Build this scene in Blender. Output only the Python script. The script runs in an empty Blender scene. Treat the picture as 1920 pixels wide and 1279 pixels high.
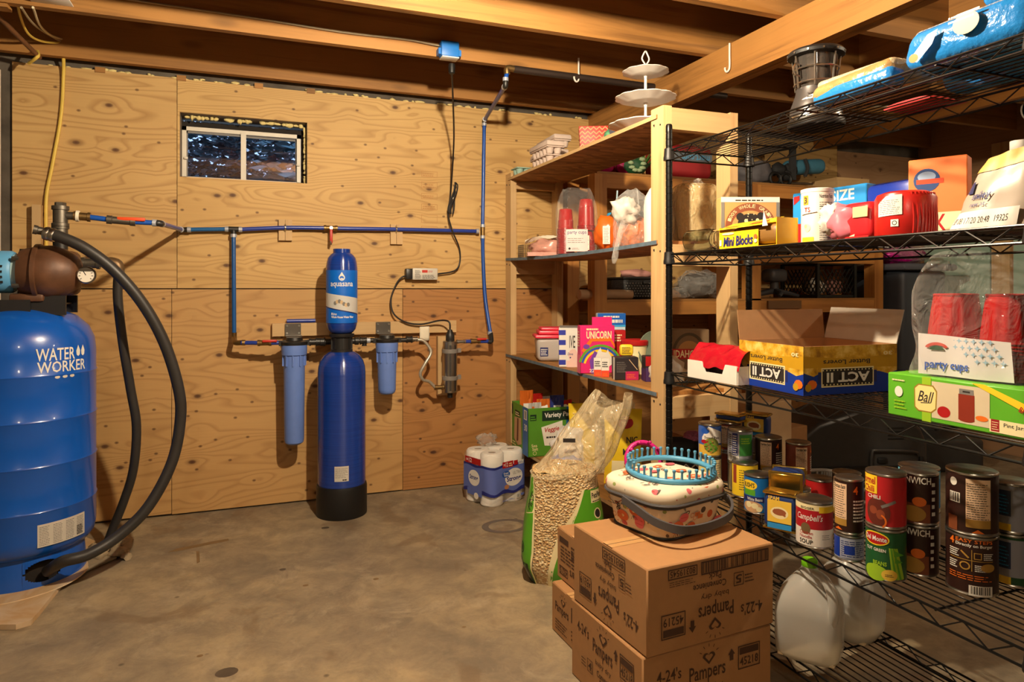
import bpy, bmesh, math, random
from mathutils import Vector, Matrix
from mathutils.geometry import tessellate_polygon
random.seed(7)
PI = math.pi
D = bpy.data
SC = bpy.context.scene
COL = SC.collection

# ---------------------------------------------------------------- camera, world, exposure
FOC, YAW, EYE, HOR = 1273.0, math.atan(490 / 1273.0), 1.22, 541.0
cam = D.cameras.new('camera')
cam.sensor_width = 36.0
cam.lens = FOC / 1920 * 36
cam.shift_y = -(639.5 - HOR) / 1920
cam.clip_start = 0.02
camo = D.objects.new('camera', cam)
camo.location = (0, 0, EYE)
camo.rotation_euler = (PI / 2, 0, -YAW)
COL.objects.link(camo)
SC.camera = camo

world = D.worlds.new('world')
SC.world = world
world.use_nodes = True
world.node_tree.nodes['Background'].inputs[0].default_value = (0.42, 0.62, 1.0, 1)
world.node_tree.nodes['Background'].inputs[1].default_value = 2.2

SC.view_settings.view_transform = 'Standard'
SC.view_settings.look = 'None'
SC.view_settings.gamma = 1.0
SC.view_settings.use_curve_mapping = False
SC.view_settings.exposure = 0.0

BULBS = [  # bare ceiling bulbs: position, radiance
    ((0.62, 1.66, 2.235), 6100.0),
    ((-0.35, -0.75, 2.235), 1000.0),
    ((3.35, 1.05, 2.235), 1300.0),  # added fill bulb, out of view, to brighten the right side
]
BULB_COL = (1.0, 0.84, 0.60)

# ---------------------------------------------------------------- helpers
def S2L(c):
    return tuple(((v / 255) / 12.92 if v / 255 <= 0.04045 else ((v / 255 + 0.055) / 1.055) ** 2.4) for v in c[:3])

def at(px, py, x=None, y=None, z=None):
    """a point of the place seen at a pixel, on the plane x=, y= or z="""
    s, c = math.sin(YAW), math.cos(YAW)
    u, v = (px - 960) / FOC, (HOR - py) / FOC
    d = (s + u * c, c - u * s, v)
    t = x / d[0] if x is not None else (y / d[1] if y is not None else (z - EYE) / d[2])
    return Vector((t * d[0], t * d[1], EYE + t * d[2]))

MATS = {}
def mat(name, rgb, rough=0.55, metal=0.0, trans=0.0, noise=0.06, nscale=18.0, bump=0.0, emit=None, spec=None, ior=None, alpha=None, coat=0.0, lin=False):
    """plain procedural material with a little noise in its colour"""
    if name in MATS:
        return MATS[name]
    m = D.materials.new(name)
    m.use_nodes = True
    nt = m.node_tree
    b = nt.nodes['Principled BSDF']
    col = rgb if lin else S2L(rgb)
    b.inputs['Roughness'].default_value = rough
    b.inputs['Metallic'].default_value = metal
    if spec is not None:
        b.inputs['Specular IOR Level'].default_value = spec
    if ior:
        b.inputs['IOR'].default_value = ior
    if trans:
        b.inputs['Transmission Weight'].default_value = trans
    if coat:
        b.inputs['Coat Weight'].default_value = coat
        b.inputs['Coat Roughness'].default_value = 0.08
    if alpha is not None:
        b.inputs['Alpha'].default_value = alpha
    tc = nt.nodes.new('ShaderNodeTexCoord')
    nz = nt.nodes.new('ShaderNodeTexNoise')
    nz.inputs['Scale'].default_value = nscale
    nz.inputs['Detail'].default_value = 4
    nt.links.new(tc.outputs['Object'], nz.inputs['Vector'])
    mx = nt.nodes.new('ShaderNodeMix')
    mx.data_type = 'RGBA'
    mx.inputs[6].default_value = tuple(max(0, v * (1 - 2 * noise)) for v in col) + (1,)
    mx.inputs[7].default_value = tuple(min(1, v * (1 + 1.5 * noise)) for v in col) + (1,)
    nt.links.new(nz.outputs['Fac'], mx.inputs[0])
    nt.links.new(mx.outputs[2], b.inputs['Base Color'])
    if bump:
        bp = nt.nodes.new('ShaderNodeBump')
        bp.inputs['Strength'].default_value = bump
        bp.inputs['Distance'].default_value = 0.01
        nt.links.new(nz.outputs['Fac'], bp.inputs['Height'])
        nt.links.new(bp.outputs[0], b.inputs['Normal'])
    if emit:
        b.inputs['Emission Color'].default_value = tuple(emit[:3]) + (1,)
        b.inputs['Emission Strength'].default_value = emit[3]
    MATS[name] = m
    return m

class NT:
    """short-hand node builder"""
    def __init__(self, name):
        self.m = D.materials.new(name)
        self.m.use_nodes = True
        self.t = self.m.node_tree
        self.b = self.t.nodes['Principled BSDF']
        MATS[name] = self.m
    def n(self, kind, ins=None, **kw):
        nd = self.t.nodes.new('ShaderNode' + kind)
        for k, v in kw.items():
            setattr(nd, k, v)
        for k, v in (ins or {}).items():
            if isinstance(v, bpy.types.NodeSocket):
                self.t.links.new(v, nd.inputs[k])
            else:
                nd.inputs[k].default_value = v
        return nd
    def math(self, op, a, b=None):
        nd = self.n('Math', operation=op)
        for i, v in enumerate((a, b)):
            if v is None:
                continue
            if isinstance(v, bpy.types.NodeSocket):
                self.t.links.new(v, nd.inputs[i])
            else:
                nd.inputs[i].default_value = v
        return nd.outputs[0]
    def ramp(self, fac, stops):
        nd = self.n('ValToRGB')
        cr = nd.color_ramp
        while len(cr.elements) < len(stops):
            cr.elements.new(0.5)
        for e, (p, c) in zip(cr.elements, stops):
            e.position = p
            e.color = tuple(c) + (1,)
        self.t.links.new(fac, nd.inputs[0])
        return nd.outputs[0]
    def mix(self, fac, a, b, mode='MIX'):
        nd = self.n('Mix', data_type='RGBA', blend_type=mode)
        for i, v in ((0, fac), (6, a), (7, b)):
            if isinstance(v, bpy.types.NodeSocket):
                self.t.links.new(v, nd.inputs[i])
            else:
                nd.inputs[i].default_value = v if i == 0 else tuple(v) + (1,)
        return nd.outputs[2]
    def obj(self, scale=(1, 1, 1), loc=(0, 0, 0)):
        tc = self.n('TexCoord')
        mp = self.n('Mapping', {0: tc.outputs['Object'], 3: scale, 1: loc})
        return mp.outputs[0]
    def noise(self, vec, scale, detail=4, rough=0.5, dist=0.0):
        return self.n('TexNoise', {'Vector': vec, 'Scale': scale, 'Detail': detail, 'Roughness': rough, 'Distortion': dist}).outputs['Fac']
    def out(self, col, rough=0.6, bump=None, strength=0.2, dist=0.004):
        self.t.links.new(col, self.b.inputs['Base Color'])
        if isinstance(rough, bpy.types.NodeSocket):
            self.t.links.new(rough, self.b.inputs['Roughness'])
        else:
            self.b.inputs['Roughness'].default_value = rough
        if bump is not None:
            bp = self.n('Bump', {'Strength': strength, 'Distance': dist, 'Height': bump})
            self.t.links.new(bp.outputs[0], self.b.inputs['Normal'])
        return self.m

def plywood(name, light, dark, knot, seed):
    """sanded plywood face: contour-line grain running along x with scattered knots"""
    k = NT(name)
    sep = k.n('SeparateXYZ', {0: k.obj((1, 1, 1), (seed * 3.7, 0, seed * 1.9))})
    def flat(sx, sz):
        return k.n('CombineXYZ', {0: k.math('MULTIPLY', sep.outputs[0], sx), 1: k.math('MULTIPLY', sep.outputs[2], sz)}).outputs[0]
    def vor(sx, sz):
        nz = k.noise(flat(3, 3), 1.0, 1)
        return k.n('TexVoronoi', {'Vector': flat(sx, sz), 'Scale': 1.0, 'Randomness': 1.0}, voronoi_dimensions='2D')
    v1 = vor(3.0, 5.2)
    near = k.math('MAXIMUM', k.math('SUBTRACT', 0.34, v1.outputs['Distance']), 0.0)
    n1 = k.noise(flat(0.24, 2.3), 1.5, 2, 0.45, 0.2)
    f = k.math('ADD', k.math('MULTIPLY', n1, 25.0), k.math('MULTIPLY', near, 4.0))
    ring = k.math('FRACT', f)
    line = k.ramp(ring, [(0.0, (0.1, 0.1, 0.1)), (0.5, (0.1, 0.1, 0.1)), (0.84, (0.75, 0.75, 0.75)), (1.0, (0.12, 0.12, 0.12))])
    fine = k.noise(flat(2.6, 150), 1.0, 3, 0.6)
    big = k.noise(flat(0.9, 1.3), 1.4, 4)
    c = k.mix(line, light, dark)
    c = k.mix(k.math('MULTIPLY', fine, 0.34), c, tuple(x * 0.6 for x in light))
    tone = k.ramp(big, [(0.3, (0.84, 0.80, 0.74)), (0.68, (1.0, 1.0, 1.0))])
    c = k.mix(1.0, c, tone, 'MULTIPLY')
    sp = k.ramp(v1.outputs['Distance'], [(0.0, (1, 1, 1)), (0.038, (0.85, 0.85, 0.85)), (0.066, (0.25, 0.25, 0.25)), (0.12, (0, 0, 0))])
    pick = k.math('GREATER_THAN', k.n('TexWhiteNoise', {'Vector': v1.outputs['Position']}).outputs[0], 0.38)
    c = k.mix(k.math('MULTIPLY', sp, pick), c, knot)
    v2 = vor(6.3, 9.1)
    s2 = k.ramp(v2.outputs['Distance'], [(0.0, (0.9, 0.9, 0.9)), (0.045, (0.6, 0.6, 0.6)), (0.075, (0, 0, 0))])
    p2 = k.math('GREATER_THAN', k.n('TexWhiteNoise', {'Vector': v2.outputs['Position']}).outputs[0], 0.5)
    c = k.mix(k.math('MULTIPLY', s2, p2), c, knot)
    return k.out(c, 0.62, fine, 0.12)

def lumber(name, light, dark, axis, knots=0.5, seed=0):
    """sawn softwood, grain along axis 0/1/2"""
    k = NT(name)
    sc = [22.0, 22.0, 22.0]
    sc[axis] = 0.9
    v = k.obj(tuple(sc), (seed, seed * 2, seed * 3))
    n1 = k.noise(v, 1.0, 5, 0.6, 0.6)
    kv = [7.0, 7.0, 7.0]
    kv[axis] = 2.6
    vor = k.n('TexVoronoi', {'Vector': k.obj(tuple(kv), (seed * 5, 0, seed)), 'Scale': 1.0})
    c = k.ramp(n1, [(0.28, dark), (0.52, light), (0.8, tuple(x * 0.86 for x in light))])
    sp = k.ramp(vor.outputs['Distance'], [(0.0, (1, 1, 1)), (0.10, (0.7, 0.7, 0.7)), (0.2, (0, 0, 0))])
    c = k.mix(k.math('MULTIPLY', sp, knots), c, tuple(x * 0.35 for x in dark))
    blot = k.noise(k.obj((1.3, 1.3, 1.3), (seed, 0, 0)), 1.5, 3)
    c = k.mix(1.0, c, k.ramp(blot, [(0.25, (0.78, 0.76, 0.72)), (0.7, (1, 1, 1))]), 'MULTIPLY')
    return k.out(c, 0.65, n1, 0.15)

def printed_board(name, base):
    k = NT(name)
    n1 = k.noise(k.obj((1, 1, 1)), 40, 3)
    c = k.mix(n1, tuple(x * 0.9 for x in base), tuple(min(1, x * 1.06) for x in base))
    fl = k.noise(k.obj((3, 3, 150)), 1, 2)
    return k.out(c, 0.75, fl, 0.06, 0.002)

class MB:
    """collects shapes into one mesh with material slots"""
    def __init__(self):
        self.v, self.f, self.mi, self.flat = [], [], [], []
    def add(self, vs, fs, mi=0, M=None):
        o = len(self.v)
        self.v += [tuple(M @ Vector(p)) if M else tuple(p) for p in vs]
        for q in fs:
            self.f.append(tuple(o + i for i in q))
            self.mi.append(mi)
        return self
    def box(self, c, s, mi=0, rz=0.0, M=None):
        hx, hy, hz = s[0] / 2, s[1] / 2, s[2] / 2
        vs = [Vector((x, y, z)) for z in (-hz, hz) for x, y in ((-hx, -hy), (hx, -hy), (hx, hy), (-hx, hy))]
        R = Matrix.Translation(Vector(c)) @ Matrix.Rotation(rz, 4, 'Z')
        if M:
            R = M @ R
        return self.add([R @ p for p in vs], [(3, 2, 1, 0), (4, 5, 6, 7), (0, 1, 5, 4), (1, 2, 6, 5), (2, 3, 7, 6), (3, 0, 4, 7)], mi)
    def box2(self, a, b, mi=0):
        return self.box([(p + q) / 2 for p, q in zip(a, b)], [abs(q - p) for p, q in zip(a, b)], mi)
    def rbox(self, c, s, r=0.01, seg=2, mi=0, rz=0.0, M=None, taper=1.0):
        """box with rounded edges; taper scales the bottom face"""
        bm = bmesh.new()
        bmesh.ops.create_cube(bm, size=1.0)
        for p in bm.verts:
            p.co = Vector((p.co.x * s[0], p.co.y * s[1], p.co.z * s[2]))
            if p.co.z < 0:
                p.co.x *= taper
                p.co.y *= taper
        bmesh.ops.bevel(bm, geom=list(bm.edges), offset=min(r, min(s) * 0.49), segments=seg, affect='EDGES', profile=0.5)
        R = Matrix.Translation(Vector(c)) @ Matrix.Rotation(rz, 4, 'Z')
        if M:
            R = M @ R
        bm.verts.index_update()
        self.add([R @ p.co for p in bm.verts], [[q.index for q in f.verts] for f in bm.faces], mi)
        bm.free()
        return self
    def lathe(self, prof, n=32, c=(0, 0, 0), mi=0, M=None, a0=0.0, a1=2 * PI, sx=1.0, sy=1.0, caps=True):
        """prof: list of (r, z)"""
        full = abs(a1 - a0 - 2 * PI) < 1e-6
        cols = n if full else n + 1
        vs, fs = [], []
        for r, z in prof:
            for i in range(cols):
                a = a0 + (a1 - a0) * i / n
                vs.append(Vector((c[0] + r * math.cos(a) * sx, c[1] + r * math.sin(a) * sy, c[2] + z)))
        for j in range(len(prof) - 1):
            for i in range(n if full else n):
                k = (i + 1) % cols
                fs.append((j * cols + i, j * cols + k, (j + 1) * cols + k, (j + 1) * cols + i))
        if full and caps:
            if prof[0][0] > 1e-5:
                fs.append(tuple(range(cols - 1, -1, -1)))
            if prof[-1][0] > 1e-5:
                fs.append(tuple((len(prof) - 1) * cols + i for i in range(cols)))
        return self.add(vs, fs, mi, M)
    def cyl(self, p0, p1, r0, r1=None, n=14, mi=0):
        p0, p1 = Vector(p0), Vector(p1)
        r1 = r0 if r1 is None else r1
        d = p1 - p0
        q = d.to_track_quat('Z', 'Y').to_matrix().to_4x4()
        return self.lathe([(r0, 0), (r1, d.length)], n, (0, 0, 0), mi, Matrix.Translation(p0) @ q)
    def turned(self, p0, p1, prof, n=16, mi=0):
        """prof: (fraction along p0-p1, radius)"""
        p0, p1 = Vector(p0), Vector(p1)
        d = p1 - p0
        q = d.to_track_quat('Z', 'Y').to_matrix().to_4x4()
        return self.lathe([(r, t * d.length) for t, r in prof], n, (0, 0, 0), mi, Matrix.Translation(p0) @ q)
    def tube(self, pts, r, n=8, mi=0, sub=0, caps=True, closed=False):
        pts = [Vector(p) for p in pts]
        if sub:
            n0 = len(pts)
            pts = smooth(pts, sub, closed)
            if isinstance(r, (list, tuple)):
                rs = list(r)
                r = []
                for i in range(len(pts)):
                    q = min(i / sub, n0 - 1)
                    j = min(int(q), n0 - 2)
                    r.append(rs[j] + (rs[j + 1] - rs[j]) * (q - j))
        m = len(pts)
        vs, fs = [], []
        up = None
        for i, p in enumerate(pts):
            if closed:
                t = (pts[(i + 1) % m] - pts[i - 1]).normalized()
            else:
                t = (pts[min(i + 1, m - 1)] - pts[max(i - 1, 0)]).normalized()
            if up is None:
                up = Vector((0, 0, 1)) if abs(t.z) < 0.9 else Vector((1, 0, 0))
            sd = t.cross(up).normalized()
            up = sd.cross(t).normalized()
            rr = r[i] if isinstance(r, (list, tuple)) else r
            for j in range(n):
                a = 2 * PI * j / n
                vs.append(p + sd * math.cos(a) * rr + up * math.sin(a) * rr)
        for i in range(m if closed else m - 1):
            for j in range(n):
                k = (j + 1) % n
                q = (i + 1) % m
                fs.append((i * n + j, i * n + k, q * n + k, q * n + j))
        if caps and not closed:
            fs.append(tuple(range(n - 1, -1, -1)))
            fs.append(tuple((m - 1) * n + j for j in range(n)))
        return self.add(vs, fs, mi)
    def prism(self, poly, z0, z1, mi=0, M=None):
        n = len(poly)
        vs = [(x, y, z0) for x, y in poly] + [(x, y, z1) for x, y in poly]
        tri = tessellate_polygon([[Vector((x, y, 0)) for x, y in poly]])
        fs = []
        area = sum(poly[i][0] * poly[(i + 1) % n][1] - poly[(i + 1) % n][0] * poly[i][1] for i in range(n))
        for t in tri:
            a, b, c = t
            cr = (poly[b][0] - poly[a][0]) * (poly[c][1] - poly[a][1]) - (poly[c][0] - poly[a][0]) * (poly[b][1] - poly[a][1])
            up = (a, b, c) if cr > 0 else (c, b, a)
            fs.append(tuple(n + i for i in up))
            fs.append(tuple(reversed(up)))
        for i in range(n):
            j = (i + 1) % n
            fs.append((i, j, n + j, n + i) if area > 0 else (j, i, n + i, n + j))
        return self.add(vs, fs, mi, M)
    def blob(self, c, s, seed=0, amp=0.15, freq=3.0, sub=3, mi=0, M=None, cut=None):
        """lumpy ellipsoid; cut flattens everything below that local height fraction"""
        from mathutils import noise as mn
        self.soft = True
        bm = bmesh.new()
        bmesh.ops.create_icosphere(bm, subdivisions=sub, radius=1.0)
        off = Vector((seed * 7.3, seed * 3.1, seed * 1.7))
        vs = []
        for p in bm.verts:
            d = p.co.normalized()
            k = 1 + amp * 2 * mn.noise(d * freq + off)
            q = d * k
            if cut is not None and q.z < cut:
                q.z = cut
            vs.append(Vector((c[0] + q.x * s[0], c[1] + q.y * s[1], c[2] + q.z * s[2])))
        bm.verts.index_update()
        self.add(vs, [[q.index for q in f.verts] for f in bm.faces], mi, M)
        bm.free()
        return self
    def sheet(self, fn, nu, nv, mi=0, M=None, thick=0.0):
        """fn(u,v) -> point, u,v in 0..1"""
        vs = [Vector(fn(i / nu, j / nv)) for j in range(nv + 1) for i in range(nu + 1)]
        w = nu + 1
        fs = [(j * w + i, j * w + i + 1, (j + 1) * w + i + 1, (j + 1) * w + i) for j in range(nv) for i in range(nu)]
        return self.add(vs, fs, mi, M)
    def build(self, name, mats, parent=None, smooth=True, ang=38, loc=None):
        if getattr(self, 'soft', False):
            ang = 100
        me = D.meshes.new(name)
        me.from_pydata(self.v, [], self.f)
        for m in (mats if isinstance(mats, (list, tuple)) else [mats]):
            me.materials.append(MATS[m] if isinstance(m, str) else m)
        me.polygons.foreach_set('material_index', self.mi)
        if smooth:
            me.polygons.foreach_set('use_smooth', [True] * len(self.f))
            me.update()
            me.set_sharp_from_angle(angle=math.radians(ang))
        me.update()
        o = D.objects.new(name, me)
        COL.objects.link(o)
        o.parent = parent
        if loc is not None:
            o.location = loc
        return o

def smooth(pts, sub, closed=False):
    out = []
    n = len(pts)
    rng = n if closed else n - 1
    for i in range(rng):
        if closed:
            p0, p1, p2, p3 = pts[i - 1], pts[i], pts[(i + 1) % n], pts[(i + 2) % n]
        else:
            p1, p2 = pts[i], pts[i + 1]
            p0 = pts[i - 1] if i else p1 * 2 - p2
            p3 = pts[i + 2] if i + 2 < n else p2 * 2 - p1
        for k in range(sub):
            t = k / sub
            out.append(0.5 * ((2 * p1) + (p2 - p0) * t + (2 * p0 - 5 * p1 + 4 * p2 - p3) * t * t + (3 * p1 - p0 - 3 * p2 + p3) * t ** 3))
    if not closed:
        out.append(pts[-1])
    return out

def tag(o, label=None, cat=None, group=None, kind=None):
    if label:
        o['label'] = label
    if cat:
        o['category'] = cat
    if group:
        o['group'] = group
    if kind:
        o['kind'] = kind
    return o

def thing(name, label, cat, loc=(0, 0, 0), rz=0.0, group=None, kind=None):
    o = D.objects.new(name, None)
    o.empty_display_size = 0.05
    COL.objects.link(o)
    o.location = loc
    o.rotation_euler = (0, 0, rz)
    return tag(o, label, cat, group, kind)

def copy_tree(o, parent=None):
    c = o.copy()
    COL.objects.link(c)
    c.parent = parent
    for ch in o.children:
        copy_tree(ch, c)
    return c

# ---- flat print laid on a plane or round a cylinder: one part, many colours
_font_cache = {}
def glyphs(s, bold=0.0, shear=0.0, spacing=1.0):
    key = (s, bold, shear, spacing)
    if key in _font_cache:
        return _font_cache[key]
    cu = D.curves.new('lettering_source', 'FONT')
    cu.body = s
    cu.size = 1.0
    cu.offset = bold
    cu.shear = shear
    cu.space_character = spacing
    cu.resolution_u = 2
    ob = D.objects.new('lettering_source', cu)
    me = ob.to_mesh()
    vs = [(p.co.x, p.co.y) for p in me.vertices]
    fs = [tuple(f.vertices) for f in me.polygons]
    ob.to_mesh_clear()
    D.objects.remove(ob)
    D.curves.remove(cu)
    if not vs:
        vs, fs = [(0, 0), (1, 0), (0, 1)], [(0, 1, 2)]
    x0, x1 = min(p[0] for p in vs), max(p[0] for p in vs)
    y0, y1 = min(p[1] for p in vs), max(p[1] for p in vs)
    vs = [((p[0] - x0) / max(1e-6, x1 - x0), (p[1] - y0) / max(1e-6, y1 - y0)) for p in vs]
    _font_cache[key] = (vs, fs)
    return vs, fs

class Print:
    def __init__(self, O=None, U=None, V=None, R=None, A=0.0, lift=0.0007, fn=None, step=0.006):
        """plane: origin O, unit directions U, V; cylinder: radius R about local z, u measured as arc from angle A (to the right seen from outside); fn(u,v,lift): any surface"""
        self.cylr, self.A, self.lift, self.fn, self.step = R, A, lift, fn, step
        if O is not None:
            self.O, self.U, self.V = Vector(O), Vector(U).normalized(), Vector(V).normalized()
            self.N = self.U.cross(self.V)
        self.mb = MB()
        self.mats = []
        self.layer = 0
    def _m(self, m):
        if m not in self.mats:
            self.mats.append(m)
        return self.mats.index(m)
    def map(self, u, v, h):
        if self.fn:
            return self.fn(u, v, h)
        if self.cylr:
            r = self.cylr(v) if callable(self.cylr) else self.cylr
            a = self.A + u / (r if not callable(self.cylr) else self.cylr(0))
            return Vector(((r + h) * math.cos(a), (r + h) * math.sin(a), v))
        return self.O + self.U * u + self.V * v + self.N * h
    def raw(self, vs, fs, m):
        self.layer += 1
        h = self.lift + 0.00006 * self.layer
        mi = self._m(m)
        if self.cylr or self.fn:
            bm = bmesh.new()
            bv = [bm.verts.new((p[0], p[1], 0)) for p in vs]
            for f in fs:
                try:
                    bm.faces.new([bv[i] for i in f])
                except ValueError:
                    pass
            u0, u1 = min(p[0] for p in vs), max(p[0] for p in vs)
            k = math.ceil(u0 / self.step + 1e-6)
            while k * self.step < u1 - 1e-6:
                bmesh.ops.bisect_plane(bm, geom=bm.verts[:] + bm.edges[:] + bm.faces[:], plane_co=(k * self.step, 0, 0), plane_no=(1, 0, 0))
                k += 1
            if self.fn or callable(self.cylr):
                v0, v1 = min(p[1] for p in vs), max(p[1] for p in vs)
                st = self.step * 2
                k = math.ceil(v0 / st + 1e-6)
                while k * st < v1 - 1e-6:
                    bmesh.ops.bisect_plane(bm, geom=bm.verts[:] + bm.edges[:] + bm.faces[:], plane_co=(0, k * st, 0), plane_no=(0, 1, 0))
                    k += 1
            bm.verts.index_update()
            vs = [(p.co.x, p.co.y) for p in bm.verts]
            fs = [[q.index for q in f.verts] for f in bm.faces]
            bm.free()
        self.mb.add([self.map(p[0], p[1], h) for p in vs], fs, mi)
        return self
    def rect(self, x0, y0, x1, y1, m):
        return self.raw([(x0, y0), (x1, y0), (x1, y1), (x0, y1)], [(0, 1, 2, 3)], m)
    def poly(self, pts, m):
        tri = tessellate_polygon([[Vector((p[0], p[1], 0)) for p in pts]])
        fs = []
        for a, b, c in tri:
            cr = (pts[b][0] - pts[a][0]) * (pts[c][1] - pts[a][1]) - (pts[c][0] - pts[a][0]) * (pts[b][1] - pts[a][1])
            fs.append((a, b, c) if cr > 0 else (c, b, a))
        return self.raw(list(pts), fs, m)
    def ell(self, cx, cy, rx, ry, m, n=22, a0=0.0, a1=2 * PI, rot=0.0):
        pts = []
        for i in range(n):
            a = a0 + (a1 - a0) * i / (n if a1 - a0 > 6.28 else n - 1)
            x, y = rx * math.cos(a), ry * math.sin(a)
            pts.append((cx + x * math.cos(rot) - y * math.sin(rot), cy + x * math.sin(rot) + y * math.cos(rot)))
        return self.poly(pts, m)
    def ring(self, cx, cy, rx, ry, w, m, n=24, a0=0.0, a1=2 * PI):
        vs, fs = [], []
        for i in range(n + 1):
            a = a0 + (a1 - a0) * i / n
            vs += [(cx + rx * math.cos(a), cy + ry * math.sin(a)), (cx + (rx - w) * math.cos(a), cy + (ry - w) * math.sin(a))]
        for i in range(n):
            fs.append((2 * i, 2 * i + 2, 2 * i + 3, 2 * i + 1))
        return self.raw(vs, fs, m)
    def frame(self, x0, y0, x1, y1, w, m):
        return self.raw([(x0, y0), (x1, y0), (x1, y1), (x0, y1), (x0 + w, y0 + w), (x1 - w, y0 + w), (x1 - w, y1 - w), (x0 + w, y1 - w)],
                        [(0, 1, 5, 4), (1, 2, 6, 5), (2, 3, 7, 6), (3, 0, 4, 7)], m)
    def line(self, x0, y0, x1, y1, w, m):
        d = math.hypot(x1 - x0, y1 - y0) or 1
        nx, ny = -(y1 - y0) / d * w / 2, (x1 - x0) / d * w / 2
        return self.poly([(x0 - nx, y0 - ny), (x1 - nx, y1 - ny), (x1 + nx, y1 + ny), (x0 + nx, y0 + ny)], m)
    def text(self, s, x0, y0, x1, y1, m, bold=0.0, shear=0.0, spacing=1.0, rot=0.0, flip=False, slope=0.0):
        """glyph box stretched into x0..x1, y0..y1; flip turns it upside down; slope lifts it to the right"""
        vs, fs = glyphs(s, bold, shear, spacing)
        cx, cy = (x0 + x1) / 2, (y0 + y1) / 2
        pts = []
        if flip:
            rot += PI
        for a, b in vs:
            x, y = (a - 0.5) * (x1 - x0), (b - 0.5) * (y1 - y0) + slope * (a - 0.5) * (x1 - x0)
            pts.append((cx + x * math.cos(rot) - y * math.sin(rot), cy + x * math.sin(rot) + y * math.cos(rot)))
        return self.raw(pts, fs, m)
    def lines(self, x0, y0, x1, y1, n, m, fill=0.45, seed=1, ragged=0.25):
        """small print as rows of short dashes"""
        rd = random.Random(seed)
        h = (y1 - y0) / n
        vs, fs = [], []
        for i in range(n):
            yb = y0 + i * h
            x = x0
            end = x1 - rd.random() * ragged * (x1 - x0)
            while x < end:
                w = min(end - x, (x1 - x0) * rd.uniform(0.06, 0.22))
                o = len(vs)
                vs += [(x, yb), (x + w, yb), (x + w, yb + h * fill), (x, yb + h * fill)]
                fs.append((o, o + 1, o + 2, o + 3))
                x += w + (x1 - x0) * 0.03
        return self.raw(vs, fs, m)
    def bars(self, x0, y0, x1, y1, m, n=22, seed=3):
        rd = random.Random(seed)
        ws = [rd.choice((1, 1, 2, 3)) for _ in range(2 * n)]
        k = (x1 - x0) / sum(ws)
        x = x0
        vs, fs = [], []
        for i, w in enumerate(ws):
            if i % 2 == 0:
                o = len(vs)
                vs += [(x, y0), (x + w * k, y0), (x + w * k, y1), (x, y1)]
                fs.append((o, o + 1, o + 2, o + 3))
            x += w * k
        return self.raw(vs, fs, m)
    def build(self, name='printed_label', parent=None):
        return self.mb.build(name, self.mats, parent, smooth=bool(self.cylr or self.fn))

# common colours
mat('white', (222, 218, 210), 0.5)
mat('paper', (225, 218, 205), 0.8)
mat('black', (16, 15, 15), 0.5)
mat('ink', (38, 30, 26), 0.7)
mat('dkbrown', (52, 28, 18), 0.5)
mat('red', (170, 22, 24), 0.45)
mat('navy', (28, 40, 105), 0.45)
mat('blue', (24, 92, 180), 0.4)
mat('sky', (60, 160, 215), 0.4)
mat('yellow', (240, 200, 40), 0.45)
mat('green', (88, 160, 40), 0.45)
mat('dkgreen', (24, 74, 40), 0.45)
mat('orange', (225, 110, 30), 0.45)
mat('pink', (225, 60, 120), 0.45)
mat('cream', (235, 220, 170), 0.5)
mat('grey', (120, 116, 112), 0.6)
mat('beige', (200, 170, 130), 0.6)
mat('steel', (190, 186, 178), 0.28, 1.0, noise=0.03)
mat('galv', (112, 106, 96), 0.45, 0.85, noise=0.15, nscale=60)
mat('brass', (140, 112, 70), 0.45, 0.9, noise=0.15, nscale=60)
mat('gold', (214, 176, 84), 0.25, 1.0, noise=0.03)
mat('clear_plastic', (245, 245, 245), 0.12, 0.0, 0.95, ior=1.25, noise=0.0)
mat('film', (238, 236, 230), 0.13, 0.0, 0.0, alpha=0.22, noise=0.02, spec=0.9)
mat('haze_film', (232, 222, 198), 0.2, 0.0, 0.0, alpha=0.42, noise=0.05, spec=0.8)

# ---------------------------------------------------------------- materials of the room
def film(name, rgb, a0, a1, bump=0.5, scale=14.0):
    """thin clear packaging film: mostly see-through, wrinkled, shiny"""
    k = NT(name)
    n1 = k.noise(k.obj((1, 1, 0.6)), scale, 3, 0.55, 0.8)
    lw = k.n('LayerWeight', {'Blend': 0.35})
    a = k.math('ADD', k.math('MULTIPLY', lw.outputs['Facing'], a1), k.math('MULTIPLY', n1, a0 * 2))
    a = k.math('MINIMUM', a, 1.0)
    k.t.links.new(a, k.b.inputs['Alpha'])
    k.b.inputs['Base Color'].default_value = S2L(rgb) + (1,)
    k.b.inputs['Roughness'].default_value = 0.12
    k.b.inputs['Specular IOR Level'].default_value = 1.0
    bp = k.n('Bump', {'Strength': bump, 'Distance': 0.04, 'Height': n1})
    k.t.links.new(bp.outputs[0], k.b.inputs['Normal'])
    return k.m
film('bag_film', (238, 234, 226), 0.035, 0.22, 0.8, 22)
film('haze_bag', (226, 208, 170), 0.30, 0.45, 0.9, 16)
film('wrap', (235, 232, 226), 0.12, 0.4, 0.9, 30)

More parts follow.
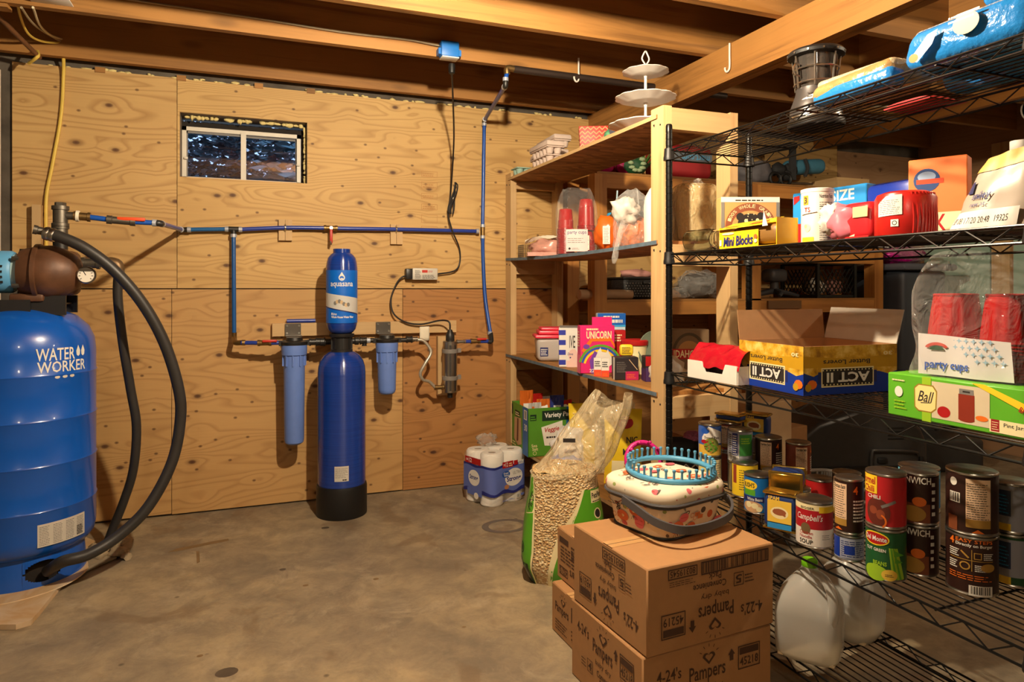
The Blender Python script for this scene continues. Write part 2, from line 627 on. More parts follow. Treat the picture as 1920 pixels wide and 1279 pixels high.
plywood('ply_light', S2L((214, 174, 112)), S2L((170, 126, 70)), S2L((84, 46, 20)), 0.3)
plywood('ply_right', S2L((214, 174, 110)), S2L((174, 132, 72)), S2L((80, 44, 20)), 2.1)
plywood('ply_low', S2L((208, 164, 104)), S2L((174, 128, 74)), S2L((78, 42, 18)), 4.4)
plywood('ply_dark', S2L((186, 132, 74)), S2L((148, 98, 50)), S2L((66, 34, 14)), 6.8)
plywood('ply_brown', S2L((176, 136, 100)), S2L((158, 118, 84)), S2L((96, 66, 44)), 9.1)
for ax, nm in enumerate('xyz'):
    lumber('joist_' + nm, S2L((172, 120, 60)), S2L((126, 84, 40)), ax, 0.5, 1.3 + ax)
    lumber('pine_' + nm, S2L((208, 172, 122)), S2L((186, 144, 94)), ax, 0.45, 2.7 + ax)
    lumber('fir_' + nm, S2L((196, 134, 64)), S2L((160, 98, 40)), ax, 0.6, 4.1 + ax)

k = NT('concrete')
v = k.obj()
n1 = k.noise(v, 1.3, 7, 0.68, 0.5)
n2 = k.noise(v, 7.0, 6, 0.7, 0.4)
n3 = k.noise(v, 75.0, 4, 0.7)
c = k.ramp(n1, [(0.34, S2L((124, 111, 93))), (0.5, S2L((156, 138, 110))), (0.66, S2L((182, 160, 122)))])
c = k.mix(k.ramp(n2, [(0.40, (0, 0, 0)), (0.62, (0.55, 0.55, 0.55))]), c, S2L((106, 94, 80)))
c = k.mix(k.ramp(k.noise(k.obj((1, 1, 1), (9, 4, 0)), 5.0, 6, 0.72, 0.6), [(0.54, (0, 0, 0)), (0.72, (0.6, 0.6, 0.6))]), c, S2L((186, 168, 138)))
c = k.mix(k.math('MULTIPLY', n3, 0.3), c, S2L((96, 84, 70)))
st = k.noise(k.obj((1.4, 1.0, 1), (3.1, 1.2, 0)), 2.4, 3, 0.5, 1.2)
c = k.mix(k.ramp(st, [(0.60, (0, 0, 0)), (0.66, (0.5, 0.5, 0.5))]), c, S2L((112, 90, 66)))
vv = k.n('TexVoronoi', {'Vector': v, 'Scale': 5.0})
sp = k.ramp(vv.outputs['Distance'], [(0.0, (0.8, 0.8, 0.8)), (0.03, (0.7, 0.7, 0.7)), (0.06, (0, 0, 0))])
pk = k.math('GREATER_THAN', k.n('TexWhiteNoise', {'Vector': vv.outputs['Position']}).outputs[0], 0.6)
c = k.mix(k.math('MULTIPLY', sp, pk), c, S2L((78, 64, 50)))
k.out(c, k.math('ADD', k.math('MULTIPLY', n2, 0.3), 0.42), n3, 0.2)
k = NT('block_wall')
c = k.ramp(k.noise(k.obj(), 7, 5), [(0.3, S2L((70, 62, 54))), (0.7, S2L((104, 94, 82)))])
k.out(c, 0.9, k.noise(k.obj(), 50, 3), 0.4)
k = NT('subfloor')
c = k.ramp(k.noise(k.obj((2, 14, 1)), 2.2, 5), [(0.3, S2L((96, 58, 28))), (0.7, S2L((140, 90, 46)))])
k.out(c, 0.8)
k = NT('osb')
vv = k.n('TexVoronoi', {'Vector': k.obj((9, 22, 9)), 'Scale': 1.6})
c = k.ramp(k.n('TexWhiteNoise', {'Vector': vv.outputs['Position']}).outputs[0], [(0.0, S2L((120, 74, 36))), (1.0, S2L((176, 120, 66)))])
k.out(c, 0.75)
mat('foam', (226, 206, 140), 0.8, noise=0.2, nscale=40, bump=0.4)
mat('mint', (150, 176, 158), 0.7, noise=0.05)
mat('vinyl', (214, 206, 192), 0.5)
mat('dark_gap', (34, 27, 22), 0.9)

# ---------------------------------------------------------------- room shell
YW, XL, XR, YF, ZJ, ZS = 4.05, -1.42, 5.2, -2.2, 2.375, 2.615
WX0, WX1, WZ0, WZ1 = -0.356, 0.302, 1.822, 2.170      # window opening

o = MB().box2((XL - .2, YF - .2, -.15), (XR + .2, YW + .22, 0)).build('floor', 'concrete', smooth=False)
tag(o, kind='structure')
floor_ob = o
mat('floor_stain', (104, 92, 78), 0.45, noise=0.15)

m = MB()
y0, y1 = YW + .02, YW + .22
m.box2((XL - .2, y0, 0), (WX0 - .02, y1, ZS + .1)).box2((WX1 + .02, y0, 0), (XR + .2, y1, ZS + .1))
m.box2((WX0 - .02, y0, 0), (WX1 + .02, y1, WZ0 - .02)).box2((WX0 - .02, y0, WZ1 + .02), (WX1 + .02, y1, ZS + .1))
wall_back = tag(m.build('wall_back', 'block_wall', smooth=False), kind='structure')
tag(MB().box2((XL - .2, YF, 0), (XL, y0, ZS + .1)).build('wall_left', 'block_wall', smooth=False), kind='structure')
wall_right = tag(MB().box2((XR, YF, 0), (XR + .2, y0, ZS + .1)).build('wall_right', 'ply_brown', smooth=False), kind='structure')
tag(MB().box2((XL - .2, YF - .2, 0), (XR + .2, YF, ZS + .1)).build('wall_front', 'block_wall', smooth=False), kind='structure')

def panel(x0, x1, z0, z1, mt, holes=None, par=wall_back):
    g = .0015
    m = MB()
    a, b = (x0 + g, YW, z0 + g), (x1 - g, YW + .018, z1 - g)
    if holes:
        hx0, hx1, hz0, hz1 = holes
        m.box2(a, (hx0, b[1], b[2])).box2((hx1, a[1], a[2]), b)
        m.box2((hx0, a[1], a[2]), (hx1, b[1], hz0)).box2((hx0, a[1], hz1), (hx1, b[1], b[2]))
    else:
        m.box2(a, b)
    return m.build('plywood_panel', mt, par, smooth=False)
panel(-1.11, -.369, 1.22, 2.352, 'ply_light')
panel(-.369, 2.108, 1.22, 2.35, 'ply_right', (WX0, WX1, WZ0, WZ1))
panel(-1.08, -.395, .012, 1.217, 'ply_low')
panel(-.395, .854, .008, 1.217, 'ply_low')
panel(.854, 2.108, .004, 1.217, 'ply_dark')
panel(2.108, 4.29, 1.22, 2.35, 'ply_right')
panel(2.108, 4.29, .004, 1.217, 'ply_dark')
panel(4.29, XR, .004, 2.30, 'ply_brown')
# foam squeezed out over the plywood edge
m = MB()
rd = random.Random(4)
x = -.95
while x < 2.05:
    w = rd.uniform(.008, .03)
    if rd.random() < .62:
        m.blob((x, YW + .008, 2.352 + rd.uniform(-.002, .006)), (w, .010, rd.uniform(.005, .011)), rd.random() * 9, .3, 2.2, 1)
    x += w * rd.uniform(1.0, 2.4)
tag(m.build('foam_bead', 'foam', wall_back), kind='stuff')
for x in (-.75, -.37, .02, .30):   # little wood shims over the plywood
    MB().box2((x, YW - .006, 2.338), (x + .045, YW + .016, 2.366)).build('shim', 'joist_x', wall_back)

# ceiling: subfloor, joists across, the girder they rest on
ceiling = tag(MB().box2((XL - .2, YF - .2, ZS), (XR + .2, y1, ZS + .03)).build('ceiling', 'subfloor', smooth=False), kind='structure')
JY = [3.955, 3.29, 2.78, 2.27, 1.76, 1.25, .74, .23, -.28, -.79, -1.3, -1.81]
for i, y in enumerate(JY):
    MB().box2((XL, y, ZJ), (XR, y + .038, ZS)).build('joist', 'joist_x', ceiling, smooth=False)
MB().box2((XL, YW - .02, ZJ + .02), (XR, YW + .02, ZS)).build('rim_board', 'joist_x', ceiling, smooth=False)
for s in range(2):
    MB().box2((2.108 + s * .046, YF, 2.205), (2.150 + s * .046, YW + .02, ZJ - .001)).build('girder_ply', 'joist_y', ceiling, smooth=False)
MB().box2((4.05, YF, 2.30), (4.14, YW, ZJ - .001)).build('strapping', 'fir_y', ceiling, smooth=False)
for x, z in ((3.1, 0), (3.7, 0), (4.4, 0)):     # blocking between joists
    for j in (2, 3, 4):
        MB().box2((x, JY[j] + .039, ZJ + .02), (x + .038, JY[j - 1] - .001, ZS - .001)).build('blocking', 'joist_y', ceiling, smooth=False)

# ---------------------------------------------------------------- window
win = tag(D.objects.new('window_1', None), kind='structure')
COL.objects.link(win)
fy = YW + .105
mat('jamb', (128, 110, 90), 0.8)
m = MB()     # rough opening lining
m.box2((WX0 - .02, YW + .0185, WZ1), (WX1 + .02, YW + .2, WZ1 + .02))
m.box2((WX1, YW + .0185, WZ0), (WX1 + .02, YW + .2, WZ1)).box2((WX0 - .02, YW + .0185, WZ0), (WX0, YW + .2, WZ1))
m.box2((WX0 - .02, YW + .0185, WZ0 - .02), (WX1 + .02, YW + .2, WZ0))
m.build('jamb', 'jamb', win, smooth=False)
m = MB()
x0, x1, z0, z1 = WX0 + .002, WX1 - .028, WZ0 + .002, WZ1 - .052
m.box2((x0, fy, z1 - .022), (x1, fy + .05, z1)).box2((x0, fy, z0), (x1, fy + .05, z0 + .016))
m.box2((x0, fy, z0), (x0 + .022, fy + .05, z1)).box2((x1 - .022, fy, z0), (x1, fy + .05, z1))
m.build('frame', 'vinyl', win, smooth=False)
xm = (x0 + x1) / 2
MB().box2((xm - .012, fy - .008, z0 + .01), (xm + .016, fy + .04, z1 - .01)).build('meeting_rail', 'vinyl', win, smooth=False)
for a, b, yy in ((x0 + .018, xm, fy + .012), (xm, x1 - .018, fy + .028)):
    s = MB().box2((a, yy, z0 + .012), (a + .01, yy + .014, z1 - .02)).box2((b - .01, yy, z0 + .012), (b, yy + .014, z1 - .02))
    s.box2((a, yy, z1 - .034), (b, yy + .014, z1 - .02)).box2((a, yy, z0 + .012), (b, yy + .014, z0 + .02))
    sash = s.build('sash', 'grey', win, smooth=False)
    MB().box2((a + .008, yy + .005, z0 + .018), (b - .008, yy + .009, z1 - .03)).build('pane', mat('pane', (232, 240, 245), 0.02, 0, 1.0, ior=1.45, noise=0), sash, smooth=False)
for lx in (x0 + .02, x1 - .016):
    MB().rbox((lx, fy - .006, (z0 + z1) / 2 - .03), (.02, .016, .014), .004, 2).build('latch', 'vinyl', win)
m = MB()
rd = random.Random(9)
x = WX0 + .03
while x < WX1 - .01:
    w = rd.uniform(.010, .026)
    if rd.random() < .8:
        m.blob((x, YW + .062, WZ1 - .010), (w, .014, rd.uniform(.008, .018)), x * 9, .35, 2.4, 1)
    x += w * rd.uniform(.9, 1.6)
z = WZ0 + .01
while z < WZ1 - .02:
    m.blob((WX1 - .008, YW + .07, z), (.010, .014, rd.uniform(.010, .022)), z * 11, .35, 2.4, 1)
    z += rd.uniform(.014, .03)
tag(m.build('foam_fill', 'foam', win), kind='stuff')
MB().box2((WX1 - .024, fy + .01, WZ0), (WX1 - .002, fy + .06, WZ1 - .03)).box2((WX0, fy + .01, WZ1 - .05), (WX1 - .002, fy + .06, WZ1 - .022)).build('packing', 'dark_gap', win, smooth=False)

# outside: ground, a shed wall edge and a thick stand of trees at dusk
mat('lawn', (58, 62, 50), 0.95, noise=0.3, nscale=3)
tag(MB().box2((-6, YW + .6, 1.5), (7, 16, 1.6)).build('lawn', 'lawn', smooth=False), kind='structure')
mat('leaf_dark', (66, 92, 98), 0.6, noise=0.3, nscale=5)
mat('leaf_mid', (88, 118, 122), 0.6, noise=0.3, nscale=5)
mat('bark', (62, 54, 48), 0.9, noise=0.2)
def tree(cx, cy, h, r, n, mt, label, seed):
    t = thing('tree', label, 'tree', (cx, cy, 1.6), 0, 'trees outside the window')
    MB().tube([(0, 0, -.02), (.05, 0, h * .4), (.02, .05, h * .8)], [.16, .12, .05], 8, sub=3).build('trunk', 'bark', t)
    rd = random.Random(seed)
    m = MB()
    for i in range(n):
        a, q, zz = rd.uniform(0, 2 * PI), r * math.sqrt(rd.random()), rd.uniform(.0, 1)
        q *= 1 - .55 * zz
        p = Vector((q * math.cos(a), q * math.sin(a), .1 + zz * h))
        s = rd.uniform(.05, .13)
        R = Matrix.Rotation(rd.uniform(0, 6.3), 3, 'Z') @ Matrix.Rotation(rd.uniform(-1.2, 1.2), 3, 'X')
        m.add([p + R @ Vector(q2) for q2 in ((-s, 0, 0), (0, -s * .5, 0), (s, 0, .02), (0, s * .5, 0))], [(0, 1, 2, 3)])
    tag(m.build('foliage', mt, t, smooth=False), kind='stuff')
tree(-2.0, 8.0, 3.2, 1.5, 9000, 'leaf_dark', 'dark leafy tree seen through the left window pane', 1)
tree(1.3, 8.6, 3.6, 1.5, 5200, 'leaf_mid', 'bluish leafy tree seen through the right window pane', 2)
h_ = thing('hedge', 'dense dark hedge filling the view behind the trees outside the window', 'hedge', (0, 10.6, 1.6))
m = MB()
rd = random.Random(11)
for i in range(24000):
    p = Vector((rd.uniform(-4.5, 4.5), rd.uniform(-.35, .35), rd.random() ** .8 * 2.6))
    s = rd.uniform(.03, .075)
    R = Matrix.Rotation(rd.uniform(0, 6.3), 3, 'Z') @ Matrix.Rotation(rd.uniform(-1.4, 1.4), 3, 'X')
    m.add([p + R @ Vector(q2) for q2 in ((-s, 0, 0), (0, -s * .6, 0), (s, 0, .02), (0, s * .6, 0))], [(0, 1, 2, 3)])
tag(m.build('foliage', 'leaf_dark', h_, smooth=False), kind='stuff')
tree(-.3, 12.9, 4.2, 1.9, 4200, 'leaf_dark', 'tall far tree standing between the two nearer trees outside the window', 3)

# ---------------------------------------------------------------- bare bulbs under the joists
for i, (p, s) in enumerate(BULBS):
    lab = ['bare glowing ceiling bulb above the middle of the floor', 'bare glowing ceiling bulb at the front of the room near the entrance', 'added fill bulb beyond the wire rack, brightening the right side'][i]
    t = thing('light_bulb', lab, 'light bulb', p, 0, 'bare ceiling bulbs')
    MB().lathe([(.0, -.030), (.014, -.027), (.026, -.014), (.030, 0), (.026, .018), (.016, .036), (.013, .046)], 12).build('globe', mat('bulb_glow_%d' % i, (255, 240, 220), .4, emit=BULB_COL + (s,), noise=0), t)
    MB().lathe([(.016, .044), (.018, .05), (.024, .07), (.045, .082), (.055, .138)], 20).build('socket', 'white', t)

# yellow service cable, loose wires, ceiling boxes on the left
mat('nm_yellow', (224, 190, 84), 0.45)
mat('nm_white', (206, 192, 160), 0.45)
mat('nm_grey', (150, 132, 104), 0.5)
tag(MB().tube([at(119, 104, y=3.985), at(119, 140, y=4.03), at(114, 220, y=4.035), at(98, 310, y=4.035), at(88, 360, y=4.035), at(86, 400, y=4.03), at(87, 480, y=4.03)], .008, 8, sub=6).build('electric_cable', 'nm_yellow'),
    'yellow electric cable running down the plywood on the left', 'cable', 'loose electric cables')
tag(MB().tube([at(30, -12, z=2.40), at(38, 30, y=3.5), at(52, 62, y=3.7), at(74, 76, y=3.88), at(104, 80, y=3.94), at(121, 76, y=3.99)], .0055, 8, sub=6).build('electric_cable', 'nm_yellow'),
    'short yellow cable looping under the joists in the top left corner', 'cable', 'loose electric cables')
tag(MB().tube([at(62, 14, y=3.27), at(74, 46, y=3.6), at(92, 64, y=3.8), at(112, 72, y=3.93), at(121, 74, y=3.99)], .005, 8, sub=6).build('electric_cable', 'nm_white'),
    'pale cable from the white cover plate to the joist hole', 'cable', 'loose electric cables')
tag(MB().tube([at(40, 14, y=3.27), at(58, 40, y=3.5), at(80, 58, y=3.75), at(118, 80, y=3.99)], .005, 8, sub=6).build('electric_cable', 'nm_grey'),
    'grey cable sagging between the yellow and the pale cables', 'cable', 'loose electric cables')
tag(MB().tube([at(70, 96, y=3.9), at(72, 104, y=3.86), at(66, 110, y=3.86), at(54, 119, y=3.9)], .0075, 8, sub=6).build('cable_end', 'nm_yellow'),
    'cut yellow cable end poking out beside the plywood corner', 'cable', 'loose electric cables')
tag(MB().tube([at(196, -8, y=3.279), at(330, 12, y=3.279), at(480, 34, y=3.279), at(640, 60, y=3.279), at(760, 74, y=3.279), at(826, 86, y=3.272)], .0052, 8, sub=5).build('electric_cable', 'nm_grey'),
    'grey cable stapled along the joist to the blue ceiling box', 'cable', 'loose electric cables')
tag(MB().box2((-1.4, 3.30, 2.36), (-.92, 3.36, 2.374)).build('wood_cleat', 'joist_x'), 'short wooden cleat under the joist in the top left corner', 'cleat')
tag(MB().cyl(at(-8, 26, y=3.45), at(74, 108, y=3.9), .011, n=10).build('conduit', mat('rusty', (120, 78, 48), .6, .2, noise=.3)), 'thin rusty brown conduit slanting down to the plywood corner', 'pipe')

t = thing('ceiling_box', 'ceiling junction box with white cover plate in the top left corner', 'electric box', at(92, -4, y=3.24))
m = MB().rbox((0, .02, .03), (.10, .08, .06), .006)
m.build('box', mat('box_blue', (30, 110, 190), .45), t)
MB().rbox((0, .01, -.004), (.15, .115, .006), .003).build('cover_plate', 'white', t)
p = at(843, 106, y=3.245)
t = thing('ceiling_box', 'bright blue ceiling outlet box holding the black plug', 'electric box', p)
MB().rbox((0, .012, .035), (.092, .06, .078), .008).build('box', 'box_blue', t)
MB().rbox((0, .008, -.008), (.086, .062, .006), .002).build('outlet', 'white', t)
for sx in (-.052, .052):
    MB().box((sx, .012, .02), (.012, .04, .03)).build('ear', 'box_blue', t)

# J hooks
def jhook(name, label, p, rz):
    t = MB().tube([(0, 0, .06), (0, 0, .0), (0, 0, -.05), (-.008, 0, -.066), (-.022, 0, -.068), (-.032, 0, -.056), (-.033, 0, -.045)], .0045, 8, sub=4)
    o = tag(t.build(name, 'white'), label, 'hook', 'white pipe hooks')
    o.location = p
    o.rotation_euler = (0, 0, rz)
jhook('pipe_hook', 'white plastic hook on the girder side', at(1368, 105, x=2.098), PI / 2 + 3.14)
jhook('pipe_hook', 'white plastic hook holding the black ceiling pipe', at(1085, 130, y=3.255), .3)

# floor marks: the damp ring by the tissue pack and the tape-like stains
tag(MB().lathe([(.075, 0), (.105, .0008)], 28, sx=1.2, sy=.95, caps=False).build('ring_stain', 'floor_stain', loc=at(948, 986, z=.0005)), kind='structure')
fs_ = Print(O=(0, 0, 0), U=(1, 0, 0), V=(0, 1, 0), lift=.0003)
mat('rust_mark', (124, 98, 66), .5, noise=.2)
mat('dark_mark', (84, 72, 60), .5, noise=.2)
def fpt(*ps):
    return [tuple(at(a, b, z=0)[:2]) for a, b in ps]
fs_.poly(fpt((314, 1036), (330, 1029), (400, 1015), (428, 1010), (430, 1014), (400, 1020), (332, 1034)), 'rust_mark')
fs_.poly(fpt((368, 1034), (374, 1034), (375, 1054), (369, 1057)), 'rust_mark')
for px_, py_, r_ in ((425, 1261, .035), (573, 1098, .012), (870, 1176, .008), (375, 1230, .01), (610, 990, .02), (705, 1086, .012), (530, 1068, .014)):
    q = at(px_, py_, z=0)
    fs_.ell(q.x, q.y, r_, r_ * .8, 'dark_mark' if r_ > .013 else 'rust_mark', 14)
fs_.build('floor_mark', floor_ob)

# ================================================================ water system on the left
mat('tank_blue', (10, 82, 178), 0.28, coat=0.4, noise=0.04)
k = NT('tank_navy')      # wound fibre shell: fine hoops make a long upright highlight
wv = k.noise(k.obj((1, 1, 90)), 2.0, 3)
k.out(k.mix(wv, S2L((10, 40, 118)), S2L((22, 66, 160))), 0.24, wv, 0.25, 0.002)
k.b.inputs['Anisotropic'].default_value = 0.9
k.b.inputs['Anisotropic Rotation'].default_value = 0.25
k.b.inputs['Specular IOR Level'].default_value = 0.8
k.t.links.new(k.n('Tangent', direction_type='RADIAL', axis='Z').outputs[0], k.b.inputs['Tangent'])
mat('pex', (22, 78, 168), 0.3)
mat('pex_dark', (40, 62, 150), 0.3)
mat('pex_ring', (176, 180, 190), 0.4, 0.3)
mat('black_poly', (34, 32, 31), 0.42, noise=0.1)
mat('hose', (46, 43, 41), 0.45, noise=0.12)
mat('rust', (98, 64, 42), 0.5, 0.15, noise=0.4, nscale=14, bump=0.25)
mat('motor_blue', (92, 160, 206), 0.45)
mat('canister_blue', (104, 134, 206), 0.42)
mat('sticker', (206, 200, 188), 0.6, 0.2)
mat('valve_red', (190, 44, 30), 0.45)
mat('pale_tag', (232, 222, 200), 0.8)
mat('braid', (196, 188, 172), 0.35, 0.6, noise=0.15, nscale=200)

# --- pressure tank
TC = Vector((-0.895, 3.42, 0.024))
TR = 0.262
t = thing('pressure_tank', 'big blue steel pressure tank with white lettering on the left', 'water tank', TC)
prof = [(.20, .112), (.235, .125), (.255, .152), (TR, .19)]
for zr in (.306, .485, .665, .846):
    prof += [(TR, zr - .006), (TR + .0035, zr), (TR, zr + .006)]
prof += [(TR, .93), (TR - .006, .985), (.235, 1.035), (.19, 1.08), (.12, 1.11), (.0, 1.122)]
MB().lathe(prof, 56).build('body', 'tank_blue', t)
# skirt with an open hole for the hose, facing the room
m = MB()
HA = math.atan2(-1.0, .62)
n = 160
for i in range(n):
    a, b = 2 * PI * i / n, 2 * PI * (i + 1) / n
    mid = (a + b) / 2
    dd = (mid - HA + PI) % (2 * PI) - PI
    segs = [(0, .135)]
    if abs(dd) < .30:
        hh = .040 * math.sqrt(max(0, 1 - (dd / .30) ** 2)) + .002
        segs = [(0, .060 - hh), (.060 + hh, .135)]
    for z0, z1 in segs:
        vs = []
        for z in (z0, z1):
            r = .216 if z > .12 else .226
            for an in (a, b):
                vs.append((r * math.cos(an), r * math.sin(an), z))
        m.add(vs, [(0, 1, 3, 2)])
m.build('skirt', 'tank_blue', t)
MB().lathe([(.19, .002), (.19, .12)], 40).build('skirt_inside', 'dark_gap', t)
# lettering and the data label, wrapped on the body
pa = Print(R=TR, A=-PI / 2, lift=.001)
def ang_u(px):     # arc length on the tank where a pixel column meets its front
    lo, hi = -1.2, 1.4
    for _ in range(40):
        md = (lo + hi) / 2
        q = TC + Vector((TR * math.cos(-PI / 2 + md), TR * math.sin(-PI / 2 + md), 0))
        s_, c_ = math.sin(YAW), math.cos(YAW)
        pxx = 960 + FOC * (c_ * q.x - s_ * q.y) / (s_ * q.x + c_ * q.y)
        if pxx < px:
            lo = md
        else:
            hi = md
    return md * TR
u0, u1, u2 = ang_u(67), ang_u(140), ang_u(159)
pa.text('WATER', u0, .906, u1, .956, 'white', bold=.012)
pa.text('WORKER', u0 + .004, .858, u2, .903, 'white', bold=.012)
for k in range(2):
    uc = u1 + (u2 - u1) * (.3 + .45 * k)
    pa.poly([(uc, .962), (uc + .010, .938), (uc + .008, .922), (uc, .915), (uc - .008, .922), (uc - .010, .938)], 'white')
for k in range(3):
    pa.ell(u0 + .075 + k * .03, .838, .010, .006, 'sticker')
pa.build('lettering', t)
pb = Print(R=TR, A=-PI / 2, lift=.001)
v0, v1 = ang_u(70), ang_u(158)
pb.rect(v0, .168, v1, .258, 'sticker')
for k in range(4):
    a = v0 + (v1 - v0) * k / 4
    pb.lines(a + .006, .174, a + (v1 - v0) / 4 - .006, .252, 12, 'grey', .4, k + 3, .2)
pb.lines(v1 - .043, .176, v1 - .010, .215, 6, 'ink', .6)
pb.build('data_label', t)
# pump stand on the dome
st = MB().box2((-.26, -.10, 1.128), (.155, .10, 1.134)).box2((.04, -.11, 1.085), (.175, -.095, 1.166)).box2((-.26, -.13, 1.075), (.055, -.118, 1.150))
st.box2((.04, .09, 1.09), (.175, .105, 1.166))
for a, b in ((.05, .09), (-.16, -.12)):
    st.prism([(a, -.115), (b, -.115), (b + .03, -.155), (a - .01, -.155)], 1.06, 1.075)
st.build('pump_stand', mat('stand_black', (26, 24, 24), .5), t)

# --- jet pump: axis along x
PZ = 1.288
t = thing('jet_pump', 'rusty brown jet pump with light blue motor on top of the blue tank', 'pump', (-0.80, 3.36, 1.16))
Mx = Matrix.Translation((0, 0, PZ - 1.16)) @ Matrix.Rotation(PI / 2, 4, 'Y')
MB().lathe([(.078, -.088), (.092, -.086), (.098, -.07), (.106, -.04), (.112, -.005), (.113, .02), (.106, .05), (.095, .075), (.082, .10), (.066, .118), (.05, .124), (.0, .126)], 40, M=Mx).build('housing', 'rust', t)
MB().lathe([(.100, -.036), (.118, -.032), (.118, -.018), (.108, -.014)], 40, M=Mx).build('flange', 'rust', t)
mo = MB().lathe([(.0, -.42), (.07, -.415), (.079, -.40), (.079, -.185), (.087, -.175), (.087, -.118), (.08, -.108)], 36, M=Mx).build('motor', 'motor_blue', t)
for k in range(4):
    a = -.5 + k * .25
    MB().box((-.145, -.087 * math.cos(a) - .001, PZ - 1.16 + .087 * math.sin(a)), (.03, .006, .009)).build('vent_slot', 'black', mo)
MB().lathe([(.074, -.135), (.074, -.075)], 30, M=Mx).build('adapter', mat('adapter', (150, 176, 180), .5), t)
MB().rbox((-.055, -.03, .022), (.12, .07, .034), .01).build('foot', 'rust', t)
MB().rbox((.055, .035, .125), (.12, .10, .19), .03, 3).build('injector_body', 'rust', t)
for k in range(5):
    a = k * 2 * PI / 5 + .3
    MB().cyl((-.100, .094 * math.sin(a), PZ - 1.16 + .094 * math.cos(a)), (-.076, .094 * math.sin(a), PZ - 1.16 + .094 * math.cos(a)), .009, n=6).build('bolt', 'galv', t)
# gauge
g = MB().lathe([(.0, 0), (.034, .0), (.036, .008), (.036, .018), (.032, .022)], 28, M=Matrix.Translation((.158, -.05, .118)) @ Matrix.Rotation(PI / 2 + .12, 4, 'X') @ Matrix.Rotation(0, 4, 'Z')).build('gauge', 'steel', t)
gp = Print(O=(.158, -.0755, .1155), U=(1, 0, 0), V=(0, .12, 1), lift=.0)
gp.ell(0, 0, .030, .030, 'paper')
for k in range(9):
    a = -.7 + k * .57
    gp.line(.02 * math.cos(a), .02 * math.sin(a), .027 * math.cos(a), .027 * math.sin(a), .003, 'ink')
gp.line(0, 0, -.012, .02, .003, 'ink')
gp.build('dial', g)
MB().cyl((.12, -.03, .118), (.158, -.05, .118), .008).build('gauge_stem', 'brass', t)
# discharge stack on the top
def fit(m, p0, p1, r, mi=0, collar=.18):
    return m.turned(p0, p1, [(0, r * 1.18), (collar, r * 1.18), (collar + .02, r), (.98 - collar, r), (1 - collar, r * 1.18), (1, r * 1.18)], 16, mi)
px, py = .046, .02
zb = 1.385 - 1.16
m = MB()
m.cyl((px, py, zb - .03), (px, py, zb + .05), .028, n=16)
m.build('nipple', 'black_poly', t)
fit(MB(), (px, py, zb + .035), (px, py, zb + .10), .028).build('coupling', 'galv', t)
fit(MB(), (px, py, zb + .095), (px, py, zb + .185), .028).build('tee', 'galv', t)
MB().cyl((px, py, zb + .182), (px, py, zb + .200), .022, n=6).build('plug', 'galv', t)
fit(MB(), (px + .015, py, zb + .145), (px + .062, py, zb + .145), .017).build('tee_branch', 'galv', t)
fit(MB(), (px, py - .07, zb + .060), (px - .075, py - .09, zb + .077), .016).build('hose_barb', 'galv', t)
# suction line with elbow to the right
p1 = Vector((.115, .06, 1.33 - 1.16))
p2 = Vector((.232, .07, 1.332 - 1.16))
fit(MB(), p1, p1 + Vector((.07, 0, 0)), .022).build('union', 'galv', t)
MB().cyl(p1 + Vector((.06, 0, 0)), p2 - Vector((.02, 0, 0)), .017).build('pipe_nipple', 'galv', t)
MB().tube([p2 - Vector((.03, 0, 0)), p2, p2 + Vector((.018, 0, -.012)), p2 + Vector((.02, 0, -.05))], .026, 12, sub=4).build('elbow', mat('elbow_brown', (116, 92, 64), .45, .6, noise=.2), t)

# --- hoses
p_el = Vector((-.80, 3.36, 1.16)) + p2
hp = [at(84, 437, y=3.26), at(112, 444, y=3.25), at(160, 466, y=3.25), at(215, 508, y=3.26), at(268, 570, y=3.28), at(309, 645, y=3.30), at(335, 730, y=3.32), at(338, 790, y=3.33),
      at(322, 868, y=3.32), at(278, 950, y=3.28), at(222, 1005, y=3.24), at(165, 1040, y=3.19), at(118, 1053, y=3.175), TC + Vector((.13, -.19, .055))]
t = thing('water_hose', 'thick black hose curving from the pump down into the blue tank base', 'hose', hp[0], 0, 'black water hoses')
MB().tube([p - hp[0] for p in hp], .0235, 14, sub=7).build('tubing', 'hose', t)
for q in (0, 1):
    MB().turned((hp[0] * (1 - .35 * q) + hp[1] * .35 * q) - hp[0], (hp[0] * (.65 - .35 * q) + hp[1] * (.35 + .35 * q)) - hp[0], [(0, .026), (.2, .028), (.8, .028), (1, .026)], 16).build('clamp', 'steel', t)
hq = [p_el + Vector((.022, 0, -.04)), at(221, 560, y=3.44), at(230, 640, y=3.46), at(245, 730, y=3.50), at(256, 800, y=3.52), at(250, 880, y=3.55), at(232, 940, y=3.58), at(212, 990, y=3.6), at(200, 1022, y=3.60)]
t = thing('water_hose', 'slimmer black hose hanging from the elbow into the floor hole', 'hose', hq[0], 0, 'black water hoses')
MB().tube([p - hq[0] for p in hq], .0195, 14, sub=7).build('tubing', 'hose', t)
MB().turned(Vector((0, 0, .02)), Vector((.003, .001, -.02)), [(0, .021), (.2, .023), (.8, .023), (1, .021)], 16).build('clamp', 'galv', t)

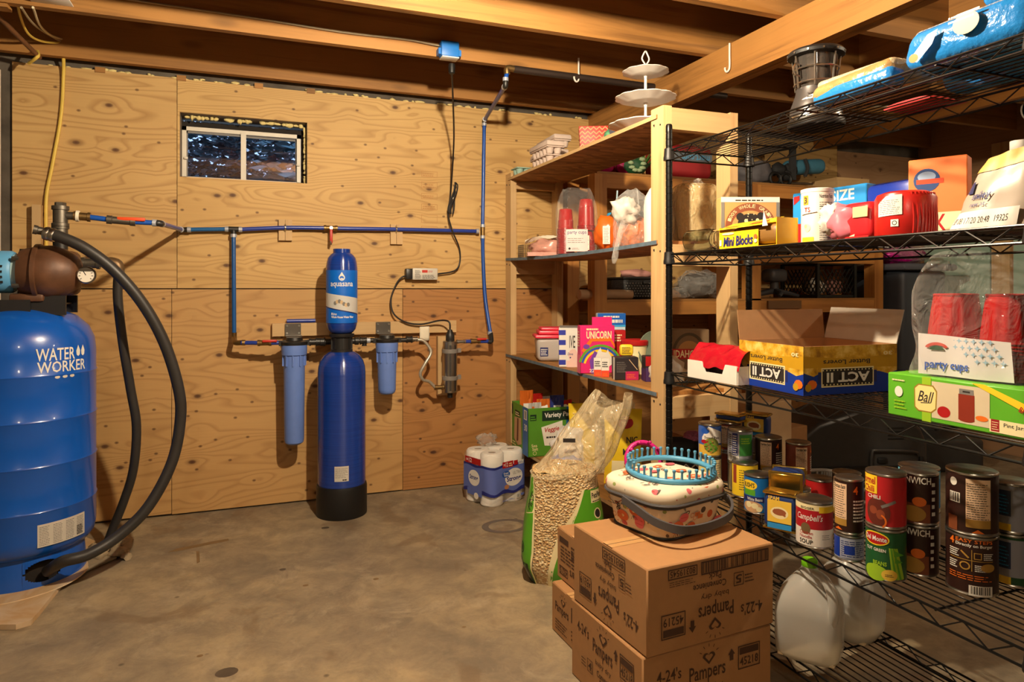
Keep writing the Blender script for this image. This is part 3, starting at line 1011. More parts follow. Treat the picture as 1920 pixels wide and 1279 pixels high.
# --- floor hole with rag-like foam, tank pad
bp = at(203, 1040, z=0)
m = MB()
rd = random.Random(3)
for i in range(11):
    m.blob((rd.uniform(-.07, .10), rd.uniform(-.09, .10), rd.uniform(.008, .030)), (rd.uniform(.02, .045), rd.uniform(.018, .04), rd.uniform(.010, .026)), i, .4, 2.5, 2)
tag(m.build('foam_lumps', mat('old_foam', (158, 138, 108), .9, noise=.3, nscale=40), None, loc=bp), 'crumbled tan foam around the hose where it enters the floor', 'foam', kind='stuff')
tag(MB().rbox((0, 0, .012), (.17, .11, .022), .008, rz=.9).build('concrete_chunk', 'concrete', loc=bp + Vector((-.045, -.105, 0))), 'small grey concrete slab beside the hose foam', 'slab')
pad = [at(-70, 1172, z=.02), at(30, 1171, z=.02), at(58, 1163, z=.02), at(72, 1148, z=.02), at(128, 1078, z=.02), at(168, 1030, z=.02), at(178, 1014, z=.02), at(120, 990, z=.02), at(-70, 1020, z=.02)]
k = NT('pad_board')
c = k.ramp(k.noise(k.obj((1, 1, 1)), 5, 4, .6, .6), [(.35, S2L((200, 178, 148))), (.58, S2L((186, 150, 104))), (.75, S2L((206, 190, 166)))])
k.out(c, .6)
t = thing('tank_pad', 'stained pale board pad on the floor under the blue tank', 'board', (0, 0, 0))
MB().prism([(p.x, p.y) for p in pad], .001, .02).build('board', 'pad_board', t, smooth=False)
MB().lathe([(.265, .0205), (.262, .0235), (.0, .0238)], 48, c=(TC.x - .02, TC.y - .06, 0)).build('raised_disc', 'pad_board', t)
tag(MB().cyl(at(-7, 1000, y=3.98), at(-7, 130, y=3.98), .018, n=14).build('standpipe', 'vinyl'), 'white vertical pipe at the left edge of the plywood', 'pipe')
m = MB().box2((-.032, -.02, -.16), (.006, .018, .105)).build('stud_block', 'pine_z', loc=at(76, 424, y=4.02) + Vector((0, 0, 0)))
tag(m, 'short pine stick fixed to the plywood behind the pump', 'wood block')

# --- blue water line
t = thing('water_line', 'blue plastic water piping run with fittings across the plywood wall', 'pipe run', (0, 0, 0))
R1 = .0115
yl = 4.012
A0 = Vector((-.80 + px + .06, 3.38, zb + .145 + 1.16))
A1 = at(205, 412, y=3.385)
A2 = at(300, 419, y=3.40)
A3 = at(341, 431, y=yl)
def pipe(a, b, mt='pex', r=R1):
    return MB().cyl(a, b, r, n=14).build('pipe', mt, t)
def ring(p, d, mt='pex_ring', r=.0155, l=.018):
    d = Vector(d).normalized()
    return MB().cyl(Vector(p) - d * l / 2, Vector(p) + d * l / 2, r, n=14).build('crimp_ring', mt, t)
def joint(name, pts, mt='black_poly', r=.0145):
    return MB().tube(pts, r, 12, sub=3).build(name, mt, t)
d01 = (A2 - A0).normalized()
fit(MB(), A0 - d01 * .012, A0 + d01 * .05, .017).build('adapter', 'brass', t)
ring(A0 + d01 * .003, d01, 'pale_tag', .024, .012)
pipe(A0 + d01 * .045, A1, 'pex')
v = fit(MB(), A1 - d01 * .01, A1 + d01 * .10, .016).build('ball_valve', 'galv', t)
MB().rbox(A1 + d01 * .085 + Vector((0, -.012, .010)), (.11, .014, .016), .005, M=None).build('lever', mat('lever_orange', (222, 74, 26), .5), v)
pipe(A1 + d01 * .095, A2 - d01 * .02, 'pex')
ring(A2 - d01 * .022, d01)
joint('elbow', [A2 - d01 * .02, A2, A2 + (A3 - A2).normalized() * .04])
ring(A2 + (A3 - A2).normalized() * .045, A3 - A2)
pipe(A2 + (A3 - A2).normalized() * .04, A3 - (A3 - A2).normalized() * .03, 'pex_dark')
ring(A3 - (A3 - A2).normalized() * .035, A3 - A2)
Zl = [A3, at(438, 430, y=yl), at(535, 427, y=yl), at(620, 428, y=yl), at(743, 430, y=yl), at(905, 434, y=yl)]
joint('elbow', [A3 - (A3 - A2).normalized() * .03, A3, A3 + Vector((.035, 0, .002))])
ring(A3 + Vector((.035, 0, .002)), (1, 0, 0))
pipe(A3 + Vector((.03, 0, .002)), Zl[1] - Vector((.03, 0, 0)), mat('pex_teal', (28, 92, 150), .3))
joint('tee', [Zl[1] - Vector((.03, 0, 0)), Zl[1] + Vector((.03, 0, 0))], r=.015)
joint('tee_leg', [Zl[1], Zl[1] - Vector((0, 0, .03))], r=.014)
for sx in (-1, 1):
    ring(Zl[1] + Vector((.035 * sx, 0, 0)), (1, 0, 0))
ring(Zl[1] - Vector((0, 0, .035)), (0, 0, 1), r=.017)
segs = [Zl[1] + Vector((.03, 0, 0)), Zl[2], Zl[3] - Vector((.03, 0, 0))]
MB().tube(segs, R1, 14, sub=6).build('pipe', 'pex_dark', t)
segs = [Zl[3] + Vector((.03, 0, 0)), Zl[4], Zl[5] - Vector((.03, 0, 0))]
MB().tube(segs, R1, 14, sub=6).build('pipe', 'pex_dark', t)
v = fit(MB(), Zl[3] - Vector((.038, 0, 0)), Zl[3] + Vector((.038, 0, 0)), .0145).build('ball_valve', 'brass', t)
MB().cyl(Zl[3] + Vector((0, -.012, 0)), Zl[3] + Vector((0, -.03, 0)), .010).build('valve_stem', 'steel', v)
MB().rbox(Zl[3] + Vector((0, -.026, -.045)), (.016, .008, .085), .004).build('lever', 'valve_red', v)
MB().rbox(Zl[3] + Vector((-.002, -.026, -.085)), (.013, .009, .025), .004).build('lever_tip', 'rust', v)
# left drop
L0, L1 = Zl[1] - Vector((0, 0, .03)), at(439, 630, y=yl - .02)
pipe(L0, L1 + Vector((0, 0, .012)), mat('pex_drop', (26, 82, 148), .3))
yh = 3.885
H0 = at(441, 643, y=yh + .03)
joint('brass_elbow', [L1 + Vector((0, 0, .02)), L1 - Vector((0, 0, .012)), H0 + Vector((.0, .02, .0)), H0 + Vector((.03, 0, 0))], 'brass', .014)
# right tee and its vertical runs
joint('tee', [Zl[5] - Vector((0, 0, .03)), Zl[5] + Vector((0, 0, .03))], 'brass', .014)
for q in (Vector((-.035, 0, 0)), Vector((0, 0, .035)), Vector((0, 0, -.035))):
    ring(Zl[5] + q, q)
U1 = at(908, 226, y=yl)
pipe(Zl[5] + Vector((0, 0, .03)), U1 - Vector((0, 0, .02)), 'pex')
ring(U1 - Vector((0, 0, .025)), (0, 0, 1))
K1 = at(948, 160, y=3.265)
dk = (K1 - U1).normalized()
joint('elbow', [U1 - Vector((0, 0, .022)), U1, U1 + dk * .025])
ring(U1 + dk * .03, dk)
pipe(U1 + dk * .025, K1 - dk * .03, 'pex_dark')
ring(K1 - dk * .03, dk)
joint('elbow', [K1 - dk * .03, K1, K1 + Vector((0, 0, .028))])
ring(K1 + Vector((0, 0, .03)), (0, 0, 1))
K2 = at(951, 128, y=3.265)
pipe(K1 + Vector((0, 0, .025)), K2 - Vector((0, 0, .015)), 'pex')
joint('brass_elbow', [K2 - Vector((0, 0, .03)), K2, K2 + Vector((.04, 0, 0))], 'brass', .017)
B0 = K2 + Vector((.035, 0, 0))
MB().cyl(B0, Vector((2.6, 3.265, B0.z - .005)), .0185, n=14).build('black_pipe', mat('iron', (58, 46, 40), .5, .4, noise=.1), t)
V = [Zl[5] - Vector((0, 0, .03)), at(906, 490, y=yl), at(910, 560, y=yl - .02), at(920, 628, y=yl - .07)]
MB().tube(V, R1, 14, sub=7).build('pipe', 'pex', t)
ring(V[3] + Vector((-.004, 0, .012)), (0, 0, 1))
E0 = at(921, 640, y=yh + .02)
joint('black_elbow', [V[3] + Vector((0, 0, .01)), E0 + Vector((0, 0, .0)), E0 - Vector((.02, 0, 0))])
# small pipe clamps on blocks
for i, px_ in ((2, 535), (4, 743)):
    b = at(px_, 432 if i == 2 else 440, y=YW - .013)
    o = MB().box2((-.036, -.013, -.058), (-.002, .0125, .06)).box2((.0, -.013, -.058), (.036, .0125, .06)).build('backing_block', 'pine_z', loc=b)
    tag(o, 'small pine backing block behind the blue pipe, %s the red-handled valve' % ('left of' if i == 2 else 'right of'), 'wood block', 'pipe backing blocks', )
    MB().tube([Zl[i] + Vector((.0, .012, .018)), Zl[i] + Vector((.0, -.012, .010)), Zl[i] + Vector((.0, -.014, -.008)), Zl[i] + Vector((.0, .012, -.02))], .004, 6, sub=3).build('pipe_clamp', 'steel', t)

# --- filter manifold
def hpt(px_, dy=0.0):
    p = at(px_, 640, y=yh)
    return Vector((p.x, yh + dy, .925))
H0b = H0 + Vector((.03, 0, 0))
pipe(H0b, Vector((.045, yh + .01, .927)), 'pex_dark')
ring(H0b + Vector((.012, 0, 0)), (1, 0, 0), 'brass')
fit(MB(), Vector((.035, yh + .01, .927)), Vector((.105, yh, .927)), .0145).build('ball_valve', 'brass', t)
MB().rbox((.095, yh - .018, .938), (.075, .010, .014), .004).build('lever', 'valve_red', t)
MB().cyl((.10, yh, .926), (.155, yh, .926), .012).build('pipe', 'pex_dark', t)
FX = [(.222, .37, .066, .052), (.728, .615, .062, .050)]
def filt(i, label):
    fx, zb_, r, r2 = FX[i]
    t2 = thing('filter_housing', label, 'water filter', (fx, yh, zb_), 0, 'pale blue filter housings')
    H = .915 - zb_
    prof = [(.0, 0), (r2 * .7, .002), (r2 * .93, .012), (r2, .03), (r2 + .004, H - .12), (r2 + .006, H - .09), (r * 1.0, H - .085), (r, H - .01), (r - .004, H)]
    c_ = MB().lathe([(a, b) for a, b in prof[:5]] + [(r2 + .005, H - .06), (r, H - .055), (r + .002, H - .02), (r, H - .0)], 36).build('canister', 'canister_blue', t2)
    for k in range(10):
        a = k * 2 * PI / 10 + .15
        MB().box(((r2 + .007) * math.cos(a), (r2 + .007) * math.sin(a), H - .085), (.010, .006, .06), rz=a).build('rib', 'canister_blue', c_)
    MB().lathe([(r + .002, H - .002), (r + .005, H + .003), (r + .005, H + .016), (.045, H + .022), (.042, H + .038), (.0, H + .04)], 32).box((0, 0, H + .008), (.16, .034, .028)).build('cap', 'black_poly', t2)
    br = MB().box((0, .115, H + .075), (.085, .004, .066)).box((0, .08, H + .042), (.085, .075, .004)).build('bracket', mat('bracket_grey', (104, 98, 92), .35, .7), t2)
    for sx in (-.032, .032):
        for sz in (.055, .095):
            MB().cyl((sx, .114, H + sz), (sx, .108, H + sz), .006, n=8).build('screw', 'steel', br)
    return t2
filt(0, 'tall pale blue filter canister hanging left of the big blue filter tank')
filt(1, 'short pale blue filter canister hanging right of the big blue filter tank')
def hfit(name, x0, x1, r, mt='black_poly', col=.2):
    fit(MB(), Vector((x0, yh, .925)), Vector((x1, yh, .925)), r, collar=col).build(name, mt, t)
hfit('coupling', .300, .345, .018)
hfit('coupling', .335, .385, .021, col=.12)
MB().cyl((.29, yh, .925), (.42, yh, .925), .015).build('black_pipe', 'black_poly', t)
MB().cyl((.53, yh, .925), (.65, yh, .925), .0135).build('black_pipe', 'black_poly', t)
hfit('coupling', .575, .612, .019)
fit(MB(), Vector((.600, yh, .925)), Vector((.600, yh, .895)), .012).build('drain_plug', 'black_poly', t)
ring(Vector((.622, yh, .925)), (1, 0, 0), 'pex_ring', .016, .02)
MB().cyl((.80, yh, .922), (.885, yh, .922), .0135).build('black_pipe', 'black_poly', t)
hfit('coupling', .84, .875, .018)
hfit('connector', .873, .905, .014, 'steel')

# --- two-stage filter tank
t2 = thing('filter_tank', 'tall dark blue two-part water filter tank with black base standing on the floor', 'water filter', (.462, 3.775, 0))
MB().lathe([(.132, 0), (.134, .004), (.134, .15), (.131, .165), (.124, .168)], 48).build('base', mat('base_black', (20, 19, 19), .5), t2)
ow = .126
prof = [(ow, .10)]
z = .17
while z < .76:
    prof += [(ow, z), (ow + .0009, z + .005)]
    z += .010
prof += [(ow, .77), (.123, .80), (.113, .83), (.095, .857), (.068, .875), (.05, .88)]
MB().lathe(prof, 52).build('lower_tank', 'tank_navy', t2)
MB().lathe([(.052, .872), (.058, .876), (.058, .89), (.05, .892), (.05, .955), (.062, .958), (.066, .965), (.066, .975), (.045, .978)], 32).build('valve_head', 'black_poly', t2)
for a in range(8):
    an = a * PI / 4
    MB().box((.051 * math.cos(an), .051 * math.sin(an), .923), (.012, .008, .06), rz=an).build('head_rib', 'black_poly', t2)
MB().turned((-.105, .1, .925), (.105, .1, .925), [(0, .022), (.1, .022), (.12, .017), (.88, .017), (.9, .022), (1, .022)], 18).build('port', 'black_poly', t2)
UR = .083
MB().lathe([(.045, .975), (.06, .982), (.074, 1.0), (UR - .003, 1.025), (UR, 1.05), (UR, 1.335), (UR - .003, 1.36), (.074, 1.385), (.06, 1.403), (.046, 1.413), (.045, 1.418)], 44).build('upper_tank', 'tank_navy', t2)
MB().lathe([(.045, 1.41), (.046, 1.415), (.046, 1.434), (.0, 1.436)], 30).build('collar', 'tank_navy', t2)
mat('label_blue', (0, 98, 200), 0.4)
mat('label_silver', (196, 194, 190), 0.4)
AV = -PI / 2 - math.atan2(.462, 3.775)     # towards the middle of the room
pl = Print(R=UR, A=-PI / 2 - .12, lift=.0008)
W = .118
Zl0, Zl1 = 1.035, 1.318
pl.rect(-W, Zl0, W, Zl1, 'label_blue')
pl.poly([(-W, 1.128), (W, 1.082), (W, 1.165), (-W, 1.20)], 'label_silver')
pl.poly([(-W, 1.122), (-W, 1.128), (W, 1.082), (W, 1.076)], 'navy')
pl.ell(0, 1.278, .0165, .0165, 'white')
pl.poly([(0, 1.308), (.0145, 1.284), (-.0145, 1.284)], 'white')
pl.ell(0, 1.277, .011, .010, 'label_blue').ell(0, 1.272, .008, .0035, 'white')
pl.text('aquasana', -.062, 1.222, .062, 1.252, 'white', bold=.01)
pl.text('Rhino', -.058, 1.078, -.026, 1.091, 'white', bold=.02, shear=.1)
pl.text('Whole House Water Filter', -.058, 1.062, .066, 1.074, 'white', bold=.03)
for k in range(7):      # the armadillo-like print as a row of shaded bands
    a = -.035 + k * .0115
    pl.ell(a, 1.142 + .010 * math.sin(k * .9), .0085, .011, ('grey', 'beige')[k % 2], 12)
pl.build('printed_label', t2)
pl = Print(R=ow + .0012, A=-PI / 2 - .12, lift=.0006)
pl.rect(-.038, .205, .036, .285, 'sticker')
pl.lines(-.034, .225, .032, .278, 8, 'grey', .35, 5)
pl.lines(.004, .209, .032, .219, 1, 'ink', .8, 2)
pl.build('data_label', t2)

# --- mounting board, loose pipe piece
bz0, bz1 = .952, 1.024
tag(MB().box2((.112, YW - .038, bz0), (1.178, YW - .001, bz1)).build('mounting_board', 'pine_x'), 'long pine board on the wall behind the filter heads', 'board')
tag(MB().cyl((.19, YW - .022, bz1 + .012), (.345, YW - .022, bz1 + .012), .0112, n=14).build('pipe_offcut', 'pex_dark'), 'short loose blue pipe piece lying on the mounting board', 'pipe')

# --- UV chamber
uc = Vector((1.108, 3.905, 0))
t3 = thing('uv_chamber', 'upright stainless UV water chamber on a pine strip near the wall shelf', 'water filter', (uc.x, uc.y, .60))
MB().box2((-.048, .10, -.03), (.042, .1445, .33)).build('pine_strip', 'pine_z', t3)
MB().lathe([(.03, -.0), (.043, .004), (.043, .305), (.03, .31)], 36).build('chamber', 'steel', t3)
for k in range(14):  # dark upright reflections on the steel, built as thin black strips
    an = -PI / 2 - .75 + k * .105
    if 4 <= k <= 6 or k > 10:
        MB().box((.0433 * math.cos(an), .0433 * math.sin(an), .15), (.0012, .0035, .27), rz=an).build('reflection_strip', 'ink', t3)
MB().lathe([(.024, .305), (.026, .31), (.026, .345), (.018, .36), (.012, .375)], 24).build('lamp_cap', 'black_poly', t3)
MB().lathe([(.014, -.03), (.016, -.028), (.016, .0)], 20).build('drain', 'black', t3)
for z in (.075, .235):
    MB().lathe([(.044, 0), (.0475, .002), (.0475, .024), (.044, .026)], 32, c=(0, 0, z)).box((.058, .02, z + .013), (.03, .012, .026)).build('clamp_band', mat('band_grey', (140, 134, 128), .4, .3), t3)
fit(MB(), Vector((-.095, 0, .035)), Vector((-.04, 0, .035)), .013).build('inlet_fitting', 'brass', t3)
fit(MB(), Vector((.04, 0, .302)), Vector((.095, 0, .302)), .011).build('outlet_fitting', 'steel', t3)
# flexible braided connector
f0 = Vector((.905, yh, .922))
fl = [f0, f0 + Vector((.04, -.005, -.01)), at(808, 660, y=3.87), at(797, 682, y=3.86), at(788, 700, y=3.86), at(793, 712, y=3.87), at(805, 716, y=3.9), Vector((uc.x - .09, uc.y, .635))]
tag(MB().tube(fl, .009, 12, sub=6).build('braided_connector', 'braid'), 'silver flexible hose looping into the bottom of the UV chamber', 'hose')
pipe(Vector((uc.x + .09, yh + .02, .902)), E0 - Vector((.015, 0, 0)), 'pex_dark')
fit(MB(), Vector((1.235, yh + .02, .902)), Vector((1.295, yh + .02, .902)), .0135).build('ball_valve', 'brass', t)
MB().rbox((1.30, yh + .0, .915), (.06, .010, .013), .004).build('lever', 'valve_red', t)
# paper tag
o = MB().sheet(lambda u, v: (-.03 + .06 * u, -.004 * math.sin(u * 3) - .002, -.085 + .085 * v), 6, 4).build('paper_tag', 'pale_tag', loc=at(796, 612, y=YW - .045))
o.modifiers.new('thickness', 'SOLIDIFY').thickness = .001
tag(o, 'blank white paper tag hanging from the mounting board', 'tag')
# --- ballast and cords
p = at(793, 514, y=YW - .028)
t3 = thing('uv_ballast', 'silver power supply box with red mark on the wall right of the filter tank', 'power supply', p)
MB().rbox((.008, 0, 0), (.155, .055, .07), .005).build('case', 'sticker', t3)
MB().rbox((-.088, 0, 0), (.04, .05, .064), .006).build('end_cap', 'black_poly', t3)
b_ = Print(O=(0, -.0275, 0), U=(1, 0, 0), V=(0, 0, 1))
b_.rect(-.012, .008, .022, .024, 'valve_red').lines(.026, .010, .060, .024, 2, 'red', .4, 2)
b_.lines(-.055, -.028, -.018, .026, 9, 'ink', .4, 3).lines(-.01, -.028, .078, -.002, 4, 'ink', .4, 6)
b_.build('printed_label', t3)
mat('cord', (34, 30, 28), .5)
c0 = p + Vector((-.105, -.005, -.012))
cp = [c0, c0 + Vector((-.03, -.004, -.012)), at(742, 535, y=YW - .03), at(733, 562, y=YW - .03), at(738, 588, y=YW - .05), at(760, 604, y=YW - .06), at(790, 608, y=YW - .07), at(825, 601, y=YW - .10), at(842, 604, y=uc.y), Vector((uc.x, uc.y, .965))]
tag(MB().tube(cp, .0052, 8, sub=7).build('lamp_cord', 'cord'), 'black lamp cord looping from the silver power supply to the UV chamber', 'cord')
q = at(847, 118, y=3.25)
pl_ = thing('power_cord', 'black power cord hanging from the blue ceiling box with a tied bundle', 'cord', q)
MB().lathe([(.011, -.055), (.016, -.05), (.018, -.02), (.016, -.006)], 16).build('plug', 'black', pl_)
cc = [q + Vector((0, 0, -.05)), at(849, 180, y=3.45), at(851, 260, y=3.75), at(847, 335, y=3.95), at(844, 372, y=4.0), at(840, 400, y=4.01), at(848, 432, y=3.985), at(861, 465, y=4.02), at(862, 492, y=4.03), at(852, 508, y=4.02), p + Vector((.086, 0, 0))]
MB().tube([a - q for a in cc], .0048, 8, sub=7).build('cord', 'cord', pl_)
bx = at(848, 372, y=4.0) - q
for k in range(3):
    w = .014 + .004 * k
    lp = [bx + Vector((w * (1.2 if k else -.6) * s1 + (.012 - .006 * k) + .012 * z1, -.008 * k, z1 * .095)) for s1, z1 in ((0, 1), (.8, .75), (.3, 0), (-.4, -.6), (-.2, -1), (-.9, -.7), (-.4, 0), (.2, .7))]
    MB().tube(lp, .004, 6, sub=5, closed=True).build('coil_loop', 'cord', pl_)
MB().lathe([(.010, -.005), (.011, 0), (.010, .005)], 12, c=bx).build('tie', 'pale_tag', pl_)
# stamped grade marks on the plywood
sm = mat('stamp', (176, 126, 72), .7)
gs = Print(O=(at(805, 310, y=YW).x, YW, 0), U=(1, 0, 0), V=(0, 0, 1), lift=.0006)
for k, (zz, hh) in enumerate(((1.90, .035), (1.83, .04), (1.765, .035), (1.70, .035), (1.62, .05), (1.55, .05))):
    gs.frame(-.05, zz, .05, zz + hh, .0022, 'stamp')
    if k < 4:
        gs.lines(-.042, zz + .006, .042, zz + hh - .006, 2, 'stamp', .4, k)
gs.build('grade_stamp', wall_back)

# ================================================================ shelving
# --- pine shelf unit standing along the aisle
WX, WXR = 1.51, 1.868
WS = [1.912, 1.412, .807, .26]
t = thing('wood_shelf', 'free-standing pine shelf unit with four boards beside the plywood wall', 'shelf', (0, 0, 0))
for y0 in (2.27, 3.945):
    for x0 in (WX, WXR - .038):
        p = MB().box2((x0, y0, .0), (x0 + .038, y0 + .089, 1.94)).build('post', 'pine_z', t, smooth=False)
        if x0 == WX:
            for zz in WS:
                for q in (.022, .066):
                    MB().cyl((x0 - .0015, y0 + q, zz - .045 + (.01 if q > .05 else 0)), (x0 + .004, y0 + q, zz - .045), .0042, n=8).build('screw', 'ink', p)
for i, zz in enumerate(WS):
    for y0 in ((2.27, 3.985) if i == 0 else (2.272, 3.99)):
        zt = zz + .022 if i == 0 else zz - .017
        MB().box2((WX + .038, y0, zt - .085), (WXR - .038, y0 + .038, zt)).build('crossbar', 'pine_x', t, smooth=False)
mat('board_edge', (92, 110, 124), .6, noise=.3, nscale=30)
for i, zz in enumerate(WS):
    sag = (0, .014, 0, 0)[i]
    def brd(u, v, z):
        y = 2.31 + u * (4.02 - 2.31) if i else 2.312 + u * 1.67
        if i == 0 and u == 0:
            y = 2.312
        return (WX - .006 + v * (WXR - WX + .01), y, z - sag * 4 * u * (1 - u))
    m = MB()
    m.sheet(lambda u, v: brd(u, v, zz), 14, 1)
    m.sheet(lambda u, v: brd(1 - u, v, zz - .016), 14, 1)
    m.sheet(lambda u, v: brd(1 - u, 0, zz - .016 * (1 - v)), 14, 1, 1)
    m.sheet(lambda u, v: brd(u, 1, zz - .016 * (1 - v)), 14, 1)
    for e in (0, 1):
        m.sheet(lambda u, v: brd(e, u if e == 0 else 1 - u, zz - .016 * (1 - v)), 2, 1)
    m.build('shelf_board', ['osb' if i in (0, 1) else 'joist_y', ('pine_y', 'board_edge', 'board_edge', 'pine_y')[i]], t, smooth=False)

# --- built-in fir shelf on the back wall behind it
t = thing('wall_shelf', 'orange fir built-in shelf along the back wall behind the pine shelf', 'shelf', (0, 0, 0))
for x0, h in ((1.914, 1.909), (3.068, 1.909), (4.165, 1.909)):
    MB().box2((x0, 3.6, 0), (x0 + .083, 3.69, h)).build('post', 'fir_z', t, smooth=False)
    MB().box2((x0, 3.97, 0), (x0 + .083, 4.048, h)).build('wall_post', 'fir_z', t, smooth=False)
def rail(x0, x1, y, zt, mt='fir_x'):
    MB().box2((x0, y, zt - .083), (x1, y + .037, zt)).build('rail', mt, t, smooth=False)
for a, b, zt in ((1.998, 3.067, 1.14), (3.152, 4.164, 1.14), (1.998, 3.067, 1.909), (3.152, 4.164, 1.909), (3.152, 4.164, 1.478)):
    rail(a, b, 3.602, zt)
    rail(a, b, 4.01, zt)
MB().box2((1.998, 3.60, 1.141), (4.164, 4.045, 1.153)).build('shelf_board', 'joist_x', t, smooth=False)
MB().box2((1.93, 3.60, 1.91), (4.245, 4.045, 1.922)).build('shelf_board', 'joist_x', t, smooth=False)
MB().box2((3.152, 3.64, 1.479), (4.164, 4.045, 1.491)).build('shelf_board', 'joist_x', t, smooth=False)
MB().box2((3.2, 3.585, 1.085), (3.48, 3.601, 1.138)).build('tape_patch', mat('tape_brown', (118, 84, 52), .5), t, smooth=False)

# --- black wire rack
RX0, RX1, RY0, RY1 = 1.47, 1.842, .895, 2.173
RZ = [1.742, 1.352, .902, .487, .15]
mat('wire_black', (20, 19, 18), .32, .5, noise=.05)
mat('wire_shine', (44, 40, 38), .25, .7, noise=.05)
t = thing('wire_rack', 'tall black wire rack with five shelves running towards the camera', 'rack', (0, 0, 0))
prof = [(.0, 0), (.016, .0), (.016, .03), (.0127, .032)]
z = .05
while z < 1.82:
    prof += [(.0127, z), (.0117, z + .001), (.0117, z + .003), (.0127, z + .004)]
    z += .0254
prof += [(.0127, 1.832), (.010, 1.838), (0, 1.838)]
src = None
for x in (RX0, RX1):
    for y in (RY0, RY1):
        if src is None:
            src = MB().lathe(prof, 14).build('post', 'wire_black', t, loc=(x, y, 0))
        else:
            c = src.copy(); COL.objects.link(c); c.location = (x, y, 0); c.parent = t
wire_me = cross_me = None
for zi, zt in enumerate(RZ):
    m = MB()
    q = .004
    cs = [(RX0, RY0), (RX1, RY0), (RX1, RY1), (RX0, RY1)]
    for dz, r in ((0, .0034), (-.036, .0034)):
        for i in range(4):
            a, b = cs[i], cs[(i + 1) % 4]
            m.cyl((a[0], a[1], zt + dz - .003), (b[0], b[1], zt + dz - .003), r, n=8)
    sh = m.build('shelf_frame', 'wire_black', t)
    m = MB()
    for i in range(4):
        a, b = Vector(cs[i] + (0,)), Vector(cs[(i + 1) % 4] + (0,))
        L = (b - a).length
        n = max(4, 2 * round(L / .115))
        pts = [a + (b - a) * (.03 + .94 * k / n) + Vector((0, 0, zt - .003 + (-.036 if k % 2 else 0))) for k in range(n + 1)]
        m.tube(pts, .0022, 6)
    m.build('truss', 'wire_black', sh)
    nw = 13
    for k in range(nw):
        x = RX0 + (RX1 - RX0) * (k + 1) / (nw + 1)
        if wire_me is None:
            o = MB().cyl((0, RY0, 0), (0, RY1, 0), .0018, n=6).build('wire', 'wire_shine', sh)
            wire_me = o.data
        else:
            o = D.objects.new('wire', wire_me); COL.objects.link(o); o.parent = sh
        o.location = (x, 0, zt - .0018)
    for k in range(3):
        y = RY0 + (RY1 - RY0) * (k + .5) / 3
        if cross_me is None:
            o = MB().cyl((RX0, 0, 0), (RX1, 0, 0), .003, n=6).build('cross_wire', 'wire_shine', sh)
            cross_me = o.data
        else:
            o = D.objects.new('cross_wire', cross_me); COL.objects.link(o); o.parent = sh
        o.location = (0, y, zt - .0066)
    for cx, cy in cs:
        MB().lathe([(.0128, -.042), (.0215, -.040), (.0215, -.030), (.0195, -.022), (.0175, .004), (.0128, .006)], 16).build('corner_collar', 'black', sh, loc=(cx, cy, zt))

# ================================================================ cardboard boxes in front
printed_board('kraft', S2L((172, 126, 80)))
printed_board('kraft_dark', S2L((160, 112, 68)))
mat('kraft_ink', (74, 46, 28), .8)
mat('tape', (196, 152, 100), .3, noise=.05)
def carton(name, label, cat, loc, rz, dims, mt, group=None, bev=.003):
    w, d, h = dims
    t = thing(name, label, cat, loc, rz, group)
    MB().rbox((0, 0, h / 2), (w, d, h), bev, 1).build('carton', mt, t)
    return t
def front(w, d, h):
    return Print(O=(-w / 2, -d / 2, 0), U=(1, 0, 0), V=(0, 0, 1))
def left(w, d, h):
    return Print(O=(-w / 2, d / 2, 0), U=(0, -1, 0), V=(0, 0, 1))
def right(w, d, h):
    return Print(O=(w / 2, -d / 2, 0), U=(0, 1, 0), V=(0, 0, 1))
def topp(w, d, h):
    return Print(O=(-w / 2, -d / 2, h), U=(1, 0, 0), V=(0, 1, 0))
def heart(p, x, y, s, m, flip=1):
    pts = [(x, y - s * flip)]
    for a in range(7):
        an = a * PI / 6
        pts.append((x + s * .5 + s * .5 * math.cos(an), y + flip * s * .5 * math.sin(an)))
    for a in range(7):
        an = a * PI / 6
        pts.append((x - s * .5 + s * .5 * math.cos(an), y + flip * s * .5 * math.sin(an)))
    p.poly(pts, m)
    p.poly([(px_ * .6 + x * .4, py_ * .6 + y * .4) for px_, py_ in pts], 'kraft')
    for k in range(5):
        a = PI * (.15 + .175 * k)
        p.line(x + 1.3 * s * math.cos(a), y + flip * 1.25 * s * math.sin(a), x + 1.7 * s * math.cos(a), y + flip * 1.65 * s * math.sin(a), .002, m)
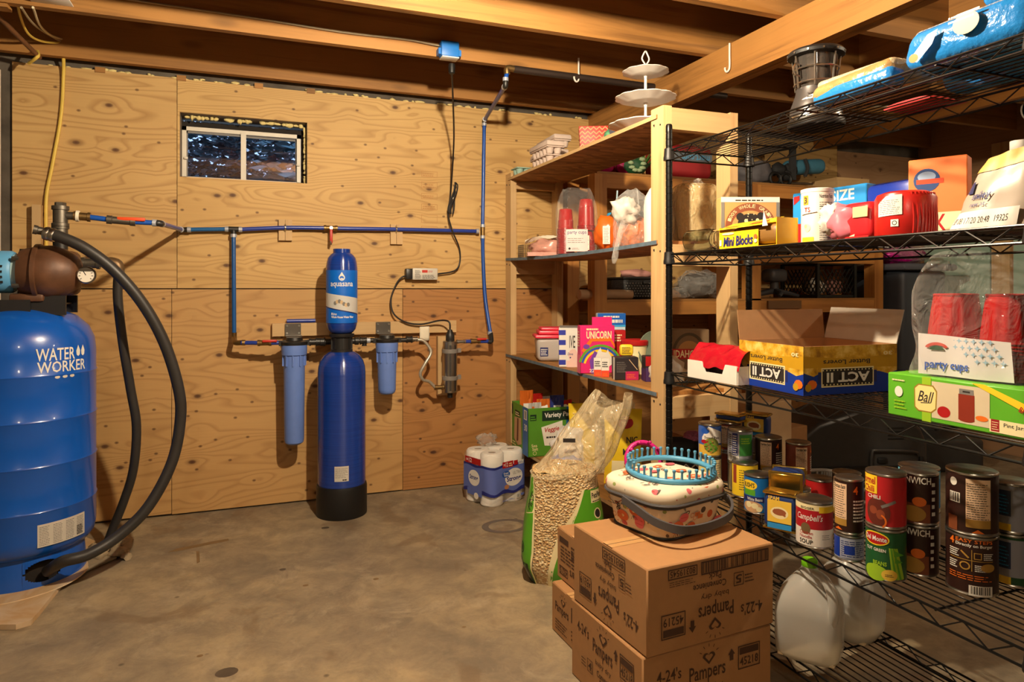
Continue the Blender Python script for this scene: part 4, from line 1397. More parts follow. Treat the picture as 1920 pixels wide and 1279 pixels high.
def diaper(p, W, H, up, size, code, cnt):
    """print of one face W x H; up False: the whole face stands on its head"""
    I = 'kraft_ink'
    def X(a): return a * W if up else (1 - a) * W
    def T(s, a0, b0, a1, b1, **k):
        xa, xb = sorted((X(a0), X(a1)))
        ya, yb = sorted(((b0 if up else 1 - b0) * H, (b1 if up else 1 - b1) * H))
        p.text(s, xa, ya, xb, yb, I, flip=not up, **k)
    def box_(a0, b0, a1, b1):
        xa, xb = sorted((X(a0), X(a1)))
        ya, yb = sorted(((b0 if up else 1 - b0) * H, (b1 if up else 1 - b1) * H))
        return xa, ya, xb, yb
    T(cnt, .10, .66, .28, .80, bold=.01)
    T('Pampers', .34, .52, .62, .74, bold=.015)
    T('baby dry', .38, .42, .60, .50)
    T('Convenience', .40, .30, .66, .38, bold=.012)
    T('Pack', .44, .20, .54, .28, bold=.012)
    heart(p, X(.49), (.82 if up else .18) * H, .022, I, 1 if up else -1)
    a = box_(.72, .56, .90, .84)
    p.frame(*a, .003, I).rect(a[0] + .006, a[1] + (.006 if not up else (a[3] - a[1]) * .62), a[2] - .006, a[3] - ((a[3] - a[1]) * .62 if not up else .006), I)
    T(code, .735, .60, .885, .70, bold=.012)
    b = box_(.64, .70, .695, .84)
    cx = (b[0] + b[2]) / 2
    f_ = (b[1], b[3]) if up else (b[3], b[1])
    hm = f_[0] + (f_[1] - f_[0]) * .5
    p.poly([(b[0], hm), (cx, f_[1]), (b[2], hm), (b[2] - .006, hm), (b[2] - .006, f_[0]), (b[0] + .006, f_[0]), (b[0] + .006, hm)], I)
    a = box_(.26, .26, .34, .42)
    p.frame(*a, .002, I)
    T(size, .275, .29, .325, .39, bold=.015)
    a = box_(.17, .28, .25, .40)
    p.lines(*a, 3, I, .35, 4)
    return box_
bw, bd, bh = .452, .385, .2375
mid = Vector((.98, 1.55, 0)) + Matrix.Rotation(.07, 3, 'Z') @ Vector((bw / 2, bd / 2, 0))
for lvl in (0, 1):
    off = Vector((-.006, .004, 0)) if lvl == 0 else Vector((0, 0, 0))
    rz = .07 if lvl else .055
    t = carton('diaper_box', ['brown cardboard diaper box on the floor under the box with the sewing basket', 'brown cardboard diaper box, printed upside down, carrying the sewing basket'][lvl], 'box',
               mid + off + Vector((0, 0, bh * lvl + .0005 * lvl)), rz, (bw, bd, bh - .001), 'kraft', 'cardboard diaper boxes', .004)
    p = front(bw, bd, bh)
    fn = diaper(p, bw, bh, lvl == 0, '5' if lvl else '4', '45219' if lvl else '45218', "4-22's" if lvl else "4-24's")
    if lvl:
        p.frame(.15 * bw, .82 * bh, .37 * bw, .94 * bh, .003, 'kraft_ink').text('80319545', .165 * bw, .845 * bh, .355 * bw, .92 * bh, 'kraft_ink', bold=.01, flip=True)
        p.frame(.40 * bw, .80 * bh, .95 * bw, .955 * bh, .004, 'kraft_ink').bars(.41 * bw, .82 * bh, .62 * bw, .94 * bh, 'kraft_ink', 20).bars(.64 * bw, .82 * bh, .94 * bw, .94 * bh, 'kraft_ink', 26, 5)
        p.lines(.16 * bw, .74 * bh, .36 * bw, .81 * bh, 3, 'kraft_ink', .3)
    p.build('printed_label', t)
    p = left(bw, bd, bh)
    diaper(p, bd, bh, lvl == 0, '5' if lvl else '4', '45219' if lvl else '45218', "4-22's" if lvl else "4-24's")
    if lvl:
        p.frame(.44 * bd, .80 * bh, .74 * bd, .95 * bh, .003, 'kraft_ink').text('80319545', .46 * bd, .83 * bh, .72 * bd, .92 * bh, 'kraft_ink', bold=.01, flip=True)
    p.build('printed_label', t)
    if lvl:
        p = topp(bw, bd, bh - .001)
        p.rect(.0, bd / 2 - .024, bw, bd / 2 + .024, 'tape').line(0, bd / 2, bw, bd / 2, .003, 'kraft_ink')
        p.build('tape_strip', t)
        MB().box((bw / 2 + .0006, .0, bh - .03), (.001, .048, .055)).build('tape_end', 'tape', t, smooth=False)
cw, cd = .34, .262
for lvl, hh, z0 in ((0, .172, 0), (1, .182, .1725)):
    t = carton('diaper_box', ['low brown diaper box on the floor at the left of the box pile', 'low brown diaper box stacked second in the left pile, behind the big ones'][lvl], 'box',
               (1.012 + cw / 2 + (.035 if lvl else 0), 1.965 + cd / 2 + (.03 if lvl else 0), z0), .03, (cw, cd, hh - .001), 'kraft', 'cardboard diaper boxes', .004)
    p = left(cw, cd, hh)
    I = 'kraft_ink'
    if lvl == 0:
        p.text('Pampers', .03, .075, .13, .115, I, bold=.015, slope=.0).lines(.03, .02, .12, .06, 4, I, .35)
        p.rect(.15, .09, .20, .14, I).lines(.15, .03, .23, .07, 3, I, .4)
        heart(p, .09, .13, .016, I)
    else:
        p.frame(.02, .02, .085, .05, .003, I).text('43215', .025, .024, .08, .046, I, bold=.02, flip=True)
        p.text('Pampers', .10, .03, .20, .07, I, bold=.015, flip=True).lines(.03, .07, .22, .13, 5, I, .35)
        p.rect(.02, .135, .09, .155, I).lines(.11, .10, .20, .15, 4, I, .5)
    p.build('printed_label', t)
    p = topp(cw, cd, hh - .001)
    p.rect(0, cd / 2 - .02, cw, cd / 2 + .02, 'tape').line(0, cd / 2, cw, cd / 2, .003, I)
    p.build('tape_strip', t)

# --- sewing basket
k = NT('quilt_cloth')
def spots(seed, sx, sy, size, thr):
    vv = k.n('TexVoronoi', {'Vector': k.obj((sx, sy, sx), (seed, seed * 2, seed * 3)), 'Scale': 1.0})
    on = k.math('LESS_THAN', vv.outputs['Distance'], size)
    pk = k.math('GREATER_THAN', k.n('TexWhiteNoise', {'Vector': vv.outputs['Position']}).outputs[0], thr)
    return k.math('MULTIPLY', on, pk)
base = k.mix(k.noise(k.obj(), 30, 2), S2L((232, 218, 194)), S2L((222, 206, 180)))
c = base
for sd, sx, sy, sz, th, cc in ((1.2, 18, 24, .22, .80, (206, 100, 60)), (3.4, 20, 15, .2, .82, (206, 96, 104)), (5.6, 30, 24, .17, .72, (150, 160, 90)), (7.9, 26, 40, .17, .72, (96, 90, 88)), (9.4, 60, 18, .15, .7, (170, 56, 40)), (2.2, 16, 60, .18, .7, (84, 70, 60))):
    c = k.mix(spots(sd, sx, sy, sz, th), c, S2L(cc))
k.out(c, .8)
mat('piping_grey', (76, 74, 76), .6)
bc = Vector((1.222, 1.835, .476))
t = thing('sewing_basket', 'cream sewing basket printed with scissors and pincushions on the top box', 'basket', bc, .24)
M4 = Matrix.Identity(4)
def rring(w, d, r, z, n=10):
    pts = []
    for sx, sy, a0 in ((1, 1, 0), (-1, 1, PI / 2), (-1, -1, PI), (1, -1, 1.5 * PI)):
        for i in range(n // 2 + 1):
            a = a0 + PI / 2 * i / (n // 2)
            pts.append(Vector((sx * (w / 2 - r) + r * math.cos(a), sy * (d / 2 - r) + r * math.sin(a), z)))
    return pts
def slab(rows, mt, name):
    loops = [rring(w_, d_, r_, z_, 16) for w_, d_, r_, z_ in rows]
    n_ = len(loops[0])
    m_ = MB()
    fs_ = []
    for j in range(len(loops) - 1):
        for i in range(n_):
            q_ = (i + 1) % n_
            fs_.append((j * n_ + i, j * n_ + q_, (j + 1) * n_ + q_, (j + 1) * n_ + i))
    fs_.append(tuple(range(n_ - 1, -1, -1)))
    fs_.append(tuple((len(loops) - 1) * n_ + i for i in range(n_)))
    m_.add([p_ for l_ in loops for p_ in l_], fs_)
    return m_.build(name, mt, t, ang=50)
slab([(.236, .222, .05, 0), (.254, .238, .06, .004), (.262, .246, .06, .014), (.290, .272, .065, .100), (.292, .274, .065, .109)], 'quilt_cloth', 'body')
slab([(.300, .282, .07, .107), (.310, .292, .075, .112), (.312, .294, .075, .132), (.306, .288, .075, .143), (.290, .272, .07, .150), (.262, .246, .065, .153)], 'quilt_cloth', 'lid')
MB().tube(rring(.312, .294, .075, .109), .005, 6, closed=True).build('zip', 'piping_grey', t)
MB().tube(rring(.296, .278, .065, .100), .004, 6, closed=True).build('lower_piping', 'piping_grey', t)
MB().tube(rring(.256, .240, .05, .004), .003, 6, closed=True).build('base_piping', 'black', t)
# handle folded to the front: flat strap
hp_ = [Vector(p) for p in ((-.160, .02, .100), (-.168, -.05, .088), (-.165, -.12, .070), (-.125, -.178, .056), (-.04, -.196, .052), (.07, -.188, .056), (.15, -.145, .064), (.195, -.08, .074), (.190, -.02, .088), (.162, .02, .100))]
hs = smooth(hp_, 6)
m = MB()
vs, fs = [], []
for i, p in enumerate(hs):
    tg = (hs[min(i + 1, len(hs) - 1)] - hs[max(i - 1, 0)]).normalized()
    out_ = tg.cross(Vector((0, 0, 1))).normalized()
    for du, dz in ((-.004, -.012), (.004, -.012), (.004, .012), (-.004, .012)):
        vs.append(p + out_ * du + Vector((0, 0, dz)))
for i in range(len(hs) - 1):
    for j in range(4):
        kk = (j + 1) % 4
        fs.append((i * 4 + j, i * 4 + kk, (i + 1) * 4 + kk, (i + 1) * 4 + j))
m.add(vs, fs)
m.build('handle', 'piping_grey', t)
# printed motifs big enough to read
I = 'ink'
def motifs(p, W, H, seed, n=9):
    rd = random.Random(seed)
    for i in range(n):
        x, y = rd.uniform(.06, .94) * W, rd.uniform(.12, .88) * H
        q = i % 5
        s = rd.uniform(.8, 1.2)
        if q == 0:     # scissors
            a = rd.uniform(0, 3)
            for sg in (-.25, .25):
                p.line(x, y, x + .030 * s * math.cos(a + sg), y + .030 * s * math.sin(a + sg), .003, 'grey')
                p.ring(x - .016 * s * math.cos(a + sg * 1.6), y - .016 * s * math.sin(a + sg * 1.6), .008, .006, .0025, I, 12)
        elif q == 1:   # pincushion
            p.ell(x, y, .022 * s, .016 * s, mat('cushion', (208, 104, 62), .8)).ell(x, y, .006, .004, 'cream')
            for kx in range(4):
                p.line(x + .004 * kx - .006, y - .014, x + .01 * kx - .014, y - .028, .0013, I)
        elif q == 2:
            p.ell(x, y, .02 * s, .014 * s, mat('cushion_pink', (214, 104, 112), .8)).line(x - .014, y, x + .014, y, .0015, 'red')
        elif q == 3:
            p.ring(x, y, .008, .008, .002, mat('button', (190, 120, 90), .8), 12)
            p.rect(x + .012, y - .006, x + .035, y + .006, mat('spool', (196, 112, 60), .8))
        else:
            p.line(x - .02, y - .012, x + .022, y + .012, .0022, mat('pencil', (150, 60, 48), .8))
            p.ell(x + .025, y - .01, .007, .007, mat('olive', (160, 170, 96), .8))
p = Print(O=(-.135, -.125, .1531), U=(1, 0, 0), V=(0, 1, 0)); motifs(p, .27, .25, 5, 20); p.build('pattern', t)
def fside(u, v, h):   # sloping front
    return Vector((-.115 + u, -.136 * (.885 + .115 * (.02 + v) / .1) - h - .001, .014 + v))
p = Print(fn=fside, step=.05); motifs(p, .23, .085, 8); p.build('pattern', t)
def lside(u, v, h):
    return Vector((-.145 * (.885 + .115 * (.02 + v) / .1) - h - .001, .105 - u, .014 + v))
p = Print(fn=lside, step=.05); motifs(p, .21, .085, 14); p.build('pattern', t)

# --- knitting looms on the basket
def loom(name, label, loc, R, mt, pegs, rx=0, ry=0, sx=1.0, rz=0):
    t = thing(name, label, 'knitting loom', loc, rz, 'round knitting looms')
    t.rotation_euler = (rx, ry, rz)
    ringp = [Vector((R * math.cos(a) * sx, R * math.sin(a), .009)) for a in [2 * PI * i / 48 for i in range(48)]]
    MB().tube(ringp, .0088, 10, closed=True).build('hoop', mt, t)
    pm = None
    for i in range(pegs):
        a = 2 * PI * i / pegs
        pos = (R * math.cos(a) * sx, R * math.sin(a), .015)
        if pm is None:
            o = MB().lathe([(.004, 0), (.0034, .020), (.0055, .024), (.0055, .029), (.003, .031), (0, .031)], 8).build('peg', mt, t, loc=pos)
            pm = o.data
        else:
            o = D.objects.new('peg', pm); COL.objects.link(o); o.parent = t; o.location = pos
mat('loom_blue', (82, 156, 196), .4)
mat('loom_pink', (196, 30, 120), .4)
loom('knitting_loom', 'light blue round knitting loom with pegs lying on the sewing basket', bc + Vector((.035, .015, .1555)), .135, 'loom_blue', 36, rx=.03)
loom('knitting_loom', 'magenta knitting loom leaning behind the blue loom', Vector((1.285, 2.06, .615)), .062, 'loom_pink', 10, rx=1.25, rz=-.2)

# ================================================================ things on the shelves
def pouch(name, label, cat, loc, rz, w, h, th, mt, group=None, seed=0, lean=0.0, crumple=.0):
    """sealed flat-topped bag; returns thing and a front-surface function for printing"""
    from mathutils import noise as mn
    t = thing(name, label, cat, loc, rz, group)
    def half(u, v):
        e = max(0.0, 1 - abs(2 * u - 1) ** 3)
        q = max(0.0, min(1.0, math.sin(PI * min(1, v * 1.02 + .12)) * 1.05))
        return .0015 + th / 2 * e ** .6 * q ** .7
    def pt(u, v, s, h0=0.0):
        k = crumple * mn.noise(Vector((u * 4 + seed, v * 5, seed * 2.0)))
        x = (u - .5) * w * (1 - .06 * math.sin(PI * v))
        return Vector((x, s * (half(u, v) + k * .5 + h0) + lean * v * h, v * h))
    m = MB()
    m.sheet(lambda u, v: pt(u, v, -1), 14, 14)
    m.sheet(lambda u, v: pt(1 - u, v, 1), 14, 14)
    m.sheet(lambda u, v: pt(u, 0, -1 + 2 * v), 14, 2)
    m.build('bag', mt, t, ang=60)
    return t, (lambda u, v, hh: pt(u / w, v / h, -1, hh))

def cup_stack(parent, c, n_rims, h, mt='cup_red', r0=.047, r1=.034):
    prof = [(r0, 0)]
    for i in range(n_rims):
        z = i * .0075
        prof += [(r0, z), (r0 + .0016, z + .002), (r0 + .0012, z + .005), (r0 - .002, z + .0065)]
        r0 -= .0002
    z = n_rims * .0075
    prof += [(r0 - .003, z), (r1 + .006, h * .75), (r1 + .004, h * .76), (r1, h - .004), (r1 - .003, h), (0, h - .002)]
    return MB().lathe(prof, 28, c=c).build('cup_stack', mt, parent)
mat('cup_red', (160, 14, 20), .3)

def can(label, x, y, z0, r, h, body, art=None, lid='steel', turn=0.0, cat='can', name='food_can', rings=False):
    t = thing(name, label, cat, (x, y, z0), 0, 'cans on the wire rack')
    A = math.atan2(-y, -x) + turn
    prof = [(r - .004, .0), (r, .0015), (r + .0008, .004), (r - .0012, .007)]
    if rings:
        z = .02
        while z < h - .02:
            prof += [(r - .0012, z), (r - .0022, z + .003)]
            z += .006
    prof += [(r - .0012, h - .007), (r + .0008, h - .004), (r, h - .0015), (r - .003, h)]
    MB().lathe(prof, 32).build('can_body', lid if body is None else 'steel', t)
    MB().lathe([(r - .0025, h), (r - .004, h - .003), (r - .010, h - .003), (r - .012, h - .0022), (r - .016, h - .0022), (r - .018, h - .003), (0, h - .003)], 32, caps=False).build('can_lid', lid, t)
    if body is not None:
        MB().lathe([(r - .0004, .008), (r - .0004, h - .008)], 32, caps=False).build('paper_label', body, t)
    if art:
        p = Print(R=r - .0002, A=A, lift=.0004)
        art(p, r, h)
        p.build('printed_label', t)
    return t

# ---- top board of the pine shelf
mat('pulp', (196, 176, 164), .9, noise=.1)
mat('pulp_mint', (150, 180, 166), .9, noise=.1)
def egg_carton(label, loc, rz, mt, lid=True, n=5, tilt=0.0):
    t = thing('egg_carton', label, 'egg carton', loc, rz, 'empty egg cartons')
    t.rotation_euler = (0, tilt, rz)
    L, Wd = n * .047 + .012, .105
    MB().rbox((0, 0, .038), (L, Wd, .008), .004, 2).build('rim', mt, t)
    cup = None
    for i in range(n):
        for j in (-1, 1):
            pos = ((i - (n - 1) / 2) * .047, j * .0235, 0)
            if cup is None:
                o = MB().lathe([(.012, 0), (.016, .002), (.021, .02), (.0228, .036)], 12).build('egg_cup', mt, t, loc=pos)
                cup = o.data
            else:
                o = D.objects.new('egg_cup', cup); COL.objects.link(o); o.parent = t; o.location = pos
    if lid:
        MB().rbox((0, 0, .057), (L, Wd, .030), .008, 2, taper=1.06).build('lid', mt, t)
        p = Print(O=(-L / 2 + .02, -Wd / 2 + .0015, .046), U=(1, 0, 0), V=(0, .06, 1), lift=.003)
        p.lines(0, .004, L * .5, .018, 2, 'grey', .5).bars(L * .62, .004, L * .8, .018, 'grey', 9)
        p.build('printed_label', t)
z = WS[0] + .001
egg_carton('flattened pale grey egg carton at the bottom of the left carton stack', (1.66, 3.73, z), -PI / 2 + .1, 'pulp', False, 6)
egg_carton('pale grey egg carton in the middle of the left carton stack', (1.66, 3.70, z + .044), -PI / 2 + .05, 'pulp', True, 6)
egg_carton('pale grey egg carton with bar code on top of the left carton stack', (1.67, 3.66, z + .118), -PI / 2 - .05, 'pulp', True, 6)
egg_carton('small mint green egg carton at the far front corner of the top board', (1.55, 3.86, z), -PI / 2, 'pulp_mint', False, 2)
egg_carton('pale egg carton lying open-ended at the board edge in front of the stack', (1.556, 3.50, z), -PI / 2, 'pulp', False, 5)
egg_carton('pale egg carton with lid at the board edge nearer the red gift box', (1.556, 3.50, z + .046), -PI / 2, 'pulp', True, 5)
t = thing('gift_box', 'red gift box with orange zigzag pattern on the top board', 'box', (1.65, 3.12, z), -.45)
MB().rbox((0, 0, .068), (.15, .10, .135), .004, 2, taper=.88).build('box', mat('gift_red', (190, 50, 34), .5), t)
p = Print(fn=lambda u, v, h: Vector((-.068 * (1 + .08 * v / .135) + u * (1 + .08 * v / .135), -.0445 - .0055 * v / .135 - h, v)), step=.05)
for k in range(6):
    y = .004 + k * .0215
    n = 5
    for i in range(n):
        x0_ = i * .136 / n
        dx = .136 / n
        p.poly([(x0_, y), (x0_ + dx / 2, y + .014), (x0_ + dx, y), (x0_ + dx, y + .007), (x0_ + dx / 2, y + .021), (x0_, y + .007)], 'orange')
p.build('pattern', t)
t = thing('fabric_bundle', 'small green and orange flowered bundle beside the red gift box', 'bundle', (1.66, 2.93, z), -.4)
MB().blob((0, 0, .045), (.05, .045, .05), 3, .12, 2, 2, cut=-.9).build('cloth', mat('flower_green', (90, 150, 110), .8, noise=.5, nscale=60), t)
MB().blob((-.01, -.03, .03), (.045, .02, .028), 5, .1, 2, 2).build('orange_fold', 'orange', t)
MB().lathe([(.02, 0), (.028, .006), (.0, .008)], 10, M=Matrix.Translation((.0, -.05, .07)) @ Matrix.Rotation(PI / 2, 4, 'X')).build('flower', mat('flower_dark', (60, 60, 70), .8), t)
# tiered stand
mat('porcelain', (226, 218, 208), .35)
t = thing('tiered_stand', 'white three-tier scalloped cake stand on the top board', 'cake stand', (1.655, 2.63, z))
def scallop(R, zc, lobes):
    m = MB()
    prof = [(0, 0), (.55, 0), (.62, .004), (.80, .012), (1.0, .022), (.985, .026), (.80, .017), (.62, .009), (.55, .005), (0, .005)]
    n = 72
    vs, fs = [], []
    for r, zz in prof:
        for i in range(n):
            a = 2 * PI * i / n
            k = 1 + .055 * abs(math.sin(lobes * a / 2)) * (r > .7) - .03 * (r > .7)
            vs.append((R * r * k * math.cos(a), R * r * k * math.sin(a), zc + zz * (R / .14)))
    for j in range(len(prof) - 1):
        for i in range(n):
            q = (i + 1) % n
            fs.append((j * n + i, (j + 1) * n + i, (j + 1) * n + q, j * n + q))
    m.add(vs, fs)
    return m
scallop(.165, .012, 12).build('plate', 'porcelain', t)
scallop(.135, .140, 12).build('plate', 'porcelain', t)
scallop(.103, .262, 10).build('plate', 'porcelain', t)
MB().lathe([(.05, 0), (.05, .004), (.02, .012), (.012, .016)], 24).build('foot', 'porcelain', t)
MB().turned((0, 0, .012), (0, 0, .30), [(0, .012), (.08, .007), (.38, .006), (.44, .010), (.5, .007), (.83, .006), (.88, .009), (1, .005)], 14).build('stem', 'porcelain', t)
MB().tube([(0, 0, .295), (.0, 0, .31), (-.018, 0, .335), (-.012, 0, .355), (0, 0, .372), (.012, 0, .355), (.018, 0, .335), (.002, 0, .31)], .0035, 8, sub=4).build('loop_handle', 'porcelain', t)

# ---- second board of the pine shelf
def Z2(y):
    u = (y - 2.31) / 1.71
    return WS[1] - .014 * 4 * u * (1 - u) + .0012
t = thing('wire_basket', 'small grey wire basket at the far end of the second board', 'basket', (1.60, 3.87, Z2(3.87)))
m = MB()
for k in range(7):
    m.tube(rring(.11, .09, .02, .004 + k * .012), .0012, 5, closed=True)
for i in range(9):
    m.cyl((-.052 + i * .013, -.045, .002), (-.052 + i * .013, -.045, .078), .0012, n=5).cyl((-.055, -.04 + i * .010, .002), (-.055, -.04 + i * .010, .078), .0012, n=5)
tag(m.build('mesh', 'galv', t), kind='stuff')
mat('pink_film', (206, 150, 134), .3, noise=.2, nscale=30)
t = thing('snack_bag', 'pale pink crumpled snack bag at the far end of the second board', 'bag', (1.60, 3.585, Z2(3.585)), -.35)
MB().blob((0, 0, .05), (.105, .07, .052), 4, .22, 2.6, 3, cut=-.94).build('bag', 'pink_film', t)
MB().sheet(lambda u, v: (-.13 + .25 * u, -.02 + .05 * v, .085 + .03 * math.sin(u * 3) + .012 * math.sin(v * 5 + u * 9)), 12, 5).build('torn_top', 'pale_tag', t)
MB().box((0, -.02, .012), (.24, .14, .022)).build('flat_pack', 'pink_film', t)
y = 3.21
t = thing('cup_pack', 'clear bag of red party cups standing on the second board', 'cup pack', (1.60, y, Z2(y)), -.46)
cup_stack(t, (-.058, 0, .002), 18, .235)
cup_stack(t, (.050, .01, .002), 10, .12)
cup_stack(t, (.050, .01, .124), 4, .165)
def bagfn(w, d, h, seed, pinch=.55, lift=0):
    from mathutils import noise as mn
    def f(u, v):
        a = 2 * PI * u
        q = 1 - (1 - pinch) * max(0, (v - .72) / .28) ** 1.5
        k = 1 + .10 * mn.noise(Vector((math.cos(a) * 1.6 + seed, math.sin(a) * 1.6, v * 4)))
        ce = abs(math.cos(a)) ** .6 * (1 if math.cos(a) > 0 else -1)
        se = abs(math.sin(a)) ** .6 * (1 if math.sin(a) > 0 else -1)
        return Vector((w / 2 * ce * q * k, d / 2 * se * q * k, v * h * (1 + .04 * mn.noise(Vector((math.cos(a) + seed, math.sin(a), 9))) * v)))
    return f
MB().sheet(bagfn(.218, .115, .345, 3, .62), 30, 14).build('clear_bag', 'bag_film', t, ang=80)
p = Print(fn=lambda u, v, h: Vector((-.055 + u, -.062 - h - .006 * math.sin(u * 25), .012 + v)), step=.03)
p.rect(0, 0, .112, .115, mat('pink_label', (222, 196, 194), .5)).text('party cups', .008, .085, .105, .106, 'navy', bold=.01)
p.lines(.008, .045, .10, .075, 3, 'grey', .3).ell(.018, .015, .006, .006, 'ink').lines(.03, .01, .07, .022, 2, 'grey', .4)
p.build('printed_label', t)
p = Print(fn=lambda u, v, h: Vector((.03 + u, -.06 - h, .02 + v)), step=.03)
p.rect(0, 0, .035, .075, 'paper').lines(.003, .006, .032, .07, 9, 'grey', .4)
p.build('printed_label', t)
y = 2.885
t = thing('snack_bag', 'orange snack bag with pale back label on the second board', 'bag', (1.60, y, Z2(y)), -.5)
MB().blob((0, 0, .085), (.062, .05, .088), 8, .16, 2.4, 3, cut=-.95).build('bag', mat('orange_film', (214, 96, 28), .3, noise=.12), t)
p = Print(fn=lambda u, v, h: Vector((-.02 + u, -.052 - h - .004 * math.sin(v * 20), .03 + v)), step=.03)
p.rect(0, 0, .034, .085, 'paper').lines(.003, .004, .031, .08, 10, 'grey', .45)
p.build('printed_label', t)
t = thing('tumbler', 'tumbler with bright blue lid and straw behind the orange bag', 'cup', (1.70, 2.98, Z2(2.98)))
MB().lathe([(.030, 0), (.032, .004), (.038, .15), (.039, .17)], 24).build('glass', mat('tumbler_grey', (70, 78, 88), .15, trans=.5), t)
MB().lathe([(.041, .165), (.042, .168), (.042, .192), (.036, .197), (0, .197)], 24).build('lid', mat('lid_blue', (50, 150, 200), .4), t)
MB().cyl((.004, 0, .19), (.012, 0, .31), .0042, n=10).build('straw', mat('straw', (150, 180, 190), .3), t)
t = thing('tumbler', 'dark tumbler with grey straw hidden by the clear bag on the second board', 'cup', (1.785, 2.90, Z2(2.9)))
MB().lathe([(.030, 0), (.032, .004), (.038, .15), (.039, .17)], 24).build('glass', 'tumbler_grey', t)
MB().lathe([(.041, .165), (.042, .168), (.042, .192), (.036, .197), (0, .197)], 24).build('lid', 'black', t)
MB().cyl((.004, 0, .19), (-.008, 0, .31), .0042, n=10).build('straw', 'grey', t)
y = 2.66
t = thing('snack_bag', 'clear bag of orange crisps with a twisted tail hanging over the board', 'bag', (1.605, y, Z2(y)), -.5)
MB().blob((0, .02, .075), (.075, .05, .078), 12, .12, 2.2, 3, cut=-.95).build('crisps', mat('crisps', (206, 104, 40), .6, noise=.5, nscale=70), t)
MB().sheet(bagfn(.175, .13, .26, 8, .25), 26, 12).build('clear_bag', 'wrap', t, ang=80)
MB().blob((-.03, -.02, .165), (.06, .045, .055), 14, .3, 2.4, 3).build('paper_fold', mat('bag_white', (208, 198, 186), .5, noise=.15), t)
MB().tube([(-.035, -.045, .11), (-.055, -.065, .06), (-.07, -.085, .0), (-.08, -.10, -.05), (-.085, -.10, -.075)], [.02, .013, .012, .014, .006], 8, sub=4).build('twisted_tail', 'wrap', t)
t = thing('plastic_jug', 'opaque white plastic jug standing next to the front post', 'jug', (1.615, 2.47, Z2(2.47)))
MB().lathe([(.05, 0), (.058, .006), (.06, .16), (.054, .20), (.035, .235), (.022, .245), (.022, .265), (0, .266)], 28).build('jug', 'porcelain', t)
t = thing('storage_tub', 'upturned clear plastic bin with frosted sides near the right post', 'tub', (1.768, 2.425, Z2(2.41)), -.2)
MB().rbox((0, 0, .128), (.175, .12, .255), .03, 4, taper=.97).build('tub', film('frosted', (226, 206, 160), .34, .5, .6, 40), t)
MB().rbox((0, 0, .128), (.16, .105, .24), .03, 3, taper=.97).build('contents', mat('tan_fill', (190, 160, 108), .8, noise=.2, nscale=80), t)
MB().blob((0, 0, .262), (.045, .03, .016), 3, .4, 3, 2).build('film_scrap', 'wrap', t)

# ---- third board
Z3 = WS[2] + .001
mat('tub_clear', (214, 206, 200), .25, 0, .35, noise=.05, ior=1.2)
mat('lid_pink', (232, 60, 84), .35)
t = thing('storage_tub', 'two nested clear food tubs under bright pink lids on the third board', 'tub', (1.615, 3.56, Z3), -.3)
MB().rbox((0, 0, .066), (.19, .16, .13), .022, 3, taper=.9).build('tub', 'tub_clear', t)
MB().rbox((0, 0, .140), (.21, .178, .020), .009, 2).build('lid', 'lid_pink', t)
MB().rbox((.012, .004, .163), (.19, .165, .022), .009, 2).build('lid', 'lid_pink', t)
MB().rbox((.018, .004, .183), (.175, .15, .016), .007, 2).build('lid', 'lid_pink', t)
p = Print(fn=lambda u, v, h: Vector((-.075 + u, -.0755 - h - .004 * v / .1, .03 + v)), step=.05)
p.rect(0, 0, .045, .05, 'navy').lines(.004, .006, .041, .046, 4, 'white', .5)
p.build('printed_label', t)
w, d, h = .105, .095, .205
t = carton('soap_box', 'white carton with navy blue stripes and pink picture on the third board', 'box', (1.575, 3.255, Z3), -.42, (w, d, h), 'white')
p = front(w, d, h)
for k in range(4):
    p.rect(0, .012 + k * .052, .036, .038 + k * .052, mat('stripe_blue', (40, 50, 160), .5))
p.text('IVE', .055, .10, .085, .165, 'ink', bold=.01, rot=0)
p.ell(.075, .06, .025, .035, mat('pale_pink', (226, 190, 180), .6)).text('Dove', .046, .062, .074, .076, 'navy', bold=.01, shear=.2).rect(.04, .0, .105, .035, 'pale_pink').ell(.06, .05, .004, .004, 'navy')
p.build('printed_label', t)
p = right(w, d, h)
p.rect(0, 0, d, .06, 'pale_pink').lines(.01, .07, .08, .18, 8, 'grey', .3)
p.build('printed_label', t)
MB().box((0, .02, h + .006), (w * .9, .04, .003), M=Matrix.Rotation(.2, 4, 'X')).build('flap', 'grey', t, smooth=False)
w, d, h = .172, .06, .232
t = carton('cereal_box', 'bright pink cereal box reading unicorn on the third board', 'box', (1.578, 2.955, Z3), -.22, (w, d, h), mat('cereal_pink', (214, 40, 112), .4))
p = front(w, d, h)
p.poly([(.02, .10), (.06, .155), (.15, .155), (.172, .12), (.172, .14), (.15, .175), (.05, .17), (.005, .11)], 'orange')
for k, cc in enumerate(('green', 'blue', 'yellow')):
    p.ring(.10, .03, .11 - .012 * k, .11 - .012 * k, .010, cc, 24, .5, 2.9)
p.poly([(.07, .0), (.06, .06), (.085, .105), (.10, .125), (.106, .105), (.13, .10), (.137, .118), (.143, .098), (.155, .08), (.16, .045), (.14, .03), (.13, .0)], 'white')
p.poly([(.055, .0), (.045, .06), (.07, .11), (.085, .10), (.066, .06), (.072, .0)], mat('violet', (110, 60, 160), .5))
p.ell(.127, .066, .006, .006, 'ink').text('UNICORN', .030, .168, .155, .205, 'cream', bold=.025)
p.lines(.03, .21, .09, .224, 1, 'cream', .6).text('22', .045, .006, .07, .022, 'white', bold=.02).ell(.03, .13, .016, .012, 'violet')
p.build('printed_label', t)
p = left(w, d, h)
